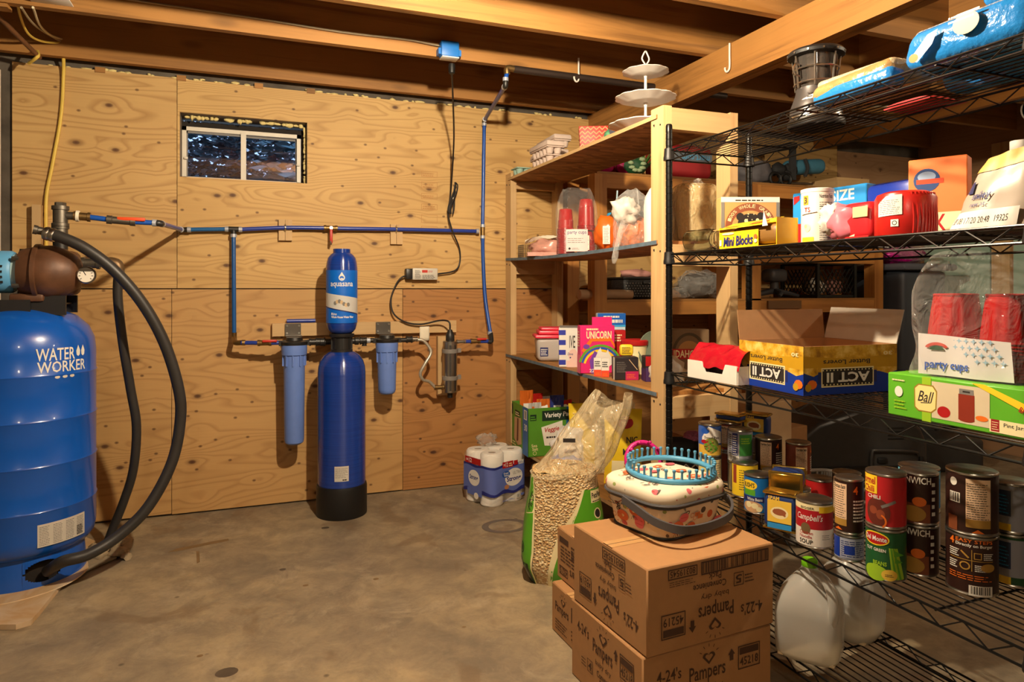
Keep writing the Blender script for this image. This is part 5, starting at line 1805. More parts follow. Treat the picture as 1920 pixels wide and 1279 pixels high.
p.rect(.0, .0, d, .09, mat('soft_pink', (226, 110, 140), .5)).lines(.012, .13, .048, .21, 6, 'cream', .5)
p.build('printed_label', t)
p = MB().box((.03, .0, h + .018), (.1, .003, .045), M=Matrix.Identity(4)).build('open_flap', 'cereal_pink', t, smooth=False)
w, d, h = .145, .05, .285
t = carton('food_box', 'blue and white box standing behind the pink cereal box', 'box', (1.735, 3.09, Z3), -.3, (w, d, h), mat('box_pale', (190, 206, 214), .5))
p = front(w, d, h); p.rect(0, .225, w, h, 'blue').lines(.03, .262, .115, .278, 1, 'white', .6).lines(.045, .236, .135, .254, 1, 'white', .9, 3).rect(0, .215, w, .225, 'sky'); p.build('printed_label', t)
w, d, h = .10, .05, .205
t = carton('food_box', 'red box squeezed between the pink cereal box and the red-lidded tub', 'box', (1.70, 2.985, Z3), -.3, (w, d, h), 'red')
p = front(w, d, h); p.lines(.01, .15, .09, .19, 3, 'cream', .5); p.build('printed_label', t)
def lid_tub(label, x, y, body, lid, r=.062, h=.145):
    t = thing('lidded_tub', label, 'tub', (x, y, Z3), 0, 'red-lidded tubs')
    MB().lathe([(r - .01, 0), (r - .006, .004), (r - .001, h), (r, h + .004)], 30).build('tub', body, t)
    MB().lathe([(r + .003, h - .004), (r + .004, h), (r + .004, h + .016), (r - .004, h + .022), (r - .012, h + .020), (0, h + .020)], 30).build('lid', lid, t)
    p = Print(R=r - .002, A=math.atan2(-y, -x), lift=.0035)
    p.rect(-.05, .02, .02, .105, 'cream').ell(-.02, .085, .014, .018, 'red').lines(-.045, .035, .015, .065, 3, 'red', .5)
    p.build('printed_label', t)
lid_tub('cream plastic tub with a red lid behind the dark tea boxes', 1.725, 2.84, 'cream', 'red')
lid_tub('red and white lidded tub half hidden by the front post', 1.80, 2.62, 'porcelain', mat('lid_coral', (214, 84, 66), .4), .06, .13)
t = thing('serving_plate', 'dull green round plate propped upright at the back of the third board', 'plate', (1.815, 2.795, Z3))
MB().lathe([(0, 0), (.07, .0), (.105, .012), (.103, .016), (.07, .005), (0, .005)], 36, M=Matrix.Translation((0, 0, .105)) @ Matrix.Rotation(PI / 2 - .2, 4, 'X')).build('plate', mat('sage', (112, 124, 104), .5), t)
mat('tea_black', (40, 34, 38), .5); mat('berry', (176, 28, 84), .5)
def tea(label, x, y, rz, w, d, h, k):
    t = carton('tea_box', label, 'box', (x, y, Z3), rz, (w, d, h), 'tea_black', 'dark tea boxes')
    p = front(w, d, h)
    if k == 0:
        p.rect(w * .45, 0, w, h * .38, 'berry').lines(w * .08, h * .35, w * .5, h * .85, 6, 'grey', .3).lines(w * .5, h * .08, w * .9, h * .3, 3, 'orange', .4).line(w * .6, h * .9, w * .95, h * .45, .003, 'beige')
    else:
        p.rect(0, h * .62, w, h, 'red').lines(w * .3, h * .72, w * .9, h * .9, 2, 'pink', .5).poly([(0, 0), (w * .5, 0), (w * .2, h * .55), (0, h * .55)], mat('plum', (70, 44, 92), .5)).lines(w * .55, h * .3, w * .9, h * .5, 2, 'white', .4)
    p.build('printed_label', t)
    p = left(w, d, h); p.rect(d * .55, 0, d, h, 'white') if k == 0 else p.rect(0, 0, d, h * .5, 'plum'); p.build('printed_label', t)
tea('dark tea box with berry red corner at the edge of the third board', 1.59, 2.70, -.30, .108, .07, .102, 0)
tea('dark tea box with red upper band partly behind the front post', 1.70, 2.60, -.3, .13, .07, .112, 1)
for k in range(2):
    w, d, h = .036, .03, .084
    t = carton('glue_box', ['slim white and orange box left of its twin before the cereal box', 'slim white and orange box right of its twin before the cereal box'][k], 'box', (1.528 + .018 * k, 2.845 - .040 * k, Z3), -.45, (w, d, h), 'white', 'slim white and orange boxes', .001)
    p = front(w, d, h); p.rect(0, 0, w, h * .36, mat('tomato', (224, 70, 40), .5)).lines(.004, h * .55, w - .004, h * .9, 3, 'ink', .5).lines(.006, .006, w - .006, .02, 2, 'orange', .5); p.build('printed_label', t)
t = thing('packet', 'yellow sachet with dark print lying on the tea box', 'packet', (1.60, 2.705, Z3 + .103), -.4)
MB().rbox((0, .0, .028), (.062, .03, .052), .012, 2).build('sachet', 'yellow', t)
p = Print(O=(-.025, -.0151, .01), U=(1, 0, 0), V=(0, 0, 1)); p.lines(.004, .004, .046, .036, 5, 'ink', .45); p.build('printed_label', t)
w, d, h = .175, .06, .235
t = carton('potato_box', 'brown potato box with red banner reading IDAHOAN behind the red packet', 'box', (1.785, 2.50, Z3), -.35, (w, d, h), mat('idaho_brown', (112, 88, 62), .5))
p = front(w, d, h)
p.ring(w / 2, .125, .075, .095, .012, mat('dk_olive', (70, 56, 36), .5), 24, 0, PI).ell(w / 2, .135, .05, .05, mat('potato', (166, 120, 66), .5), 20, 0, PI)
p.rect(0, .105, w, .15, 'red').text('IDAHOAN', .02, .112, w - .02, .145, 'cream', bold=.02).lines(.04, .05, .13, .07, 1, 'cream', .5)
p.build('printed_label', t)
t = thing('plastic_bag', 'crumpled white plastic bag beside the front post on the third board', 'bag', (1.635, 2.43, Z3), -.4)
MB().blob((0, 0, .06), (.075, .06, .064), 21, .28, 2.4, 3, cut=-.9).build('bag', mat('white_film', (206, 196, 184), .4, noise=.08), t)

# ---- bottom board
Z4 = WS[3] + .001
w, d, h = .335, .29, .275
c4 = Vector((1.47, 3.565, Z4)) + Matrix.Rotation(-.05, 3, 'Z') @ Vector((w / 2, d / 2, 0))
t = thing('snack_carton', 'open green and blue snack carton reading Variety Pack on the bottom board', 'box', c4, -.05)
mat('pack_green', (84, 142, 40), .45); mat('pack_blue', (28, 94, 160), .45); mat('pack_dark', (20, 44, 30), .5)
m = MB()
th = .004
m.box((0, -d / 2 + th / 2, h / 2), (w, th, h)).box((0, d / 2 - th / 2, h / 2), (w, th, h)).box((-w / 2 + th / 2, 0, h / 2), (th, d, h)).box((w / 2 - th / 2, 0, h / 2), (th, d, h)).box((0, 0, th / 2), (w, d, th))
m.build('carton', 'pack_green', t, smooth=False)
p = front(w, d, h)
p.rect(w * .70, 0, w, h, 'pack_blue').poly([(.09, .205), (w * .88, .232), (w * .88, .262), (.085, .258)], 'pack_dark').rect(.085, .20, w * .86, .256, 'pack_dark')
p.text('Variety Pack', .10, .212, w * .84, .248, 'white', bold=.025, slope=.03)
p.rect(.012, .205, .05, .24, 'pack_dark').lines(.015, .21, .047, .236, 2, 'green', .5)
p.poly([(.08, .165), (.21, .198), (.215, .05), (.10, .06)], 'paper').text('Veggie', .10, .13, .19, .165, 'red', bold=.02, shear=.2, slope=.1).lines(.11, .10, .19, .12, 1, 'ink', .5)
p.poly([(.225, .17), (.32, .18), (.31, .06), (.235, .07)], 'sky')
p.text('Sea', .02, .055, .055, .072, 'cream', bold=.01).text('Salt', .025, .035, .06, .052, 'cream', bold=.01).ring(.04, .02, .011, .011, .002, 'cream')
p.build('printed_label', t)
p = left(w, d, h)
p.rect(d * .68, 0, d, h, 'pack_blue').rect(d * .76, .205, d * .94, .26, 'paper').bars(d * .78, .21, d * .92, .255, 'ink', 12).text('30', d * .78, .14, d * .95, .18, 'white', bold=.02)
p.rect(.06, .20, .15, .235, 'pack_dark').lines(.065, .205, .145, .23, 2, 'cream', .5).poly([(.04, .06), (.05, .19), (.17, .20), (.18, .05), (.11, .03)], mat('crisp_pic', (190, 150, 110), .6)).poly([(.09, .05), (.10, .19), (.125, .19), (.12, .06)], mat('cocoa', (96, 52, 34), .6))
p.rect(.0, .20, .022, .262, 'pack_dark').lines(.01, .02, .08, .05, 2, 'cream', .5)
p.build('printed_label', t)
bagmats = ['white', 'orange', 'navy', 'red', 'orange', 'red', 'paper', 'navy']
for i in range(8):
    rd = random.Random(i + 40)
    x = c4.x - .11 + .07 * (i % 4) + rd.uniform(-.01, .01)
    y = c4.y - .07 + .13 * (i // 4)
    lab = ['white crisp bag', 'orange crisp bag', 'navy crisp bag', 'red crisp bag', 'second orange crisp bag', 'second red crisp bag', 'pale crisp bag', 'second navy crisp bag'][i] + [' at the front left of the open snack carton', ' second from the left at the front of the snack carton', ' third from the left at the front of the snack carton', ' at the front right of the snack carton', ' at the back left of the snack carton', ' second from the left at the back of the snack carton', ' third from the left at the back of the snack carton', ' at the back right of the snack carton'][i]
    t2, fn = pouch('crisp_bag', lab, 'bag', (x, y, Z4 + .006), rd.uniform(-.2, .2), .085, (.30, .31, .33, .30, .33, .33, .29, .29)[i] + rd.uniform(-.01, .02), .04, mat('foil_' + bagmats[i], {'white': (214, 210, 206), 'orange': (216, 110, 40), 'navy': (50, 60, 130), 'red': (186, 36, 30), 'paper': (206, 190, 170)}[bagmats[i]], .25, .15), 'crisp bags in the snack carton', i, rd.uniform(-.08, .08), .022)
    p = Print(fn=fn, step=.03, lift=.0022); p.rect(.02, .24, .065, .27, ('orange', 'white', 'white', 'cream', 'white', 'cream', 'navy', 'white')[i]); p.build('printed_label', t2)
t, fn = pouch('mix_bag', 'yellow bag folded at the top behind the clear shavings bag', 'bag', (1.70, 3.30, Z4), -.3, .19, .335, .09, mat('bag_yellow', (232, 196, 40), .35), 'yellow bags on the bottom board', 2, 0, .01)
p = Print(fn=fn, step=.03, lift=.0022); p.rect(.02, .28, .18, .284, mat('mustard', (200, 160, 30), .4)); p.build('printed_label', t)
t, fn = pouch('mix_bag', 'yellow bag with red oval badge near the front post on the bottom board', 'bag', (1.715, 2.93, Z4), -.35, .19, .365, .09, 'bag_yellow', 'yellow bags on the bottom board', 5, 0, .008)
p = Print(fn=fn, step=.02, lift=.0022)
p.ell(.105, .30, .04, .028, 'red').lines(.082, .293, .128, .306, 1, 'cream', .8, 2).text('NIC', .105, .205, .165, .235, 'ink', bold=.02).text('MIX', .085, .15, .145, .18, 'ink', bold=.02).rect(.03, .02, .17, .12, 'cream').text('59', .09, .09, .125, .118, 'orange', bold=.02)
p.build('printed_label', t)
t = thing('clamshell', 'clear plastic clamshell tray standing at the back of the bottom board', 'tray', (1.75, 3.06, Z4), -.4)
MB().rbox((0, .03, .19), (.21, .05, .38), .02, 3, M=Matrix.Rotation(-.12, 4, 'X')).build('tray', 'frosted', t)
for k in range(12):
    MB().rbox((-.07 + .046 * (k % 4), -.002, .24 + .04 * (k // 4)), (.03, .012, .02), .006, 2, M=Matrix.Rotation(-.12, 4, 'X')).build('dimple', 'black', t)
t = thing('plastic_bag', 'white plastic bag with a blue band slumped at the shelf edge', 'bag', (1.60, 3.30, Z4), -.2)
MB().blob((0, -.0, .105), (.085, .055, .108), 31, .24, 2.2, 4, cut=-.96).build('bag', mat('white_gloss', (216, 210, 204), .28, noise=.05), t)
MB().blob((-.012, -.012, .045), (.088, .055, .038), 31, .1, 2.2, 3, cut=-.9).build('blue_band', 'blue', t)
t = thing('fabric_bin', 'black and white chevron fabric bin on the bottom board behind the cans', 'bin', (1.73, 2.47, Z4), -.35)
MB().rbox((0, 0, .14), (.20, .16, .28), .02, 2).build('bin', mat('bin_black', (34, 32, 34), .7), t)
p = front(.20, .16, .28)
for k in range(7):
    yy = .02 + k * .03
    for i in range(5):
        a = i * .04
        p.poly([(a, yy), (a + .02, yy + .018), (a + .04, yy), (a + .04, yy + .007), (a + .02, yy + .025), (a, yy + .007)], 'paper')
p.build('pattern', t)
MB().blob((.01, 0, .29), (.10, .07, .035), 5, .25, 2.2, 2).build('black_cloth', 'bin_black', t)
MB().blob((.05, -.02, .32), (.05, .03, .03), 9, .2, 2.2, 2).build('pink_cloth', mat('dot_pink', (170, 90, 120), .8, noise=.5, nscale=120), t)
for k, (xx, yy, hh) in enumerate(((2.12, 2.75, .50), (2.55, 3.0, .62), (2.86, 3.2, .42))):
    carton('storage_box', ['plain brown carton on the floor behind the pine shelf', 'tall yellowish carton on the floor left of the black case', 'low brown carton on the floor behind the tall one'][k], 'box', (xx, yy, 0), .1 * k, (.3, .3, hh), ['kraft_dark', 'beige', 'kraft'][k], 'cartons on the floor at the back')

# ================================================================ wire rack: top shelf
R1z, R2z, R3z, R4z, R5z = [z + .0008 for z in RZ]
AI = -PI / 2          # turned to face the aisle
t = thing('camp_lantern', 'big black and silver camping lantern on the top wire shelf', 'lantern', (1.715, 1.705, R1z))
MB().lathe([(.0, 0), (.085, 0), (.088, .006), (.085, .022), (.080, .026)], 40).build('base', 'black', t)
MB().lathe([(.079, .026), (.079, .034)], 40).build('silver_band', 'steel', t)
MB().lathe([(.080, .034), (.079, .06), (.070, .085), (.062, .11), (.060, .125)], 40).build('lower_body', mat('lantern_dark', (60, 58, 58), .35, .3), t)
p = Print(fn=lambda u, v, h: Vector(((.0705 - .09 * (v - .05) + h) * math.cos(-2.3 + u / .07), (.0705 - .09 * (v - .05) + h) * math.sin(-2.3 + u / .07), .035 + v)), step=.01)
p.poly([(-.05, .045), (.06, .085), (.06, .055), (-.05, .012)], 'paper').lines(-.03, .05, .05, .075, 2, 'ink', .3)
p.build('printed_label', t)
MB().lathe([(.056, .125), (.060, .17), (.066, .225)], 36).build('globe', mat('lantern_glass', (120, 112, 106), .05, 0, .85, ior=1.2), t)
MB().lathe([(.022, .125), (.022, .225)], 20).build('lamp_tube', 'white', t)
for k in range(7):
    a = k * 2 * PI / 7 + .3
    MB().tube([(.064 * math.cos(a), .064 * math.sin(a), .125), (.067 * math.cos(a), .067 * math.sin(a), .17), (.074 * math.cos(a), .074 * math.sin(a), .228)], .003, 6).build('guard_bar', 'steel', t)
for zz, rr in ((.14, .066), (.185, .069)):
    MB().tube([(rr * math.cos(2 * PI * i / 32), rr * math.sin(2 * PI * i / 32), zz) for i in range(32)], .0025, 6, closed=True).build('guard_ring', 'steel', t)
for sx in (-1, 1):
    MB().tube([(.067 * sx, 0, .16), (.088 * sx, 0, .165), (.092 * sx, 0, .185), (.08 * sx, 0, .20), (.068 * sx, 0, .195)], .003, 6, sub=4).build('handle_loop', 'steel', t)
cp_ = MB().lathe([(.074, .226), (.086, .229), (.088, .238), (.082, .246), (.06, .252), (0, .254)], 40).build('cap', 'black', t)
for k in range(12):
    a = k * 2 * PI / 12
    MB().cyl((.0865 * math.cos(a), .0865 * math.sin(a), .2335), (.0895 * math.cos(a), .0895 * math.sin(a), .2335), .003, n=8).build('rivet', 'steel', cp_)
mat('diaper_blue', (30, 108, 172), .22, noise=.06, nscale=26, bump=.7)
def soft_pack(name, label, loc, rz, w, d, h, seed, tilt=0.0):
    t = thing(name, label, 'pack', loc, rz, 'blue plastic packs on the top shelf')
    t.rotation_euler = (0, tilt, rz)
    from mathutils import noise as mn
    m = MB().rbox((0, 0, h / 2), (w, d, h), min(h, d) * .42, 5)
    m.v = [tuple(Vector(v) * (1 + .10 * mn.noise(Vector(v) * 18 + Vector((seed, 0, 0))))) for v in m.v]
    zs = min(v[2] for v in m.v)
    m.v = [(v[0], v[1], v[2] - zs) for v in m.v]
    m.build('wrapper', mat('tan_film', (150, 118, 74), .2, noise=.25, nscale=34, bump=.6) if seed == 1 else 'diaper_blue', t)
    m2 = MB().rbox((0, 0, h * .80), (w * .93, d * .86, h * .46), h * .2, 4)
    m2.v = [tuple(Vector(v) * (1 + .06 * mn.noise(Vector(v) * 22 + Vector((seed, 3, 0))))) for v in m2.v]
    m2.build('clear_top', 'haze_bag' if seed == 1 else 'wrap', t)
    return t
t = soft_pack('bread_pack', 'blue and clear plastic bread pack lying right of the lantern', (1.60, 1.39, R1z), AI, .27, .17, .07, 1)
MB().rbox((.0, -.058, .024), (.262, .062, .046), .016, 3).build('blue_band', 'diaper_blue', t)
t = soft_pack('diaper_pack', 'big blue plastic pack with a baby picture at the right end of the top shelf', (1.60, 1.055, R1z), AI, .30, .24, .095, 2)
p = Print(fn=lambda u, v, h: Vector((-.12 + u, -.128 - h - .004 * math.sin(v * 30), .012 + v)), step=.05)
p.poly([(0, .01), (.05, .055), (.075, .06), (.06, .03), (.02, .0)], 'white').ell(.012, .012, .012, .010, 'orange').ell(.14, .05, .03, .024, 'beige').rect(.12, .07, .17, .075, 'white').lines(.10, .06, .16, .08, 2, 'white', .4)
p.build('printed_label', t)
t = soft_pack('diaper_pack', 'second blue plastic pack with white top lying on the blue pack', (1.63, .955, R1z + .108), AI, .20, .18, .06, 3, 0.0)
MB().rbox((-.02, .02, .075), (.16, .11, .025), .012, 3).build('white_top', 'paper', t)
MB().rbox((-.08, -.06, .05), (.05, .03, .03), .01, 2).build('orange_corner', 'orange', t)
t, fn = pouch('packet', 'red and white packet lying flat behind the lantern on the top shelf', 'packet', (1.755, 1.555, R1z + .03), AI, .15, .16, .035, 'red', None, 4)
t.rotation_euler = (-PI / 2 + .02, 0, AI)
t.location = (1.79, 1.44, R1z + .018)
t = soft_pack('wipes_pack', 'dark blue plastic pack at the back of the top shelf', (1.775, 1.18, R1z), AI, .24, .10, .09, 4)

# ================================================================ second wire shelf
t = thing('glass_jar', 'empty clear glass jar lying on its side on the second wire shelf', 'jar', (1.52, 2.03, R2z + .041), AI + .15)
Mj = Matrix.Rotation(PI / 2, 4, 'Y')
gl = mat('jar_glass', (226, 234, 226), .04, 0, 1.0, ior=1.45, noise=0)
MB().lathe([(.0, -.075), (.03, -.075), (.040, -.066), (.040, .035), (.036, .048), (.030, .054), (.030, .075), (.0275, .075), (.0275, .054), (.033, .046), (.037, .034), (.037, -.064), (.03, -.072), (0, -.072)], 32, M=Mj).build('jar', gl, t)
for xx in (.058, .066):
    MB().tube([(xx, .0315 * math.cos(2 * PI * i / 24), .0315 * math.sin(2 * PI * i / 24)) for i in range(24)], .0014, 6, closed=True).build('screw_thread', gl, t)
w, d, h = .205, .055, .185
t = carton('cracker_box', 'tan cracker box with a bear in a brown ring on the second shelf', 'box', (1.63, 1.93, R2z), -.35, (w, d, h), mat('bear_tan', (196, 150, 92), .5))
p = front(w, d, h)
p.rect(0, h - .018, w, h, 'paper').lines(.05, h - .014, .15, h - .005, 1, 'ink', .5).rect(0, 0, .012, h - .018, 'grey').rect(w - .012, 0, w, h - .018, 'grey')
p.ell(w / 2, .084, .088, .080, mat('bear_ring', (142, 78, 52), .5), 36).ell(w / 2, .078, .066, .060, 'bear_tan', 30)
for k, ch in enumerate('100% WHOLE GRAINS'):
    a = PI * (.90 - .80 * k / 16)
    if ch != ' ':
        p.text(ch, w / 2 + .077 * math.cos(a) - .005, .084 + .070 * math.sin(a) - .006, w / 2 + .077 * math.cos(a) + .005, .084 + .070 * math.sin(a) + .006, 'cream', rot=a - PI / 2)
p.ell(w / 2, .088, .046, .040, 'ink').ell(w / 2 - .036, .116, .014, .014, 'ink').ell(w / 2 + .036, .118, .014, .014, 'ink').ell(w / 2 + .008, .084, .02, .016, 'beige').ell(w / 2 + .008, .090, .010, .007, 'ink').ell(w / 2 - .016, .102, .006, .007, 'cream').ell(w / 2 + .024, .104, .006, .007, 'cream')
rd = random.Random(5)
for i in range(26):
    a, r_ = rd.uniform(0, 6.28), .040 * math.sqrt(rd.random())
    p.ell(w / 2 + r_ * math.cos(a), .088 + r_ * math.sin(a), .0018, .0024, 'cream', 6)
p.build('printed_label', t)
p = right(w, d, h); p.rect(0, 0, d, h, 'grey').rect(.005, .1, d - .005, h - .02, 'paper').lines(.008, .105, d - .008, h - .03, 7, 'grey', .4); p.build('printed_label', t)
w, d, h = .262, .085, .085
t = thing('pudding_box', 'open yellow box reading Mini Blocks at the edge of the second shelf', 'box', (1.528, 1.765, R2z), AI + .03)
m = MB()
th = .002
m.box((-.04, -d / 2 + th, h * .32), (w - .08, th, h * .64)).box((0, d / 2 - th, h / 2), (w, th, h)).box((-w / 2 + th, 0, h * .42), (th, d, h * .84)).box((w / 2 - th, 0, h / 2), (th, d, h)).box((0, 0, th / 2), (w, d, th))
m.build('carton', mat('pud_yellow', (238, 190, 30), .4), t, smooth=False)
MB().sheet(lambda u, v: (-w / 2 - .008 + u * (w - .03), -d / 2 - .006 + v * .075, h * .74 + .026 * v + .004 * u), 8, 3).build('raised_flap', 'pud_yellow', t)
MB().prism([(0, 0), (.022, 0), (.006, .045)], 0, .002, M=Matrix.Translation((w / 2 - .055, -d / 2 - .004, h * .72)) @ Matrix.Rotation(PI / 2, 4, 'X')).build('torn_corner', 'white', t)
MB().rbox((.02, .0, h * .45), (w * .8, d * .8, h * .72), .02, 3).build('inner_wrapper', mat('pud_inner', (120, 84, 34), .5), t)
p = Print(O=(-w / 2, -d / 2, 0), U=(1, 0, 0), V=(0, 0, 1), lift=.0012)
p.text('Mini Blocks', .022, .008, .160, .040, 'navy', bold=.02, shear=.15, slope=.02).ell(.045, .049, .030, .004, 'cream').ell(.172, .032, .008, .008, mat('choc', (150, 90, 40), .5)).ell(.172, .018, .007, .006, 'cream').rect(.004, .01, .013, .03, 'paper')
p.build('printed_label', t)
p = Print(fn=lambda u, v, hh: Vector((-w / 2 + u, -d / 2 - .006 + v * .88 - hh * .3, h * .74 + .026 * v / .085 + .004 * u / .23 + .002 + hh)), step=.05)
p.text('Velveeta', .012, .012, .085, .036, 'red', bold=.02, shear=.2).poly([(.12, .02), (.2, .028), (.19, .058), (.13, .052)], 'orange')
p.build('printed_label', t)
t = thing('oat_canister', 'round cream food canister with nutrition panel on the second shelf', 'canister', (1.615, 1.60, R2z))
r, h = .046, .17
MB().lathe([(r - .003, 0), (r, .003), (r, h - .012), (r - .001, h - .010)], 36).build('tube', mat('can_cream', (226, 210, 192), .5), t)
MB().lathe([(r + .001, h - .012), (r + .0015, h - .002), (r - .004, h), (r - .006, h - .004), (0, h - .004)], 36, caps=False).build('rim', 'white', t)
p = Print(R=r, A=math.atan2(-1.6, -1.615), lift=.0006)
p.rect(.004, .008, .052, h - .016, 'paper').text('Nutrition Facts', .006, h - .032, .05, h - .020, 'ink', bold=.02).lines(.006, .012, .05, h - .04, 18, 'grey', .4).rect(-.044, h - .05, -.026, h - .022, mat('amber', (220, 150, 40), .5)).text('3', -.040, h - .046, -.030, h - .027, 'ink', bold=.02)
p.rect(.006, .060, .05, .063, 'ink').rect(.006, .112, .05, .114, 'ink').rect(-.05, .0, -.01, .022, 'yellow').text('TS', -.04, .098, -.02, .112, 'red', bold=.01).line(-.05, .09, .0, .096, .002, 'dkbrown').ell(-.03, .05, .010, .012, 'cream').ell(-.035, .055, .005, .006, 'beige')
p.build('printed_label', t)
w, d, h = .275, .05, .19
t = carton('pantry_box', 'sky blue box reading PANTRY SIZE behind the canister', 'box', (1.765, 1.685, R2z), AI + .10, (w, d, h), mat('pantry_blue', (24, 134, 206), .45))
p = front(w, d, h)
p.rect(0, 0, w, .085, 'red').text('PANTRY', .035, .135, .135, .168, 'white', bold=.02).text('SIZE', .15, .145, .235, .18, 'white', bold=.02).rect(.14, .04, w, .13, mat('steel_blue', (40, 84, 130), .4)).poly([(.006, .15), (.03, .165), (.03, .18), (.006, .178)], 'red').ell(.20, .085, .05, .03, 'navy')
p.build('printed_label', t)
t = thing('plastic_tray', 'glossy dark blue tray leaning on the boxes of the second shelf', 'tray', (1.775, 1.45, R2z + .0), AI)
MB().rbox((0, 0, .09), (.17, .08, .18), .02, 2).build('tray', mat('tray_blue', (20, 50, 150), .25), t)
t = thing('pasta_bag', 'crinkled pink and silver bag beside the canister on the second shelf', 'bag', (1.60, 1.475, R2z), AI)
MB().blob((-.0, .0, .055), (.07, .05, .058), 41, .22, 2.2, 3, cut=-.95).build('bag', mat('pink_bag', (206, 110, 124), .3, noise=.15), t)
MB().blob((-.035, -.02, .075), (.035, .03, .04), 43, .35, 2.8, 3).build('silver_fold', 'white_film', t)
MB().rbox((.055, .012, .055), (.10, .085, .105), .02, 3, taper=1.08).build('red_tub', mat('tub_red', (190, 34, 40), .3), t)
MB().rbox((.075, -.034, .078), (.05, .003, .03), .001, 1).build('price_tag', 'beige', t)
p = Print(O=(.0, -.034, .0), U=(1, 0, 0), V=(0, 0, 1), lift=.004)
p.ell(.024, .025, .008, .012, 'navy').poly([(.02, .006), (.06, .018), (.058, .008)], 'cream').rect(.0, .0, .105, .012, 'red')
p.build('printed_label', t)
t = thing('red_bundle', 'big shrink-wrapped red can bundle with white leaflet on the second shelf', 'bundle', (1.595, 1.285, R2z), 0)
MB().lathe([(.068, 0), (.072, .006), (.072, .100), (.066, .112), (.05, .118), (0, .119)], 44).build('body', mat('bundle_red', (178, 30, 24), .3, noise=.06), t)
p = Print(R=.072, A=math.atan2(-1.285, -1.595) - .35, lift=.0015)
p.poly([(-.045, .052), (-.045, .085), (-.02, .104), (.018, .106), (.018, .055)], 'paper').lines(-.04, .058, .014, .096, 8, 'grey', .35, 3).rect(-.008, .025, .010, .043, 'paper').ring(.001, .034, .006, .006, .002, 'ink', 12)
p.build('printed_label', t)
for k in range(9):
    a = math.atan2(-1.265, -1.6) + .25 + .13 * k
    MB().tube([(.0715 * math.cos(a), .0715 * math.sin(a), .004), (.0728 * math.cos(a + .02), .0728 * math.sin(a + .02), .05), (.067 * math.cos(a - .03), .067 * math.sin(a - .03), .111)], .0024, 6, sub=3).build('wrap_fold', 'bundle_red', t)
w, d, h = .14, .06, .225
t = carton('milk_box', 'orange milk carton box with a blue ring logo on the second shelf', 'box', (1.775, 1.325, R2z), AI + .45, (w, d, h), mat('milk_orange', (226, 120, 62), .45))
p = front(w, d, h)
p.ell(.045, .165, .032, .032, mat('logo_blue', (44, 70, 120), .4)).ell(.045, .175, .022, .014, mat('logo_pale', (150, 170, 200), .4)).rect(.02, .155, .085, .168, mat('logo_red', (220, 70, 40), .4)).rect(0, .0, w, .075, 'cream').text('MILK', .008, .022, .092, .07, 'red', bold=.02)
p.build('printed_label', t)
t = thing('grocery_bag', 'grey and white plastic grocery bag with printed date strip at the right end', 'bag', (1.635, 1.035, R2z), AI + .2)
from mathutils import noise as _mn
def gb(u, v):
    a = 2 * PI * u
    k = 1 + .16 * _mn.noise(Vector((math.cos(a) * 2.2, math.sin(a) * 2.2, v * 3 + 5)))
    q = 1 - .38 * v ** 1.6
    return Vector((.13 * math.cos(a) * k * q + .03 * v, .09 * math.sin(a) * k * q, .19 * v * (1 + .12 * math.cos(a - .6))))
MB().sheet(gb, 40, 16).build('bag', mat('bag_greige', (168, 154, 140), .35, noise=.12, nscale=9), t, ang=80)
MB().sheet(lambda u, v: (lambda q: Vector((q.x * 1.02, q.y * 1.02, q.z + .002)))(gb(.38 + .4 * u, .80 + .2 * v)), 20, 4).build('tan_fold', mat('tan_fold', (206, 160, 84), .5), t, ang=80)
p = Print(fn=lambda u, v, h: gb(.545 + u * .95, v / .19) + Vector((0, -.004 - h, 0)), step=.01)
p.rect(.02, .004, .26, .05, 'porcelain').text('BB 08/17/20 20:48', .075, .018, .185, .034, 'ink', bold=.0).text('19325', .20, .018, .235, .034, 'ink')
p.text('smiley', .09, .075, .17, .10, 'navy', bold=.01).text('new at', .10, .062, .16, .071, 'navy').poly([(.03, .10), (.08, .098), (.075, .13), (.035, .125)], mat('bag_print', (50, 54, 92), .4))
p.build('printed_label', t)
t = thing('drink_bottle', 'white-capped pale bottle standing behind the grocery bag', 'bottle', (1.79, 1.125, R2z))
MB().lathe([(.03, 0), (.034, .004), (.034, .17), (.02, .205), (.016, .212)], 24).build('bottle', 'can_cream', t)
MB().lathe([(.02, .21), (.021, .212), (.021, .235), (0, .236)], 20).build('cap', 'porcelain', t)

# ================================================================ third wire shelf
t = thing('fruit_punnet', 'white moulded tray in torn red shrink wrap on the third wire shelf', 'pack', (1.545, 1.935, R3z), AI + .05)
m = MB()
w, d = .25, .13
poly = [(-w / 2, 0), (w / 2, 0), (w / 2, .062), (w * .28, .062), (w * .22, .028), (-w * .12, .028), (-w * .2, .062), (-w / 2, .062)]
MB().prism(poly, 0, .004, M=Matrix.Translation((0, -d / 2, 0)) @ Matrix.Rotation(PI / 2, 4, 'X')).build('tray_front', 'porcelain', t)
MB().box((0, 0, .002), (w, d, .004)).box((0, d / 2, .03), (w, .004, .06)).box((-w / 2, 0, .03), (.004, d, .06)).box((w / 2, 0, .03), (.004, d, .06)).build('tray', 'porcelain', t, smooth=False)
def rw(u, v):
    return Vector((-w / 2 * 1.02 + u * w * 1.04, (v - .5) * d * (1.06 - .25 * math.sin(PI * v)), .045 + .075 * math.sin(PI * min(1, max(0, v))) ** .5 + .012 * _mn.noise(Vector((u * 6, v * 4, 2)))))
MB().sheet(rw, 24, 14).build('red_wrap', mat('wrap_red', (166, 16, 34), .22, noise=.1, nscale=30, bump=.5), t, ang=80)
MB().rbox((.02, .0, .04), (.15, .08, .06), .015, 2).build('contents', 'dkbrown', t)
w, d, h = .355, .30, .145
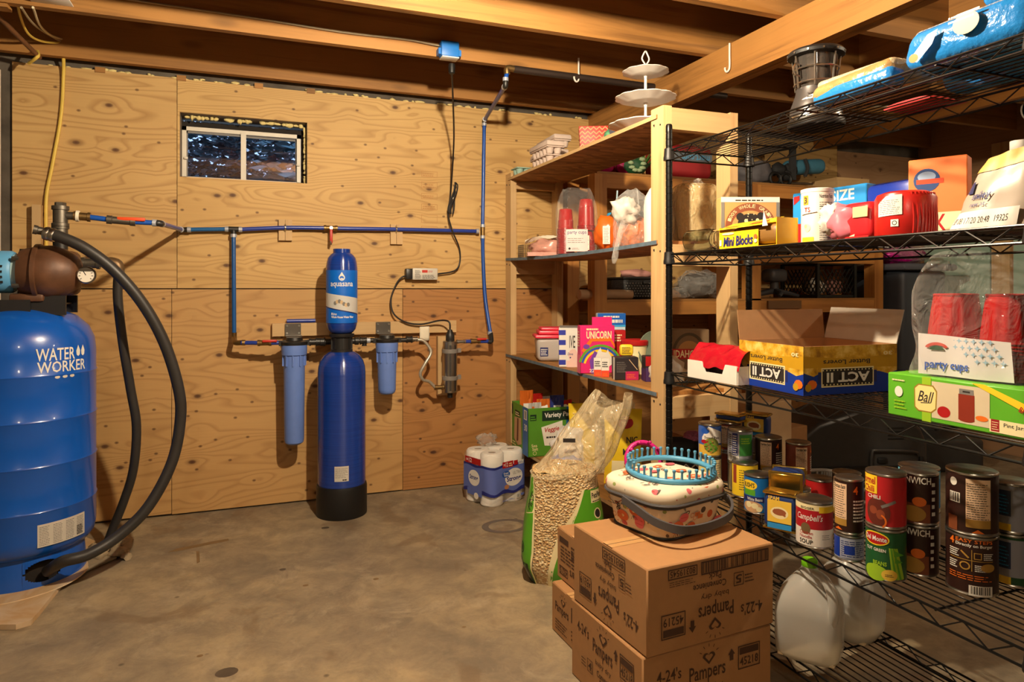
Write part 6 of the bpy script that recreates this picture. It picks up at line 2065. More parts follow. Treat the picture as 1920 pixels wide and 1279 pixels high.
t = thing('popcorn_carton', 'open upside-down popcorn carton in yellow and blue on the third wire shelf', 'box', (1.706, 1.70, R3z), -.05)
th = .004
printed_board('carton_inside', S2L((166, 122, 80)))
m = MB().box((0, -d / 2 + th / 2, h / 2), (w, th, h)).box((0, d / 2 - th / 2, h / 2), (w, th, h)).box((-w / 2 + th / 2, 0, h / 2), (th, d, h)).box((w / 2 - th / 2, 0, h / 2), (th, d, h)).box((0, 0, th / 2), (w, d, th))
m.build('carton', 'carton_inside', t, smooth=False)
MB().box((0, 0, .05), (w, .003, .1), M=Matrix.Translation((0, d / 2, h)) @ Matrix.Rotation(-.12, 4, 'X')).build('flap', 'carton_inside', t, smooth=False)
MB().box((0, 0, .055), (.003, d, .11), M=Matrix.Translation((w / 2, 0, h)) @ Matrix.Rotation(.28, 4, 'Y')).build('flap', mat('flap_grey', (196, 184, 168), .6), t, smooth=False)
k = NT('popcorn_print')
cc = k.ramp(k.noise(k.obj(), 28, 4, .6), [(.32, S2L((150, 104, 20))), (.5, S2L((206, 158, 40))), (.7, S2L((232, 200, 110)))])
k.out(cc, .45)
mat('act_blue', (14, 52, 150), .4)
def act(p, W, H, s):
    p.rect(0, 0, W, H * .46, 'act_blue').rect(0, H * .46, W, H, 'popcorn_print')
    p.poly([(0, H * .46), (W * .1, H * .38), (W * .2, H * .48), (W * .8, H * .44), (W * .9, H * .38), (W, H * .44), (W, H * .6), (0, H * .6)], 'popcorn_print')
    p.poly([(0, H * .56), (W, H * .52), (W, H * .80), (W * .5, H * .72), (0, H * .80)], mat('act_gold', (190, 144, 24), .45))
    p.text('Butter Lovers', W * .20, H * .61, W * .70, H * .71, 'ink', bold=.02, flip=True)
    x0, x1, y0, y1 = W * .18, W * .74, H * .15, H * .55
    p.rect(x0 - .012, y0 + .01, x1 + .012, y1 - .012, 'navy').rect(x0, y0, x1, y1, 'cream').rect(x0 + .004, y0 + .004, x1 - .004, y1 - .004, 'ink')
    for i in range(15):
        xx = x0 + (x1 - x0) * (i + .5) / 15
        for yy in (y0 + .0075, y1 - .0075):
            p.ell(xx, yy, .0024, .0024, 'cream', 8)
    p.text('ACT II', x0 + .018, y0 + .014, x1 - .018, y1 - .014, 'white', bold=.03, flip=True)
    p.ell(W * s, H * .22, .018, .014, 'orange', 9).ell(W * (s - .04), H * .16, .012, .012, 'act_gold', 8)
    p.text('30', W * .84, H * .78, W * .94, H * .86, 'cream', bold=.02, flip=True)
p = left(w, d, h); act(p, d, h, .94); p.build('printed_label', t)
p = front(w, d, h); act(p, w, h, .08); p.build('printed_label', t)
w, d, h = .40, .24, .106
t = thing('jar_carton', 'green canning jar carton with oval cream badge on the third wire shelf', 'box', (1.50 + d / 2 + .004, 1.262 - w / 2, R3z), AI)
mat('ball_green', (92, 170, 36), .45)
MB().rbox((0, 0, h / 2), (w, d, h), .003, 1).build('carton', 'ball_green', t)
p = front(w, d, h)
p.rect(.095, .0, .118, h, mat('lime', (150, 190, 40), .45)).rect(.12, .012, .255, h - .008, mat('kitchen', (206, 190, 160), .5))
p.poly([(.075, .03), (.085, .022), (.12, .022), (.132, .032), (.134, .075), (.124, .088), (.085, .088), (.074, .078)], mat('badge_edge', (150, 120, 40), .5))
p.poly([(.078, .032), (.087, .025), (.118, .025), (.129, .034), (.131, .073), (.122, .085), (.087, .085), (.077, .076)], mat('badge', (236, 214, 140), .5))
p.text('Ball', .084, .046, .126, .072, 'ink', bold=.01, shear=.35).line(.092, .043, .118, .046, .002, 'ink')
p.ell(.15, .03, .016, .013, 'red').rect(.185, .02, .222, .078, mat('jam', (136, 50, 34), .3)).ell(.2035, .022, .0185, .006, 'jam').rect(.187, .078, .220, .09, 'grey').rect(.195, .082, .212, .086, 'ink').ell(.238, .03, .014, .006, 'orange')
p.rect(.255, .006, .40, .034, 'cream').rect(.258, .008, .276, .034, mat('ball_red', (150, 24, 30), .5)).lines(.260, .012, .274, .032, 4, 'cream', .3).text('Pint Jars', .285, .018, .33, .029, 'ink', bold=.01)
p.poly([(.215, h), (.245, h), (.40, .05), (.40, .028)], 'yellow').text('BPA FREE', .315, .048, .365, .060, 'red', bold=.02, rot=-.43)
p.ell(.033, .062, .011, .013, 'paper').lines(.02, .02, .055, .045, 3, 'lime', .4).lines(.015, .088, .05, .095, 1, 'cream', .5).rect(.345, .074, .366, .086, 'white').rect(.345, .080, .354, .086, 'navy').rect(.354, .0835, .366, .0855, 'red').rect(.354, .079, .366, .081, 'red').rect(.345, .0745, .366, .0765, 'red')
p.build('printed_label', t)
t = thing('cup_pack', 'large clear bag of red party cups standing on the green jar carton', 'cup pack', (1.605, 1.065, R3z + h + .001), AI + .12)
for cx in (-.085, .034):
    def fcup(u, v):
        a = 2 * PI * u
        zz = .09 + .105 * v
        r = .0585 - .0125 * v + .0012 * math.sin(a * 14) * min(1, (1 - v) * 3) * min(1, v * 6)
        return Vector((cx + r * math.cos(a), r * math.sin(a), zz))
    m = MB().sheet(fcup, 84, 6)
    m.lathe([(.0475, .193), (.0475, .1965), (.045, .198), (.043, .195), (0, .195)], 36, c=(cx, 0, 0), caps=False)
    prof = []
    for i in range(12):
        z_ = .002 + i * .0075
        prof += [(.058, z_), (.0605, z_ + .002), (.060, z_ + .005), (.057, z_ + .0065)]
    m.lathe(prof, 36, c=(cx, 0, 0))
    m.build('cup_stack', 'cup_red', t)
MB().sheet(lambda u, v: bagfn(.30, .16, .285, 5, .8)(u, v) + Vector((-.02, 0, .014 * v * math.sin(u * 19))), 60, 20).build('clear_bag', 'bag_film', t, ang=80)
def wrapfn(u, v, h):
    a = (u - .13) / .13
    return Vector((-.132 + u, -.066 - .004 * math.cos(a * 6) - h, .004 + v))
p = Print(fn=wrapfn, step=.02, lift=.003)
p.poly([(0, 0), (.205, 0), (.198, .088), (0, .098)], mat('cup_label', (212, 206, 204), .4))
for i in range(9):
    for j in range(4):
        x, y = .075 + i * .017 + (j % 2) * .008, .085 - j * .015
        if x + (3 - j) * .008 < .19 and x > .06 + j * .02:
            p.poly([(x - .007, y), (x, y + .0025), (x + .007, y), (x, y - .0025)], mat('star_blue', (150, 182, 204), .5)).poly([(x, y - .007), (x + .0025, y), (x, y + .007), (x - .0025, y)], 'star_blue')
p.text('party cups', .016, .010, .115, .033, mat('cup_text', (36, 82, 176), .5), bold=.02).ring(.042, .062, .026, .016, .007, mat('logo_rust', (196, 74, 60), .5), 20, .3, 2.9).ell(.042, .06, .016, .010, 'dkgreen', 16, 0, PI)
p.build('printed_label', t)
tag(MB().blob((0, 0, .033), (.033, .033, .033), 1, .0, 1, 3).build('tennis_ball', mat('tennis', (196, 214, 50), .9), loc=(1.79, .955, R3z + h + .001)), 'yellow-green tennis ball at the right end of the third wire shelf', 'ball')

# ================================================================ cans on the fourth wire shelf
mat('spam_blue', (30, 54, 110), .35); mat('spam_yel', (232, 192, 70), .4); mat('manwich', (46, 22, 16), .4)
mat('peas_blue', (60, 96, 176), .4); mat('soup_red', (168, 22, 36), .4); mat('chili_red', (184, 30, 36), .4); mat('bean_green', (26, 86, 44), .4); mat('nutri', (232, 196, 160), .6); mat('wheat', (170, 128, 50), .6)
def a_peas(p, r, h):
    p.rect(-.05, .008, -.005, h - .008, 'peas_blue').poly([(-.005, h - .008), (.05, h - .03), (.05, .05), (-.03, .06), (-.03, h - .05)], 'porcelain').ell(-.018, h - .026, .016, .010, mat('gv_blue', (30, 80, 170), .4)).rect(-.05, .008, .05, .045, mat('peas_yel', (222, 180, 70), .4)).ell(.006, .045, .028, .028, mat('peas', (120, 128, 52), .6))
    p.text('Sweet Peas', -.02, h * .56, .036, h * .64, 'ink', bold=.01).ell(-.02, h * .47, .014, .007, 'soup_red')
    rd = random.Random(2)
    for i in range(40):
        a, q = rd.uniform(0, 6.3), .026 * math.sqrt(rd.random())
        p.ell(.006 + q * math.cos(a), .045 + q * math.sin(a), .0032, .0032, ('green', 'wheat')[i % 2], 6)
def a_greenback(p, r, h):
    p.rect(-.05, .008, -.005, h - .008, mat('can_grey', (150, 150, 160), .4)).lines(-.048, .02, -.03, h - .014, 12, 'ink', .5).rect(-.028, .03, -.008, h - .012, 'navy').lines(-.026, .034, -.01, h - .016, 9, 'paper', .4).rect(-.002, .03, .05, h - .016, mat('lab_green', (60, 140, 60), .4)).lines(.004, h * .6, .04, h - .025, 3, 'lime', .5).rect(-.048, .009, -.004, .03, 'paper').bars(-.046, .010, -.006, .028, 'ink', 12)
def a_yellow(p, r, h):
    p.rect(-.05, .008, .05, h - .008, 'yellow').lines(-.024, .03, .03, h - .018, 9, 'ink', .3).rect(-.05, .05, -.034, h - .008, mat('yel_brown', (150, 60, 40), .4))
def a_bush(p, r, h):
    p.rect(-.05, .008, .05, h - .008, mat('bush_blue', (20, 104, 176), .4)).ell(-.03, h - .032, .028, .016, 'yellow').text("BUSH'S", -.05, h - .040, -.01, h - .024, 'ink', bold=.03).rect(-.05, h * .48, -.008, h * .63, 'green').rect(-.06, h * .32, .02, h * .46, 'navy').text('White Beans', -.036, h * .35, .014, h * .43, 'white', bold=.02).ell(-.018, .024, .034, .018, mat('bean_tan', (206, 160, 116), .6)).ell(-.03, .03, .010, .010, 'cream').ell(-.01, .028, .011, .009, 'cream').ell(.004, .018, .009, .008, 'cream')
def a_camp(p, r, h):
    p.rect(-.07, .008, .07, h * .46, 'porcelain').rect(-.07, h * .42, .07, h * .82, 'soup_red').rect(-.07, h * .82, .07, h - .008, 'cream').rect(.012, h * .78, .07, h - .012, 'yellow')
    p.text("Campbell's", -.052, h * .56, .022, h * .74, 'white', bold=.01, shear=.3).ell(-.024, h * .42, .014, .016, mat('medal', (110, 90, 60), .4)).text('BIGGER', -.038, h * .835, .0, h * .885, 'ink', bold=.02)
    p.text('Chicken', -.042, h * .30, -.004, h * .37, 'soup_red', bold=.01).text('Noodle', -.042, h * .22, -.006, h * .285, 'soup_red', bold=.01).text('SOUP', -.042, h * .10, -.004, h * .19, 'ink', bold=.02).lines(.02, h * .22, .046, h * .34, 3, 'grey', .3)
def a_man(kind):
    def f(p, r, h):
        if kind in ('panel', 'front4'):
            p.rect(-.045, h * .28, -.006, h - .014, 'nutri').lines(-.043, h * .30, -.008, h * .86, 14, 'ink', .3).text('Nutrition Facts', -.043, h - .026, -.009, h - .017, 'ink', bold=.02).rect(-.045, h * .16, -.006, h * .28, 'wheat')
            p.text('4', .010, h - .040, .022, h - .018, 'orange', bold=.02).lines(.010, h * .25, .046, h * .66, 7, 'paper', .45).poly([(-.04, h * .08), (-.028, h * .13), (-.016, h * .08)], 'orange')
        if kind == 'logo':
            p.text('MANWICH', -.062, h * .80, .022, h * .93, 'paper', bold=.02).rect(-.05, h * .06, .02, h * .42, mat('burger', (120, 62, 32), .5)).ell(-.005, h * .46, .016, .012, 'orange').ell(-.02, h * .22, .03, .02, 'wheat').lines(.024, h * .2, .034, h * .9, 5, 'paper', .5)
        if kind == 'big':
            p.rect(-.012, h * .24, .04, h - .014, 'nutri').lines(-.010, h * .28, .038, h * .86, 16, 'ink', .3).rect(-.012, h * .14, .04, h * .27, 'wheat').ell(-.04, h - .026, .009, .010, 'paper').rect(-.05, h * .5, -.024, h * .66, 'paper').bars(-.049, h * .51, -.025, h * .65, 'ink', 8).rect(-.055, h * .05, -.03, h * .28, 'burger').poly([(0, h * .06), (.012, h * .12), (.026, h * .06)], 'orange')
        if kind == 'steps':
            p.text('4', -.05, h * .82, -.038, h * .95, 'orange', bold=.02).text('EASY STEPS', -.034, h * .89, .045, h * .95, 'orange', bold=.01).text('Directly on Burger', -.034, h * .81, .045, h * .875, 'paper', bold=.02)
            p.line(0, h * .42, 0, h * .78, .0015, 'wheat').line(-.048, h * .6, .046, h * .6, .0015, 'wheat').lines(-.05, h * .63, -.026, h * .77, 4, 'paper', .5).lines(.024, h * .63, .046, h * .75, 4, 'paper', .5).lines(-.05, h * .43, -.03, h * .57, 4, 'paper', .5).lines(.006, h * .43, .03, h * .55, 4, 'paper', .5)
            p.line(-.022, h * .74, -.006, h * .64, .004, 'wheat').frame(.004, h * .63, .02, h * .74, .002, 'wheat').ring(-.014, h * .5, .011, .010, .003, 'wheat').ell(.034, h * .50, .016, .010, 'wheat').lines(-.05, h * .27, .046, h * .38, 3, 'orange', .35)
            p.rect(-.006, h * .02, .044, h * .19, 'paper').bars(-.002, h * .05, .04, h * .18, 'ink', 16)
    return f
def a_tuna(p, r, h):
    p.rect(-.05, .012, -.024, h - .008, 'act_blue').rect(-.022, .012, .05, h - .008, mat('tuna_pale', (160, 166, 186), .4)).lines(-.02, .016, .045, h - .012, 8, 'navy', .4).rect(-.012, h * .3, .014, h * .62, 'act_blue')
def a_chili(p, r, h):
    p.rect(-.08, h * .62, -.020, h * .95, 'yellow').text('Hormel', -.072, h * .78, -.024, h * .92, 'red', bold=.03).text('Chili', -.060, h * .64, -.027, h * .76, 'red', bold=.03)
    p.ell(-.02, h * .30, .03, .034, mat('chili', (96, 36, 24), .5)).ell(-.03, h * .32, .010, .010, mat('chili2', (140, 66, 40), .5)).ell(-.012, h * .26, .010, .012, 'chili2').line(-.01, h * .40, .022, h * .52, .007, 'grey').ring(-.016, h * .14, .018, .018, .004, 'orange', 16, -1, 1.2).text('CHILI', -.046, h * .53, -.012, h * .60, 'paper', bold=.02)
def a_bean(p, r, h):
    p.ell(-.026, h * .80, .034, .017, 'yellow').ell(-.026, h * .80, .031, .014, 'red').text('Del Monte', -.054, h * .755, .002, h * .85, 'white', bold=.02).text('CUT GREEN', -.05, h * .56, .0, h * .62, 'paper', bold=.02).text('BEANS', -.03, h * .30, .002, h * .38, 'lime', bold=.03)
    for k in range(5):
        p.poly([(.006 + k * .003, h * .66), (.010 + k * .004, h * .66), (.022 + k * .006, h * .06), (.014 + k * .006, h * .06)], ('lime', 'green')[k % 2])
    p.poly([(.018, h * .62), (.045, h * .52), (.018, h * .5)], 'green').poly([(.02, h * .48), (.042, h * .38), (.02, h * .38)], 'green').ell(-.024, h * .15, .03, .02, 'lime').ell(.008, h * .14, .018, .014, 'spam_yel').lines(-.002, h * .11, .018, h * .17, 2, 'ink', .4)
def a_evap(p, r, h):
    p.rect(-.04, h * .45, .04, h - .008, 'act_blue').text('Evaporated', -.03, h * .55, .022, h * .68, 'white', bold=.02, shear=.2).rect(-.02, h * .74, .0, h * .9, 'paper').ell(.024, h * .4, .008, .02, 'red')
def a_cream(p, r, h):
    p.rect(-.05, .008, .05, h - .008, 'cream').lines(.0, .02, .045, h - .014, 9, 'ink', .2).rect(-.05, .02, .0, h - .02, mat('pale_yellow', (228, 214, 130), .5))
def a_dim(p, r, h):
    p.rect(-.05, h * .2, .05, h * .9, 'can_grey').rect(-.035, h * .35, .0, h * .85, mat('dim_navy', (40, 56, 90), .5)).lines(-.03, h * .4, -.004, h * .8, 6, 'sky', .3).rect(-.035, .008, .0, h * .2, 'yellow')
def a_blue(p, r, h):
    p.rect(-.07, .008, .07, h - .008, mat('bright_blue', (40, 140, 206), .4)).rect(-.07, h * .76, .07, h - .008, mat('aqua', (120, 190, 206), .4)).rect(-.05, h * .3, -.022, h * .76, 'paper').lines(-.048, h * .32, -.024, h * .74, 7, 'ink', .35)
def CP(px_, py_, wpx, z0):
    p = at(px_, py_, z=z0)
    u = (px_ - 960) / FOC
    dep = math.sin(YAW) * p.x + math.cos(YAW) * p.y
    r = wpx * dep / (2 * FOC * math.sqrt(1 + u * u))
    d = Vector((p.x, p.y, 0)).normalized()
    return p.x + d.x * r, p.y + d.y * r, r
for f_ in (a_peas, a_greenback, a_yellow, a_bush, a_camp, a_man('panel'), a_man('logo'), a_man('big'), a_man('steps'), a_tuna, a_chili, a_bean, a_evap, a_cream, a_dim, a_blue):
    f_(Print(R=.05), .05, .1)      # makes the colours of every label
mat('rusty_can', (120, 52, 28), .35)
z4 = R4z
x, y, r = CP(1388, 937, 50, z4)
can('yellow labelled food can beside the sewing basket handle', x + .02, y, z4, r, .122, 'yellow', a_yellow, turn=.1)
x, y, r = CP(1421, 966, 54, z4)
can('blue can of white beans with a yellow oval badge on the fourth shelf', x, y, z4, r, .125, 'bush_blue', a_bush)
def tin(label, loc, rz, w, d, h, tilt=0.0, art=True):
    t = thing('meat_tin', label, 'tin', loc, rz, 'rectangular meat tins')
    t.rotation_euler = (tilt, 0, rz)
    MB().rbox((0, 0, h / 2), (w, d, h - .006), .018, 4).build('tin_body', 'spam_blue', t)
    for zz in (.004, h - .004):
        m = MB().rbox((0, 0, zz), (w + .003, d + .003, .008), .0035, 2)
        m.build('gold_rim', 'gold', t)
    m = MB().rbox((0, 0, h - .001), (w - .012, d - .012, .004), .0018, 1).build('gold_lid', 'gold', t)
    if art:
        p = Print(O=(-w / 2, -d / 2, 0), U=(1, 0, 0), V=(0, 0, 1), lift=.0012)
        p.rect(.014, h * .22, w - .014, h * .80, 'spam_yel').ell(w / 2, h * .48, .026, .018, 'cream').ell(w / 2, h * .5, .02, .010, mat('ham', (150, 84, 50), .5)).line(w / 2 - .016, h * .55, w / 2 + .018, h * .42, .006, 'ham').text('SPAM', .016, h * .80, w * .5, h * .9, 'spam_yel', bold=.03).rect(.014, h * .06, w - .014, h * .2, 'bright_blue')
        p.build('printed_label', t)
    return t
p0 = at(1458, 1001, z=z4)
tin('blue meat tin with gold lid and yellow picture at the shelf edge', (p0.x + .045, p0.y + .03, z4), AI + .55, .098, .058, .115)
x, y, r = CP(1527, 1031, 72, z4)
can('red and white soup can with silver lid at the shelf edge', x, y, z4, r, .132, 'porcelain', a_camp)
x2, y2, r2 = CP(1592, 1056, 58, z4)
can('short blue and grey can under the tall brown can', x2, y2, z4, r2, .072, 'tuna_pale', a_tuna)
can('tall brown can with pale nutrition panel on the short blue can', x2, y2, z4 + .0725, r2 - .001, .150, 'manwich', a_man('panel'))
x3, y3, r3 = CP(1661, 1092, 80, z4)
can('dark green can of cut green beans at the shelf edge', x3, y3, z4, r3, .130, 'bean_green', a_bean)
can('red chili can with gold lid stacked on the green bean can', x3, y3, z4 + .1305, r3, .138, 'chili_red', a_chili, lid='gold')
x5, y5, r5 = CP(1822, 1119, 104, z4)
can('large dark brown can with bar code and cooking steps', x5, y5, z4, r5, .142, 'manwich', a_man('steps'))
can('large dark brown can with pale panel stacked on its twin', x5, y5, z4 + .1425, r5, .150, 'manwich', a_man('big'))
x4, y4 = x3 + .103, y3 - .012
can('dark brown sauce can with cream lettering under a twin, behind the green beans', x4, y4, z4, .044, .130, 'manwich', a_man('logo'), turn=.05)
can('dark brown sauce can with cream lettering stacked behind the red chili can', x4, y4, z4 + .1305, .044, .132, 'manwich', a_man('logo'), turn=.12)
can('dim grey and navy can at the right end behind the large brown can', 1.772, 1.135, z4, .045, .13, 'dkgreen', a_dim)
can('dim pale can stacked at the right end behind the large brown can', 1.772, 1.135, z4 + .1305, .045, .125, 'can_grey', a_dim)
can('dark labelled can at the very right end of the fourth shelf', 1.79, 1.035, z4, .044, .13, 'manwich', a_dim)
can('pale labelled can stacked at the very right end of the fourth shelf', 1.79, 1.035, z4 + .1305, .044, .125, 'can_grey', a_dim)
can('plain silver can under the bright blue can', 1.772, 1.385, z4, .052, .112, 'can_grey', None)
can('wide bright blue can with aqua rim behind the dark brown cans', 1.772, 1.385, z4 + .1125, .052, .118, 'bright_blue', a_blue)
# back rows
can('small evaporated milk can with blue label in the second row', 1.69, 1.875, z4, .033, .105, 'cream', a_evap)
can('cream and yellow can carrying the tipped gold tin', 1.655, 1.73, z4, .046, .088, 'cream', a_cream)
t = tin('meat tin lying on its side with the gold lid facing out', (1.648, 1.752, z4 + .0895 + .031), AI + .7, .10, .058, .092, PI / 2, False)
can('red topped pale can behind the tipped gold tin', 1.765, 1.74, z4, .043, .105, 'red', lambda p, r, h: p.rect(-.05, .008, .05, h * .45, 'paper'))
can('tall brown can with ring pull behind the short blue can', 1.755, 1.62, z4, .042, .155, 'manwich', a_man('panel'))
can('silver can under the sweet pea can', 1.60, 2.10, z4, .042, .110, 'can_grey', a_cream)
can('sweet pea can with blue and white label on top of a silver can', 1.60, 2.10, z4 + .1105, .042, .122, 'peas_blue', a_peas)
can('silver can under the green labelled can', 1.668, 2.015, z4, .044, .100, None, None)
can('can with bright green panel and bar code on a silver can', 1.668, 2.015, z4 + .1005, .044, .122, 'can_grey', a_greenback)
can('low can under the red brown can', 1.745, 1.955, z4, .046, .064, 'can_grey', None)
can('red brown can with silver lid stacked in the back row', 1.745, 1.955, z4 + .0645, .046, .135, 'manwich', a_man('panel'), turn=.35)
can('low can under the rust brown can', 1.80, 1.87, z4, .042, .064, 'can_grey', None)
can('rust brown can right of the red brown can in the back row', 1.80, 1.87, z4 + .0645, .042, .130, 'rusty_can', a_man('panel'), turn=.9)
can('brown can under the flat gold tin at the far end', 1.70, 2.113, z4, .041, .118, 'rusty_can', None)
can('brown can with red base at the far end under the flat gold tin', 1.70, 2.113, z4 + .1185, .041, .11, 'rusty_can', a_man('panel'))
t = tin('flat gold-topped tin on the brown can at the far end', (1.705, 2.113, z4 + .2290), AI + .4, .10, .06, .030, 0, False)
can('lowest silver can of the stack under the meat tin at the far end', 1.79, 2.07, z4, .040, .115, None, None)
can('silver can carrying the meat tin at the far end', 1.79, 2.07, z4 + .1155, .040, .060, None, None)
t = tin('meat tin with yellow letters at the far end of the fourth shelf', (1.79, 2.07, z4 + .1760), AI + .55, .10, .06, .085)

# ================================================================ jugs on the lowest wire shelf
k = NT('milk_plastic')
k.b.inputs['Base Color'].default_value = S2L((206, 202, 194)) + (1,)
k.b.inputs['Roughness'].default_value = .22
k.b.inputs['Transmission Weight'].default_value = .45
k.b.inputs['IOR'].default_value = 1.2
k.b.inputs['Alpha'].default_value = .86
def jug(label, loc, rz, cap):
    t = thing('milk_jug', label, 'jug', loc, rz, 'empty milk jugs')
    W = .178
    n = 40
    rows = [(0, .80, 3.2), (.006, .93, 3.6), (.02, .985, 4.5), (.06, 1, 5), (.13, 1, 5), (.155, .97, 4), (.18, .86, 3.2), (.205, .66, 2.6), (.228, .44, 2.2), (.242, .28, 2), (.250, .25, 2), (.262, .25, 2)]
    vs, fs = [], []
    for z, s, e in rows:
        for i in range(n):
            a = 2 * PI * i / n
            c_, s_ = math.cos(a), math.sin(a)
            rr = (abs(c_) ** e + abs(s_) ** e) ** (-1 / e)
            vs.append((W / 2 * s * rr * c_, W / 2 * s * rr * s_, z))
    for j in range(len(rows) - 1):
        for i in range(n):
            q = (i + 1) % n
            fs.append((j * n + i, j * n + q, (j + 1) * n + q, (j + 1) * n + i))
    fs.append(tuple(range(n - 1, -1, -1)))
    fs.append(tuple((len(rows) - 1) * n + i for i in range(n)))
    m = MB(); m.add(vs, fs); m.build('body', 'milk_plastic', t, ang=50)
    MB().tube([(.018, .018, .243), (.045, .045, .240), (.066, .066, .215), (.073, .073, .17), (.066, .066, .125)], [.012, .013, .014, .014, .016], 10, sub=5).build('handle', 'milk_plastic', t)
    if cap:
        MB().lathe([(.0215, .252), (.0225, .254), (.0225, .270), (.020, .274), (0, .274)], 24).build('cap', mat('cap_green', (110, 178, 24), .35), t)
    MB().rbox((0, 0, .012), (W * .86, W * .86, .012), .005, 2).build('residue', mat('residue', (214, 196, 160), .4), t)
jug('empty milk jug with bright green cap on the lowest wire shelf', (1.535, 1.55, R5z), -2.5, True)
jug('empty milk jug without visible cap behind the green-capped jug', (1.742, 1.60, R5z), .35, False)

# ================================================================ tissue pack on the floor
tp = Vector((1.232, 3.545, 0))
t = thing('toilet_paper_pack', 'wrapped pack of toilet rolls with blue printed sleeve on the floor', 'toilet paper', tp, .37)
rw_, rd_, rh = .285, .25, .147
roll = None
for i in range(2):
    for j in range(2):
        for l in range(2):
            pos = (.0715 + i * .1425, .0625 + j * .125, l * rh)
            if roll is None:
                rr = .0625
                roll = MB().lathe([(.021, .0), (rr - .006, 0), (rr, .008), (rr, rh - .010), (rr - .006, rh - .001), (.021, rh - .001), (.020, rh - .03)], 32, caps=False, sx=1.12).build('roll', mat('tissue', (228, 222, 212), .8), t, loc=pos)
            else:
                o = D.objects.new('roll', roll.data); COL.objects.link(o); o.parent = t; o.location = pos
for i in range(2):
    for j in range(2):
        MB().lathe([(.020, .01), (.020, rh * 2 - .004)], 18, caps=False, sx=1.12).build('core', mat('core', (150, 128, 104), .8), t, loc=(.0715 + i * .1425, .0625 + j * .125, 0))
m = MB().rbox((rw_ / 2, rd_ / 2, .150), (rw_ + .006, rd_ + .006, .298), .045, 4)
m.build('wrap_film', 'bag_film', t)
mat('sleeve_blue', (92, 108, 176), .35); mat('sleeve_navy', (34, 42, 118), .35)
def wrapped(u, v, h):
    """round the front-left corner: u < 0 runs back along the left side, u > 0 along the front"""
    R = .045
    q = PI * R / 4
    if u < -q:
        return Vector((-.004 - h, R - (u + q), v))
    if u < q:
        a = PI + (u + q) / (2 * q) * PI / 2
        return Vector((R + (R + .004 + h) * math.cos(a), R + (R + .004 + h) * math.sin(a), v))
    x = R + (u - q)
    if x < rw_ - R:
        return Vector((x, -.004 - h, v))
    a = -PI / 2 + min(PI / 2, (x - rw_ + R) / R)
    return Vector((rw_ - R + (R + .004 + h) * math.cos(a), R + (R + .004 + h) * math.sin(a), v))
p = Print(fn=wrapped, step=.008)
ul, ur = -.215, .265
def wav(y, n=24, amp=.006):
    return [(ul + (ur - ul) * i / n, y + amp * math.sin(i * .9)) for i in range(n + 1)]
p.poly(wav(.062) + list(reversed(wav(.212, amp=.004))), 'sleeve_blue').poly(wav(.212, amp=.004) + list(reversed(wav(.226, amp=.004))), 'sleeve_navy').poly(wav(.062) + list(reversed(wav(.080, amp=.010))), 'sleeve_navy')
W = .27
p.ell(W * .62, .148, .066, .050, 'white', 30).ell(W * .40, .172, .030, .019, mat('gv', (28, 80, 160), .4)).text('Great', W * .33, .173, W * .47, .184, 'white', bold=.02).text('Value', W * .34, .160, W * .48, .171, 'white', bold=.02)
p.text('ULTRA', W * .60, .162, W * .82, .180, 'grey', bold=.005).text('Strong', W * .42, .120, W * .82, .154, 'sleeve_navy', bold=.03).ell(W * .42, .100, .018, .013, mat('badge_brown', (176, 120, 80), .5))
p.rect(W * .30, .208, W * .60, .243, 'red').text('=12', W * .33, .214, W * .45, .238, 'white', bold=.02).lines(W * .48, .214, W * .58, .238, 2, 'cream', .5).rect(W * .62, .214, W * .73, .240, 'red').rect(W * .75, .214, W * .90, .236, 'white').lines(W * .76, .218, W * .89, .233, 2, 'sleeve_navy', .5)
p.lines(W * .3, .022, W * .66, .034, 2, 'sleeve_blue', .4).rect(W * .70, .022, W * .78, .046, 'paper').bars(W * .705, .024, W * .775, .044, 'ink', 9).rect(W * .82, .032, W * .92, .046, 'sleeve_blue')
p.ell(-.12, .148, .05, .045, 'white', 24).text('Strong', -.16, .13, -.085, .165, 'sleeve_navy', bold=.03).rect(-.20, .226, -.06, .262, 'red').text('=12', -.19, .232, -.14, .256, 'white', bold=.02).rect(-.18, .05, -.05, .088, 'sleeve_blue').ell(-.10, .05, .02, .018, 'paper')
p.build('printed_label', t)
MB().blob((rw_ * .55, rd_ * .85, .33), (.06, .05, .035), 3, .35, 2.5, 3).build('loose_film', 'wrap', t)

# ================================================================ bag of pine shavings
bp = Vector((1.235, 2.60, 0))
t = thing('shavings_bag', 'tall clear bag of pine shavings with green print standing behind the boxes', 'bag', bp, -.42)
k = NT('shavings')
vv = k.n('TexVoronoi', {'Vector': k.obj((1, 1, 1)), 'Scale': 110.0})
cc = k.ramp(k.n('TexWhiteNoise', {'Vector': vv.outputs['Position']}).outputs[0], [(0, S2L((196, 150, 92))), (.6, S2L((230, 196, 136))), (1, S2L((244, 222, 176)))])
k.out(cc, .8, vv.outputs['Distance'], 1.0, .01)
def sb(u, v, gap=0.0):
    """outer surface of the filled body; u round, v up"""
    a = 2 * PI * u
    e = .62
    ce = abs(math.cos(a)) ** e * (1 if math.cos(a) > 0 else -1)
    se = abs(math.sin(a)) ** e * (1 if math.sin(a) > 0 else -1)
    wv = .165 + .012 * math.sin(v * 5) - .03 * (1 - min(1, v * 6)) - .02 * v
    dv = .115 - .03 * (1 - min(1, v * 6)) - .015 * v
    kx = 1 + .035 * _mn.noise(Vector((ce * 2, se * 2, v * 4)))
    return Vector((wv * ce * kx + ce * gap, dv * se * kx + se * gap, .46 * v))
m = MB().sheet(lambda u, v: sb(u, v), 44, 22)
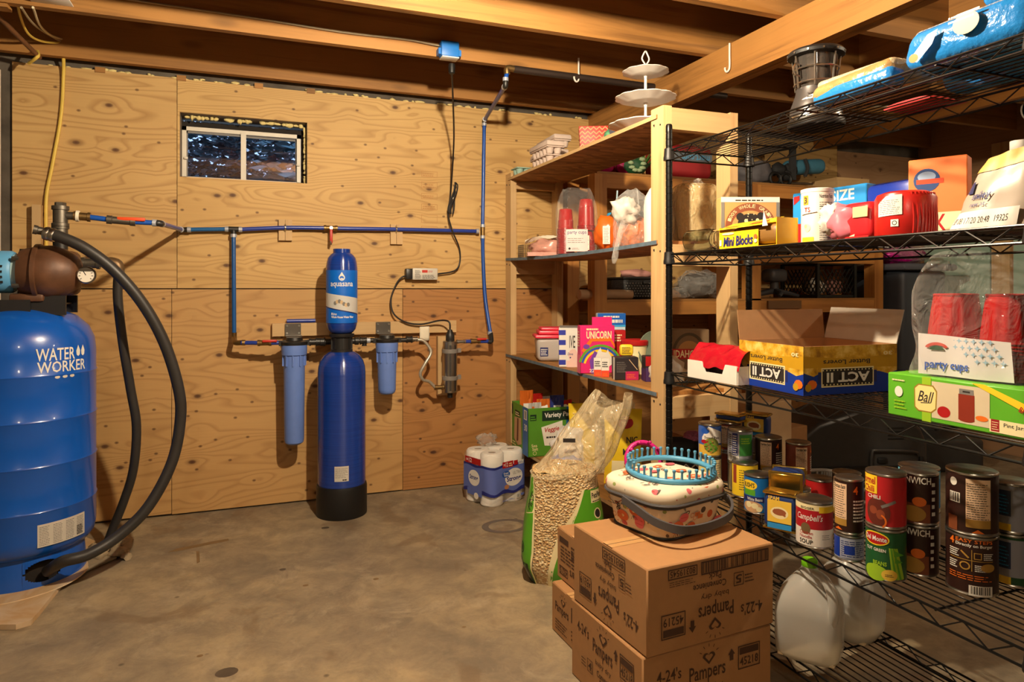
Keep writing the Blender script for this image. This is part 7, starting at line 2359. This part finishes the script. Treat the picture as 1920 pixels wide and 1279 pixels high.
m.sheet(lambda u, v: (lambda q: Vector((q.x * (1 - v), q.y * (1 - v), .46 + .03 * math.sin(PI * v * .5) + .006 * math.sin(q.x * 60))))(sb(u, 1)), 44, 6)
m.build('shavings', 'shavings', t, ang=70)
def sbp(u0):
    return lambda u, v, h: sb(u0 + u / .62, v / .46, .007 + h)
mat('bag_green', (86, 158, 36), .35)
p = Print(fn=lambda u, v, h: sb(.50 + u / .85, v / .46, .007 + h), step=.012)
p.poly([(0, .0), (.105, .0), (.125, .14), (.12, .27), (.10, .38), (.05, .45), (.02, .44), (0, .34)], 'bag_green')
p.poly([(.035, .285), (.11, .30), (.115, .32), (.075, .455), (.045, .45), (.04, .33)], 'cream').poly([(.04, .29), (.105, .303), (.108, .32), (.073, .445), (.05, .44), (.046, .33)], 'bag_green')
p.text('PINE', .046, .325, .115, .365, 'ink', bold=.03, rot=1.15).text('PETS PICK', .062, .36, .122, .374, 'cream', bold=.02, rot=1.15)
p.rect(0, .0, .10, .09, 'pack_dark').rect(.05, .02, .075, .08, 'grey').ell(.05, .15, .022, .024, 'pack_dark').ring(.05, .15, .016, .018, .003, 'bag_green', 14)
p.poly([(.104, .0), (.112, .0), (.132, .14), (.127, .27), (.108, .375), (.10, .37), (.118, .27), (.122, .14)], 'cream')
p.build('printed_label', t)
p = Print(fn=sbp(.715), step=.012)
p.poly([(.0, .0), (.03, .28), (.06, .40), (.20, .40), (.20, .0)], 'bag_green').poly([(-.006, .0), (.024, .28), (.054, .402), (.062, .402), (.032, .28), (.004, .0)], 'cream')
p.rect(.085, .345, .2, .395, 'cream').text('PetsPick', .09, .362, .16, .385, 'ink', bold=.03).lines(.092, .348, .15, .358, 1, 'ink', .4)
p.ell(.115, .30, .022, .022, 'cream').ell(.115, .30, .017, .017, 'ink').poly([(.085, .18), (.09, .25), (.115, .275), (.14, .25), (.145, .18)], 'cream').poly([(.09, .18), (.095, .247), (.115, .268), (.135, .247), (.14, .18)], 'ink').poly([(.15, .18), (.155, .24), (.185, .26), (.2, .25), (.2, .18)], 'ink')
p.build('printed_label', t)
def neck(u, v):
    a = 2 * PI * u
    b = sb(u, 1) if v == 0 else sb(u, 1)
    q = 1.05 - .55 * v + .12 * math.sin(PI * v)
    fold = 1 + .22 * v * math.sin(a * 5 + 2) + .12 * _mn.noise(Vector((math.cos(a) * 2, math.sin(a) * 2, v * 3)))
    return Vector((b.x * q * fold + .21 * v ** .8, b.y * (1.05 - .45 * v) * fold + .02 * v, .44 + v * .315 * (1 + .10 * math.cos(a * 2 + 1))))
MB().sheet(neck, 56, 18).build('clear_neck', 'haze_bag', t, ang=80)
MB().sheet(lambda u, v: sb(u, v, .006), 44, 22).build('clear_skin', 'bag_film', t, ang=80)
MB().box((.02, -.10, .60), (.05, .004, .016), M=Matrix.Rotation(.0, 4, 'Z')).build('bar_print', 'ink', t, smooth=False)

# ================================================================ far right: things on and around the wall shelf
zb_, zt_ = 1.154, 1.923
t = thing('woven_basket', 'black woven plastic basket on the wall shelf behind the pine shelf', 'basket', (2.30, 3.76, zb_), 0)
w, d, h = .33, .24, .13
MB().rbox((0, 0, h / 2), (w, d, h), .02, 3, taper=.94).build('basket', mat('woven', (22, 21, 22), .5, noise=.4, nscale=90, bump=.6), t)
MB().rbox((0, 0, h), (w + .012, d + .012, .014), .006, 2).build('rim', 'black', t)
p = Print(O=(-w / 2, -d / 2, 0), U=(1, 0, 0), V=(0, 0, 1), lift=.003)
for i in range(16):
    for j in range(6):
        p.rect(.012 + i * .0195 + (j % 2) * .008, .016 + j * .016, .020 + i * .0195 + (j % 2) * .008, .021 + j * .016, 'grey')
p.build('pattern', t)
MB().rbox((.0, -d / 2 - .003, h - .03), (.06, .006, .022), .004, 2).build('handle_clip', 'black', t)
MB().blob((0, 0, h + .03), (.12, .07, .03), 3, .3, 2.2, 2).build('pink_paper', mat('pale_red', (196, 140, 130), .6), t)
tag(MB().cyl((-.3, 0, .03), (.06, 0, .03), .03, n=24).build('cardboard_tube', mat('tube_tan', (176, 140, 104), .7), loc=(2.14, 3.66, zb_)), 'pale cardboard tube lying beside the black woven basket', 'tube')
t = thing('wrapped_bundle', 'grey bundle wrapped in shiny clear film on the wall shelf', 'bundle', (2.82, 3.80, zb_), .1)
MB().blob((0, 0, .085), (.17, .1, .09), 6, .15, 2, 3, cut=-.95).build('bundle', mat('grey_bundle', (96, 92, 88), .5), t)
MB().blob((0, 0, .09), (.18, .11, .095), 16, .25, 3.5, 3, cut=-.94).build('film', 'wrap', t)
MB().blob((-.22, -.03, .04), (.08, .06, .04), 9, .3, 2.5, 2, cut=-.9).build('loose_film', 'wrap', t)
t = thing('wheel_hub', 'dark grey fan base with splayed feet on the wall shelf', 'fan base', (3.37, 3.72, zb_))
MB().rbox((0, 0, .155), (.15, .12, .09), .03, 3).build('hub', mat('fan_grey', (62, 62, 66), .5), t)
MB().lathe([(.05, .03), (.03, .05), (.028, .115)], 20).build('neck', 'fan_grey', t)
for a in (-.1, 2.0, 3.3, 4.4):
    MB().tube([(0, 0, .05), (.10 * math.cos(a), .10 * math.sin(a), .035), (.2 * math.cos(a), .12 * math.sin(a), .015)], [.022, .016, .012], 8, sub=3).build('foot', 'fan_grey', t)
t = thing('milk_crate', 'black plastic milk crate with lattice sides on the wall shelf', 'crate', (3.83, 3.79, zb_))
w, d, h = .34, .33, .27
m = MB()
for zz in (.012, h - .03, h - .008):
    m.box((0, -d / 2, zz), (w, .012, .016)).box((0, d / 2, zz), (w, .012, .016)).box((-w / 2, 0, zz), (.012, d, .016)).box((w / 2, 0, zz), (.012, d, .016))
for sx in (-1, 1):
    for sy in (-1, 1):
        m.box((sx * w / 2, sy * d / 2, h / 2), (.022, .022, h))
m.box((0, 0, .006), (w, d, .010))
m.build('frame', 'black', t, smooth=False)
for k in range(9):
    for s in (-1, 1):
        x0_ = -w / 2 + .02 + k * (w - .04) / 8
        x1_ = x0_ + s * .12
        a = Vector((x0_, -d / 2, .03)); b = Vector((max(-w / 2, min(w / 2, x1_)), -d / 2, .03 + .17 * abs(max(-w / 2, min(w / 2, x1_)) - x0_) / .12))
        if (b - a).length > .03:
            MB().cyl(a, b, .004, n=5).build('lattice_bar', 'black', t)
            MB().cyl(Vector((-w / 2, a.x * .95, a.z)), Vector((-w / 2, b.x * .95, b.z)), .004, n=5).build('lattice_bar', 'black', t)
for k, (xx, yy, s_) in enumerate(((-.08, -.05, .07), (.07, -.06, .06), (.0, .05, .08))):
    MB().blob((xx, yy, .08), (s_, s_, .06), k + 3, .2, 2, 2).build('stored_cloth', ['paper', 'pale_red', 'grey'][k], t)
# carrier / folded stroller
t = thing('folded_stroller', 'folded black and blue baby stroller lying on the wall shelf', 'stroller', (3.50, 3.80, 1.923))
t.scale = (.82, .82, .72)
MB().tube([(-.42, -.06, .28), (-.22, -.08, .345), (-.02, -.1, .395), (.06, -.1, .41)], .034, 14, sub=5).build('foam_handle', mat('foam_black', (26, 25, 26), .8), t)
MB().box((.035, -.10, .235), (.06, .022, .32)).build('strap', mat('webbing', (40, 39, 40), .9), t, smooth=False)
MB().blob((-.30, 0, .13), (.18, .11, .13), 3, .18, 2.4, 3, cut=-.95).build('grey_fabric', mat('grey_fabric', (92, 88, 92), .7, noise=.2), t)
MB().rbox((.26, -.02, .20), (.44, .13, .15), .07, 5, M=Matrix.Rotation(-.12, 4, 'Y')).build('blue_roll', mat('stroller_blue', (58, 112, 136), .7, noise=.1), t)
MB().tube([(.18, -.09, .29), (.19, -.11, .2), (.18, -.09, .12)], .016, 6, sub=3).build('tie_strap', 'webbing', t)
for q in ((-.10, -.08, .17), (-.02, -.07, .12), (.04, -.06, .17)):
    MB().blob(q, (.075, .05, .06), q[0] * 9, .25, 2.2, 2).build('strap_tangle', 'foam_black', t)
for q in (-.16, -.05):
    MB().tube([(q + .055 * math.cos(2 * PI * i / 20), -.11, .075 + .055 * math.sin(2 * PI * i / 20)) for i in range(20)], .014, 8, closed=True).build('wheel', 'black', t)
MB().cyl((-.38, -.05, .04), (.3, -.05, .06), .012).build('frame_tube', 'steel', t)
t = thing('orange_tote', 'flat orange tote on the wall shelf below the stroller', 'tote', (3.30, 3.76, 1.492))
MB().rbox((0, -.04, .035), (.12, .09, .07), .012, 2).build('tote', 'orange', t)
t = thing('wood_tray', 'shallow pale wooden tray on the wall shelf right of the stroller', 'tray', (4.02, 3.80, 1.923))
MB().box((0, 0, .005), (.30, .30, .010)).build('tray_floor', 'pine_x', t, smooth=False)
for q_ in ((0, -.145, .30, .012), (0, .145, .30, .012)):
    MB().box((q_[0], q_[1], .045), (q_[2], q_[3], .08)).build('tray_side', 'pine_x', t, smooth=False)
for q_ in (-.144, .144):
    MB().box((q_, 0, .045), (.012, .276, .08)).build('tray_side', 'pine_y', t, smooth=False)
t = thing('red_tote_bag', 'red and grey shopping bag with white lettering on top of the wall shelf', 'bag', (2.60, 3.74, zt_), 0)
MB().rbox((0, 0, .11), (.40, .22, .22), .05, 4).build('bag', mat('tote_red', (158, 30, 34), .6), t)
p = Print(O=(-.20, -.11, 0), U=(1, 0, 0), V=(0, 0, 1), lift=.003)
p.rect(.02, .10, .38, .165, mat('tote_grey', (98, 106, 116), .6)).text('mart.com', .15, .115, .36, .15, 'sky', bold=.0, flip=True)
p.build('printed_label', t)
t = thing('plant_bundle', 'green plastic leaf bundle left of the red shopping bag', 'artificial plant', (2.32, 3.72, zt_))
for k in range(14):
    a = k * 2.4
    MB().sheet(lambda u, v: (.10 * u * math.cos(a), .10 * u * math.sin(a) + (v - .5) * .03 * math.sin(PI * u), .02 + .16 * u * (1 - .35 * u) + (k % 4) * .015), 5, 2).build('leaf', mat('leaf_green', (70, 120, 50), .6), t)
for i, (xx, yy, cc, s_) in enumerate(((2.03, 3.70, 'mag', .07), (2.10, 3.84, 'ora', .075), (2.17, 3.68, 'mag', .06), (2.22, 3.86, 'pin', .08))):
    mm = {'mag': (170, 30, 90), 'ora': (216, 84, 30), 'pin': (200, 60, 100)}[cc]
    t = thing('gift_bag', ['magenta gift wrap ball at the left end of the wall shelf top', 'orange gift wrap ball second from the left on the wall shelf top', 'magenta gift wrap ball in front of the others on the wall shelf top', 'pink gift wrap ball beside the green leaves on the wall shelf top'][i], 'gift wrap', (xx, yy, zt_), 0, 'bright gift wraps')
    MB().blob((0, 0, s_ * .9), (s_, s_ * .8, s_), i + 1, .18, 2.2, 3, cut=-.9).build('wrap', mat('gift_' + cc, mm, .25), t)
t = thing('bow', 'dark rosette with a pale green flower before the gift wraps', 'bow', (2.21, 3.605, zt_))
for k in range(10):
    a = k * 2 * PI / 10
    MB().blob((.045 * math.cos(a), 0, .065 + .045 * math.sin(a)), (.026, .012, .014), k, .1, 2, 1, M=None).build('petal', mat('rosette', (150, 170, 130), .6), t)
MB().blob((0, .02, .065), (.085, .02, .065), 3, .2, 2.5, 2).build('dark_backing', 'dkgreen', t)

# --- floor behind the rack: black case, bins
t = thing('tool_case', 'large black domed plastic case on the floor behind the wire rack', 'case', (3.50, 3.32, 0), -.30)
poly = [(-.46, .02), (.44, .02), (.47, .06), (.47, .26), (.43, .36), (.34, .43), (.20, .475), (-.02, .47), (-.22, .40), (-.38, .28), (-.455, .16)]
mat('case_black', (52, 51, 50), .36, noise=.1)
m = MB().prism(poly, -.22, .22, M=Matrix.Rotation(PI / 2, 4, 'X'))
b = m.build('shell', 'case_black', t)
bv = b.modifiers.new('round', 'BEVEL'); bv.width = .025; bv.segments = 3; bv.limit_method = 'ANGLE'
MB().box((.0, -.225, .13), (.86, .014, .012)).build('seam', 'black', t, smooth=False)
MB().tube([(.10, -.225, .10), (.10, -.235, .22), (.14, -.235, .235), (.36, -.235, .225), (.40, -.225, .20)], .010, 6, sub=3).build('moulded_edge', 'case_black', t)
MB().rbox((.17, -.225, .17), (.06, .02, .035), .008, 2).build('latch', 'black', t)
MB().rbox((.42, -.225, .12), (.03, .02, .14), .008, 2).build('latch', 'black', t)
for k in range(4):
    MB().box((.26, -.2215, .30 + .022 * k), (.10, .004, .008)).build('vent_slot', 'black', t, smooth=False)
tag(MB().rbox((0, 0, .11), (.42, .34, .22), .03, 3, rz=-.3).build('storage_case', 'case_black', loc=(4.40, 3.30, 0)), 'low black case on the floor right of the domed case', 'case')
t = thing('laundry_basket', 'grey slatted plastic laundry basket on the floor behind the cans', 'basket', (2.62, 2.62, 0), -.2)
mat('basket_grey', (150, 144, 136), .5)
for zz in (.02, .20, .26):
    MB().tube(rring(.44, .36, .08, zz), .010, 8, closed=True).build('rim', 'basket_grey', t)
rr_ = smooth(rring(.43, .35, .08, 0), 2, True)
for i in range(0, len(rr_), 1):
    MB().box((rr_[i].x, rr_[i].y, .13), (.010, .010, .25)).build('slat', 'basket_grey', t, smooth=False)
t = thing('rolling_bin', 'tall grey-blue lidded bin standing right of the wall shelf', 'bin', (4.56, 3.74, 0))
MB().rbox((0, 0, .68), (.46, .46, 1.34), .04, 3, taper=.85).build('bin', mat('bin_grey', (62, 68, 78), .5), t)
MB().rbox((0, -.01, 1.375), (.54, .54, .05), .02, 2).build('lid', mat('bin_lid', (84, 86, 96), .5), t)
MB().rbox((.0, -.215, .62), (.36, .02, .03), .008, 2).build('green_trim', 'lime', t)
t = thing('tinsel_bag', 'clear bag of magenta tinsel lying on the tall bin', 'bag', (4.52, 3.72, 1.401))
MB().blob((0, 0, .07), (.20, .15, .075), 7, .2, 2.2, 3, cut=-.93).build('tinsel', mat('tinsel', (176, 20, 120), .3, .2, noise=.6, nscale=60), t)
MB().blob((.02, -.01, .085), (.25, .17, .09), 8, .2, 2.5, 3, cut=-.92).build('film', 'wrap', t)
for k, (y0_, y1_) in enumerate(((3.47, 4.0), (2.55, 3.30))):
    MB().box2((XR - .02, y0_, .9), (XR - .002, y1_, 1.95)).build('wall_board', 'mint', wall_right, smooth=False)
MB().box2((XR - .03, 3.32, .4), (XR - .001, 3.45, 2.3)).build('door_casing', 'pine_z', wall_right, smooth=False)
p = Print(O=(XR - .02, 3.22, 1.50), U=(0, -1, 0), V=(0, 0, 1), lift=.003)
p.text('APPLIANCES', 0, 0, .30, .035, 'ink').lines(0, -.04, .3, -.01, 2, 'grey', .4)
p.build('board_print', wall_right)
tag(MB().cyl((4.30, 2.62, 2.285), (5.18, 2.62, 2.285), .07, n=24).cyl((4.30, 2.62, 2.285), (4.38, 2.62, 2.285), .08, n=24).build('drain_pipe', 'vinyl'), 'fat white drain pipe under the joists at the far right', 'pipe')
tag(MB().tube([(3.55, 3.2, 2.36), (3.6, 3.05, 2.33), (3.75, 3.0, 2.335), (3.95, 2.9, 2.36)], .006, 6, sub=4).build('ceiling_wire', 'nm_white'), 'loose white wire hanging under the joists at the back right', 'cable', 'loose electric cables')
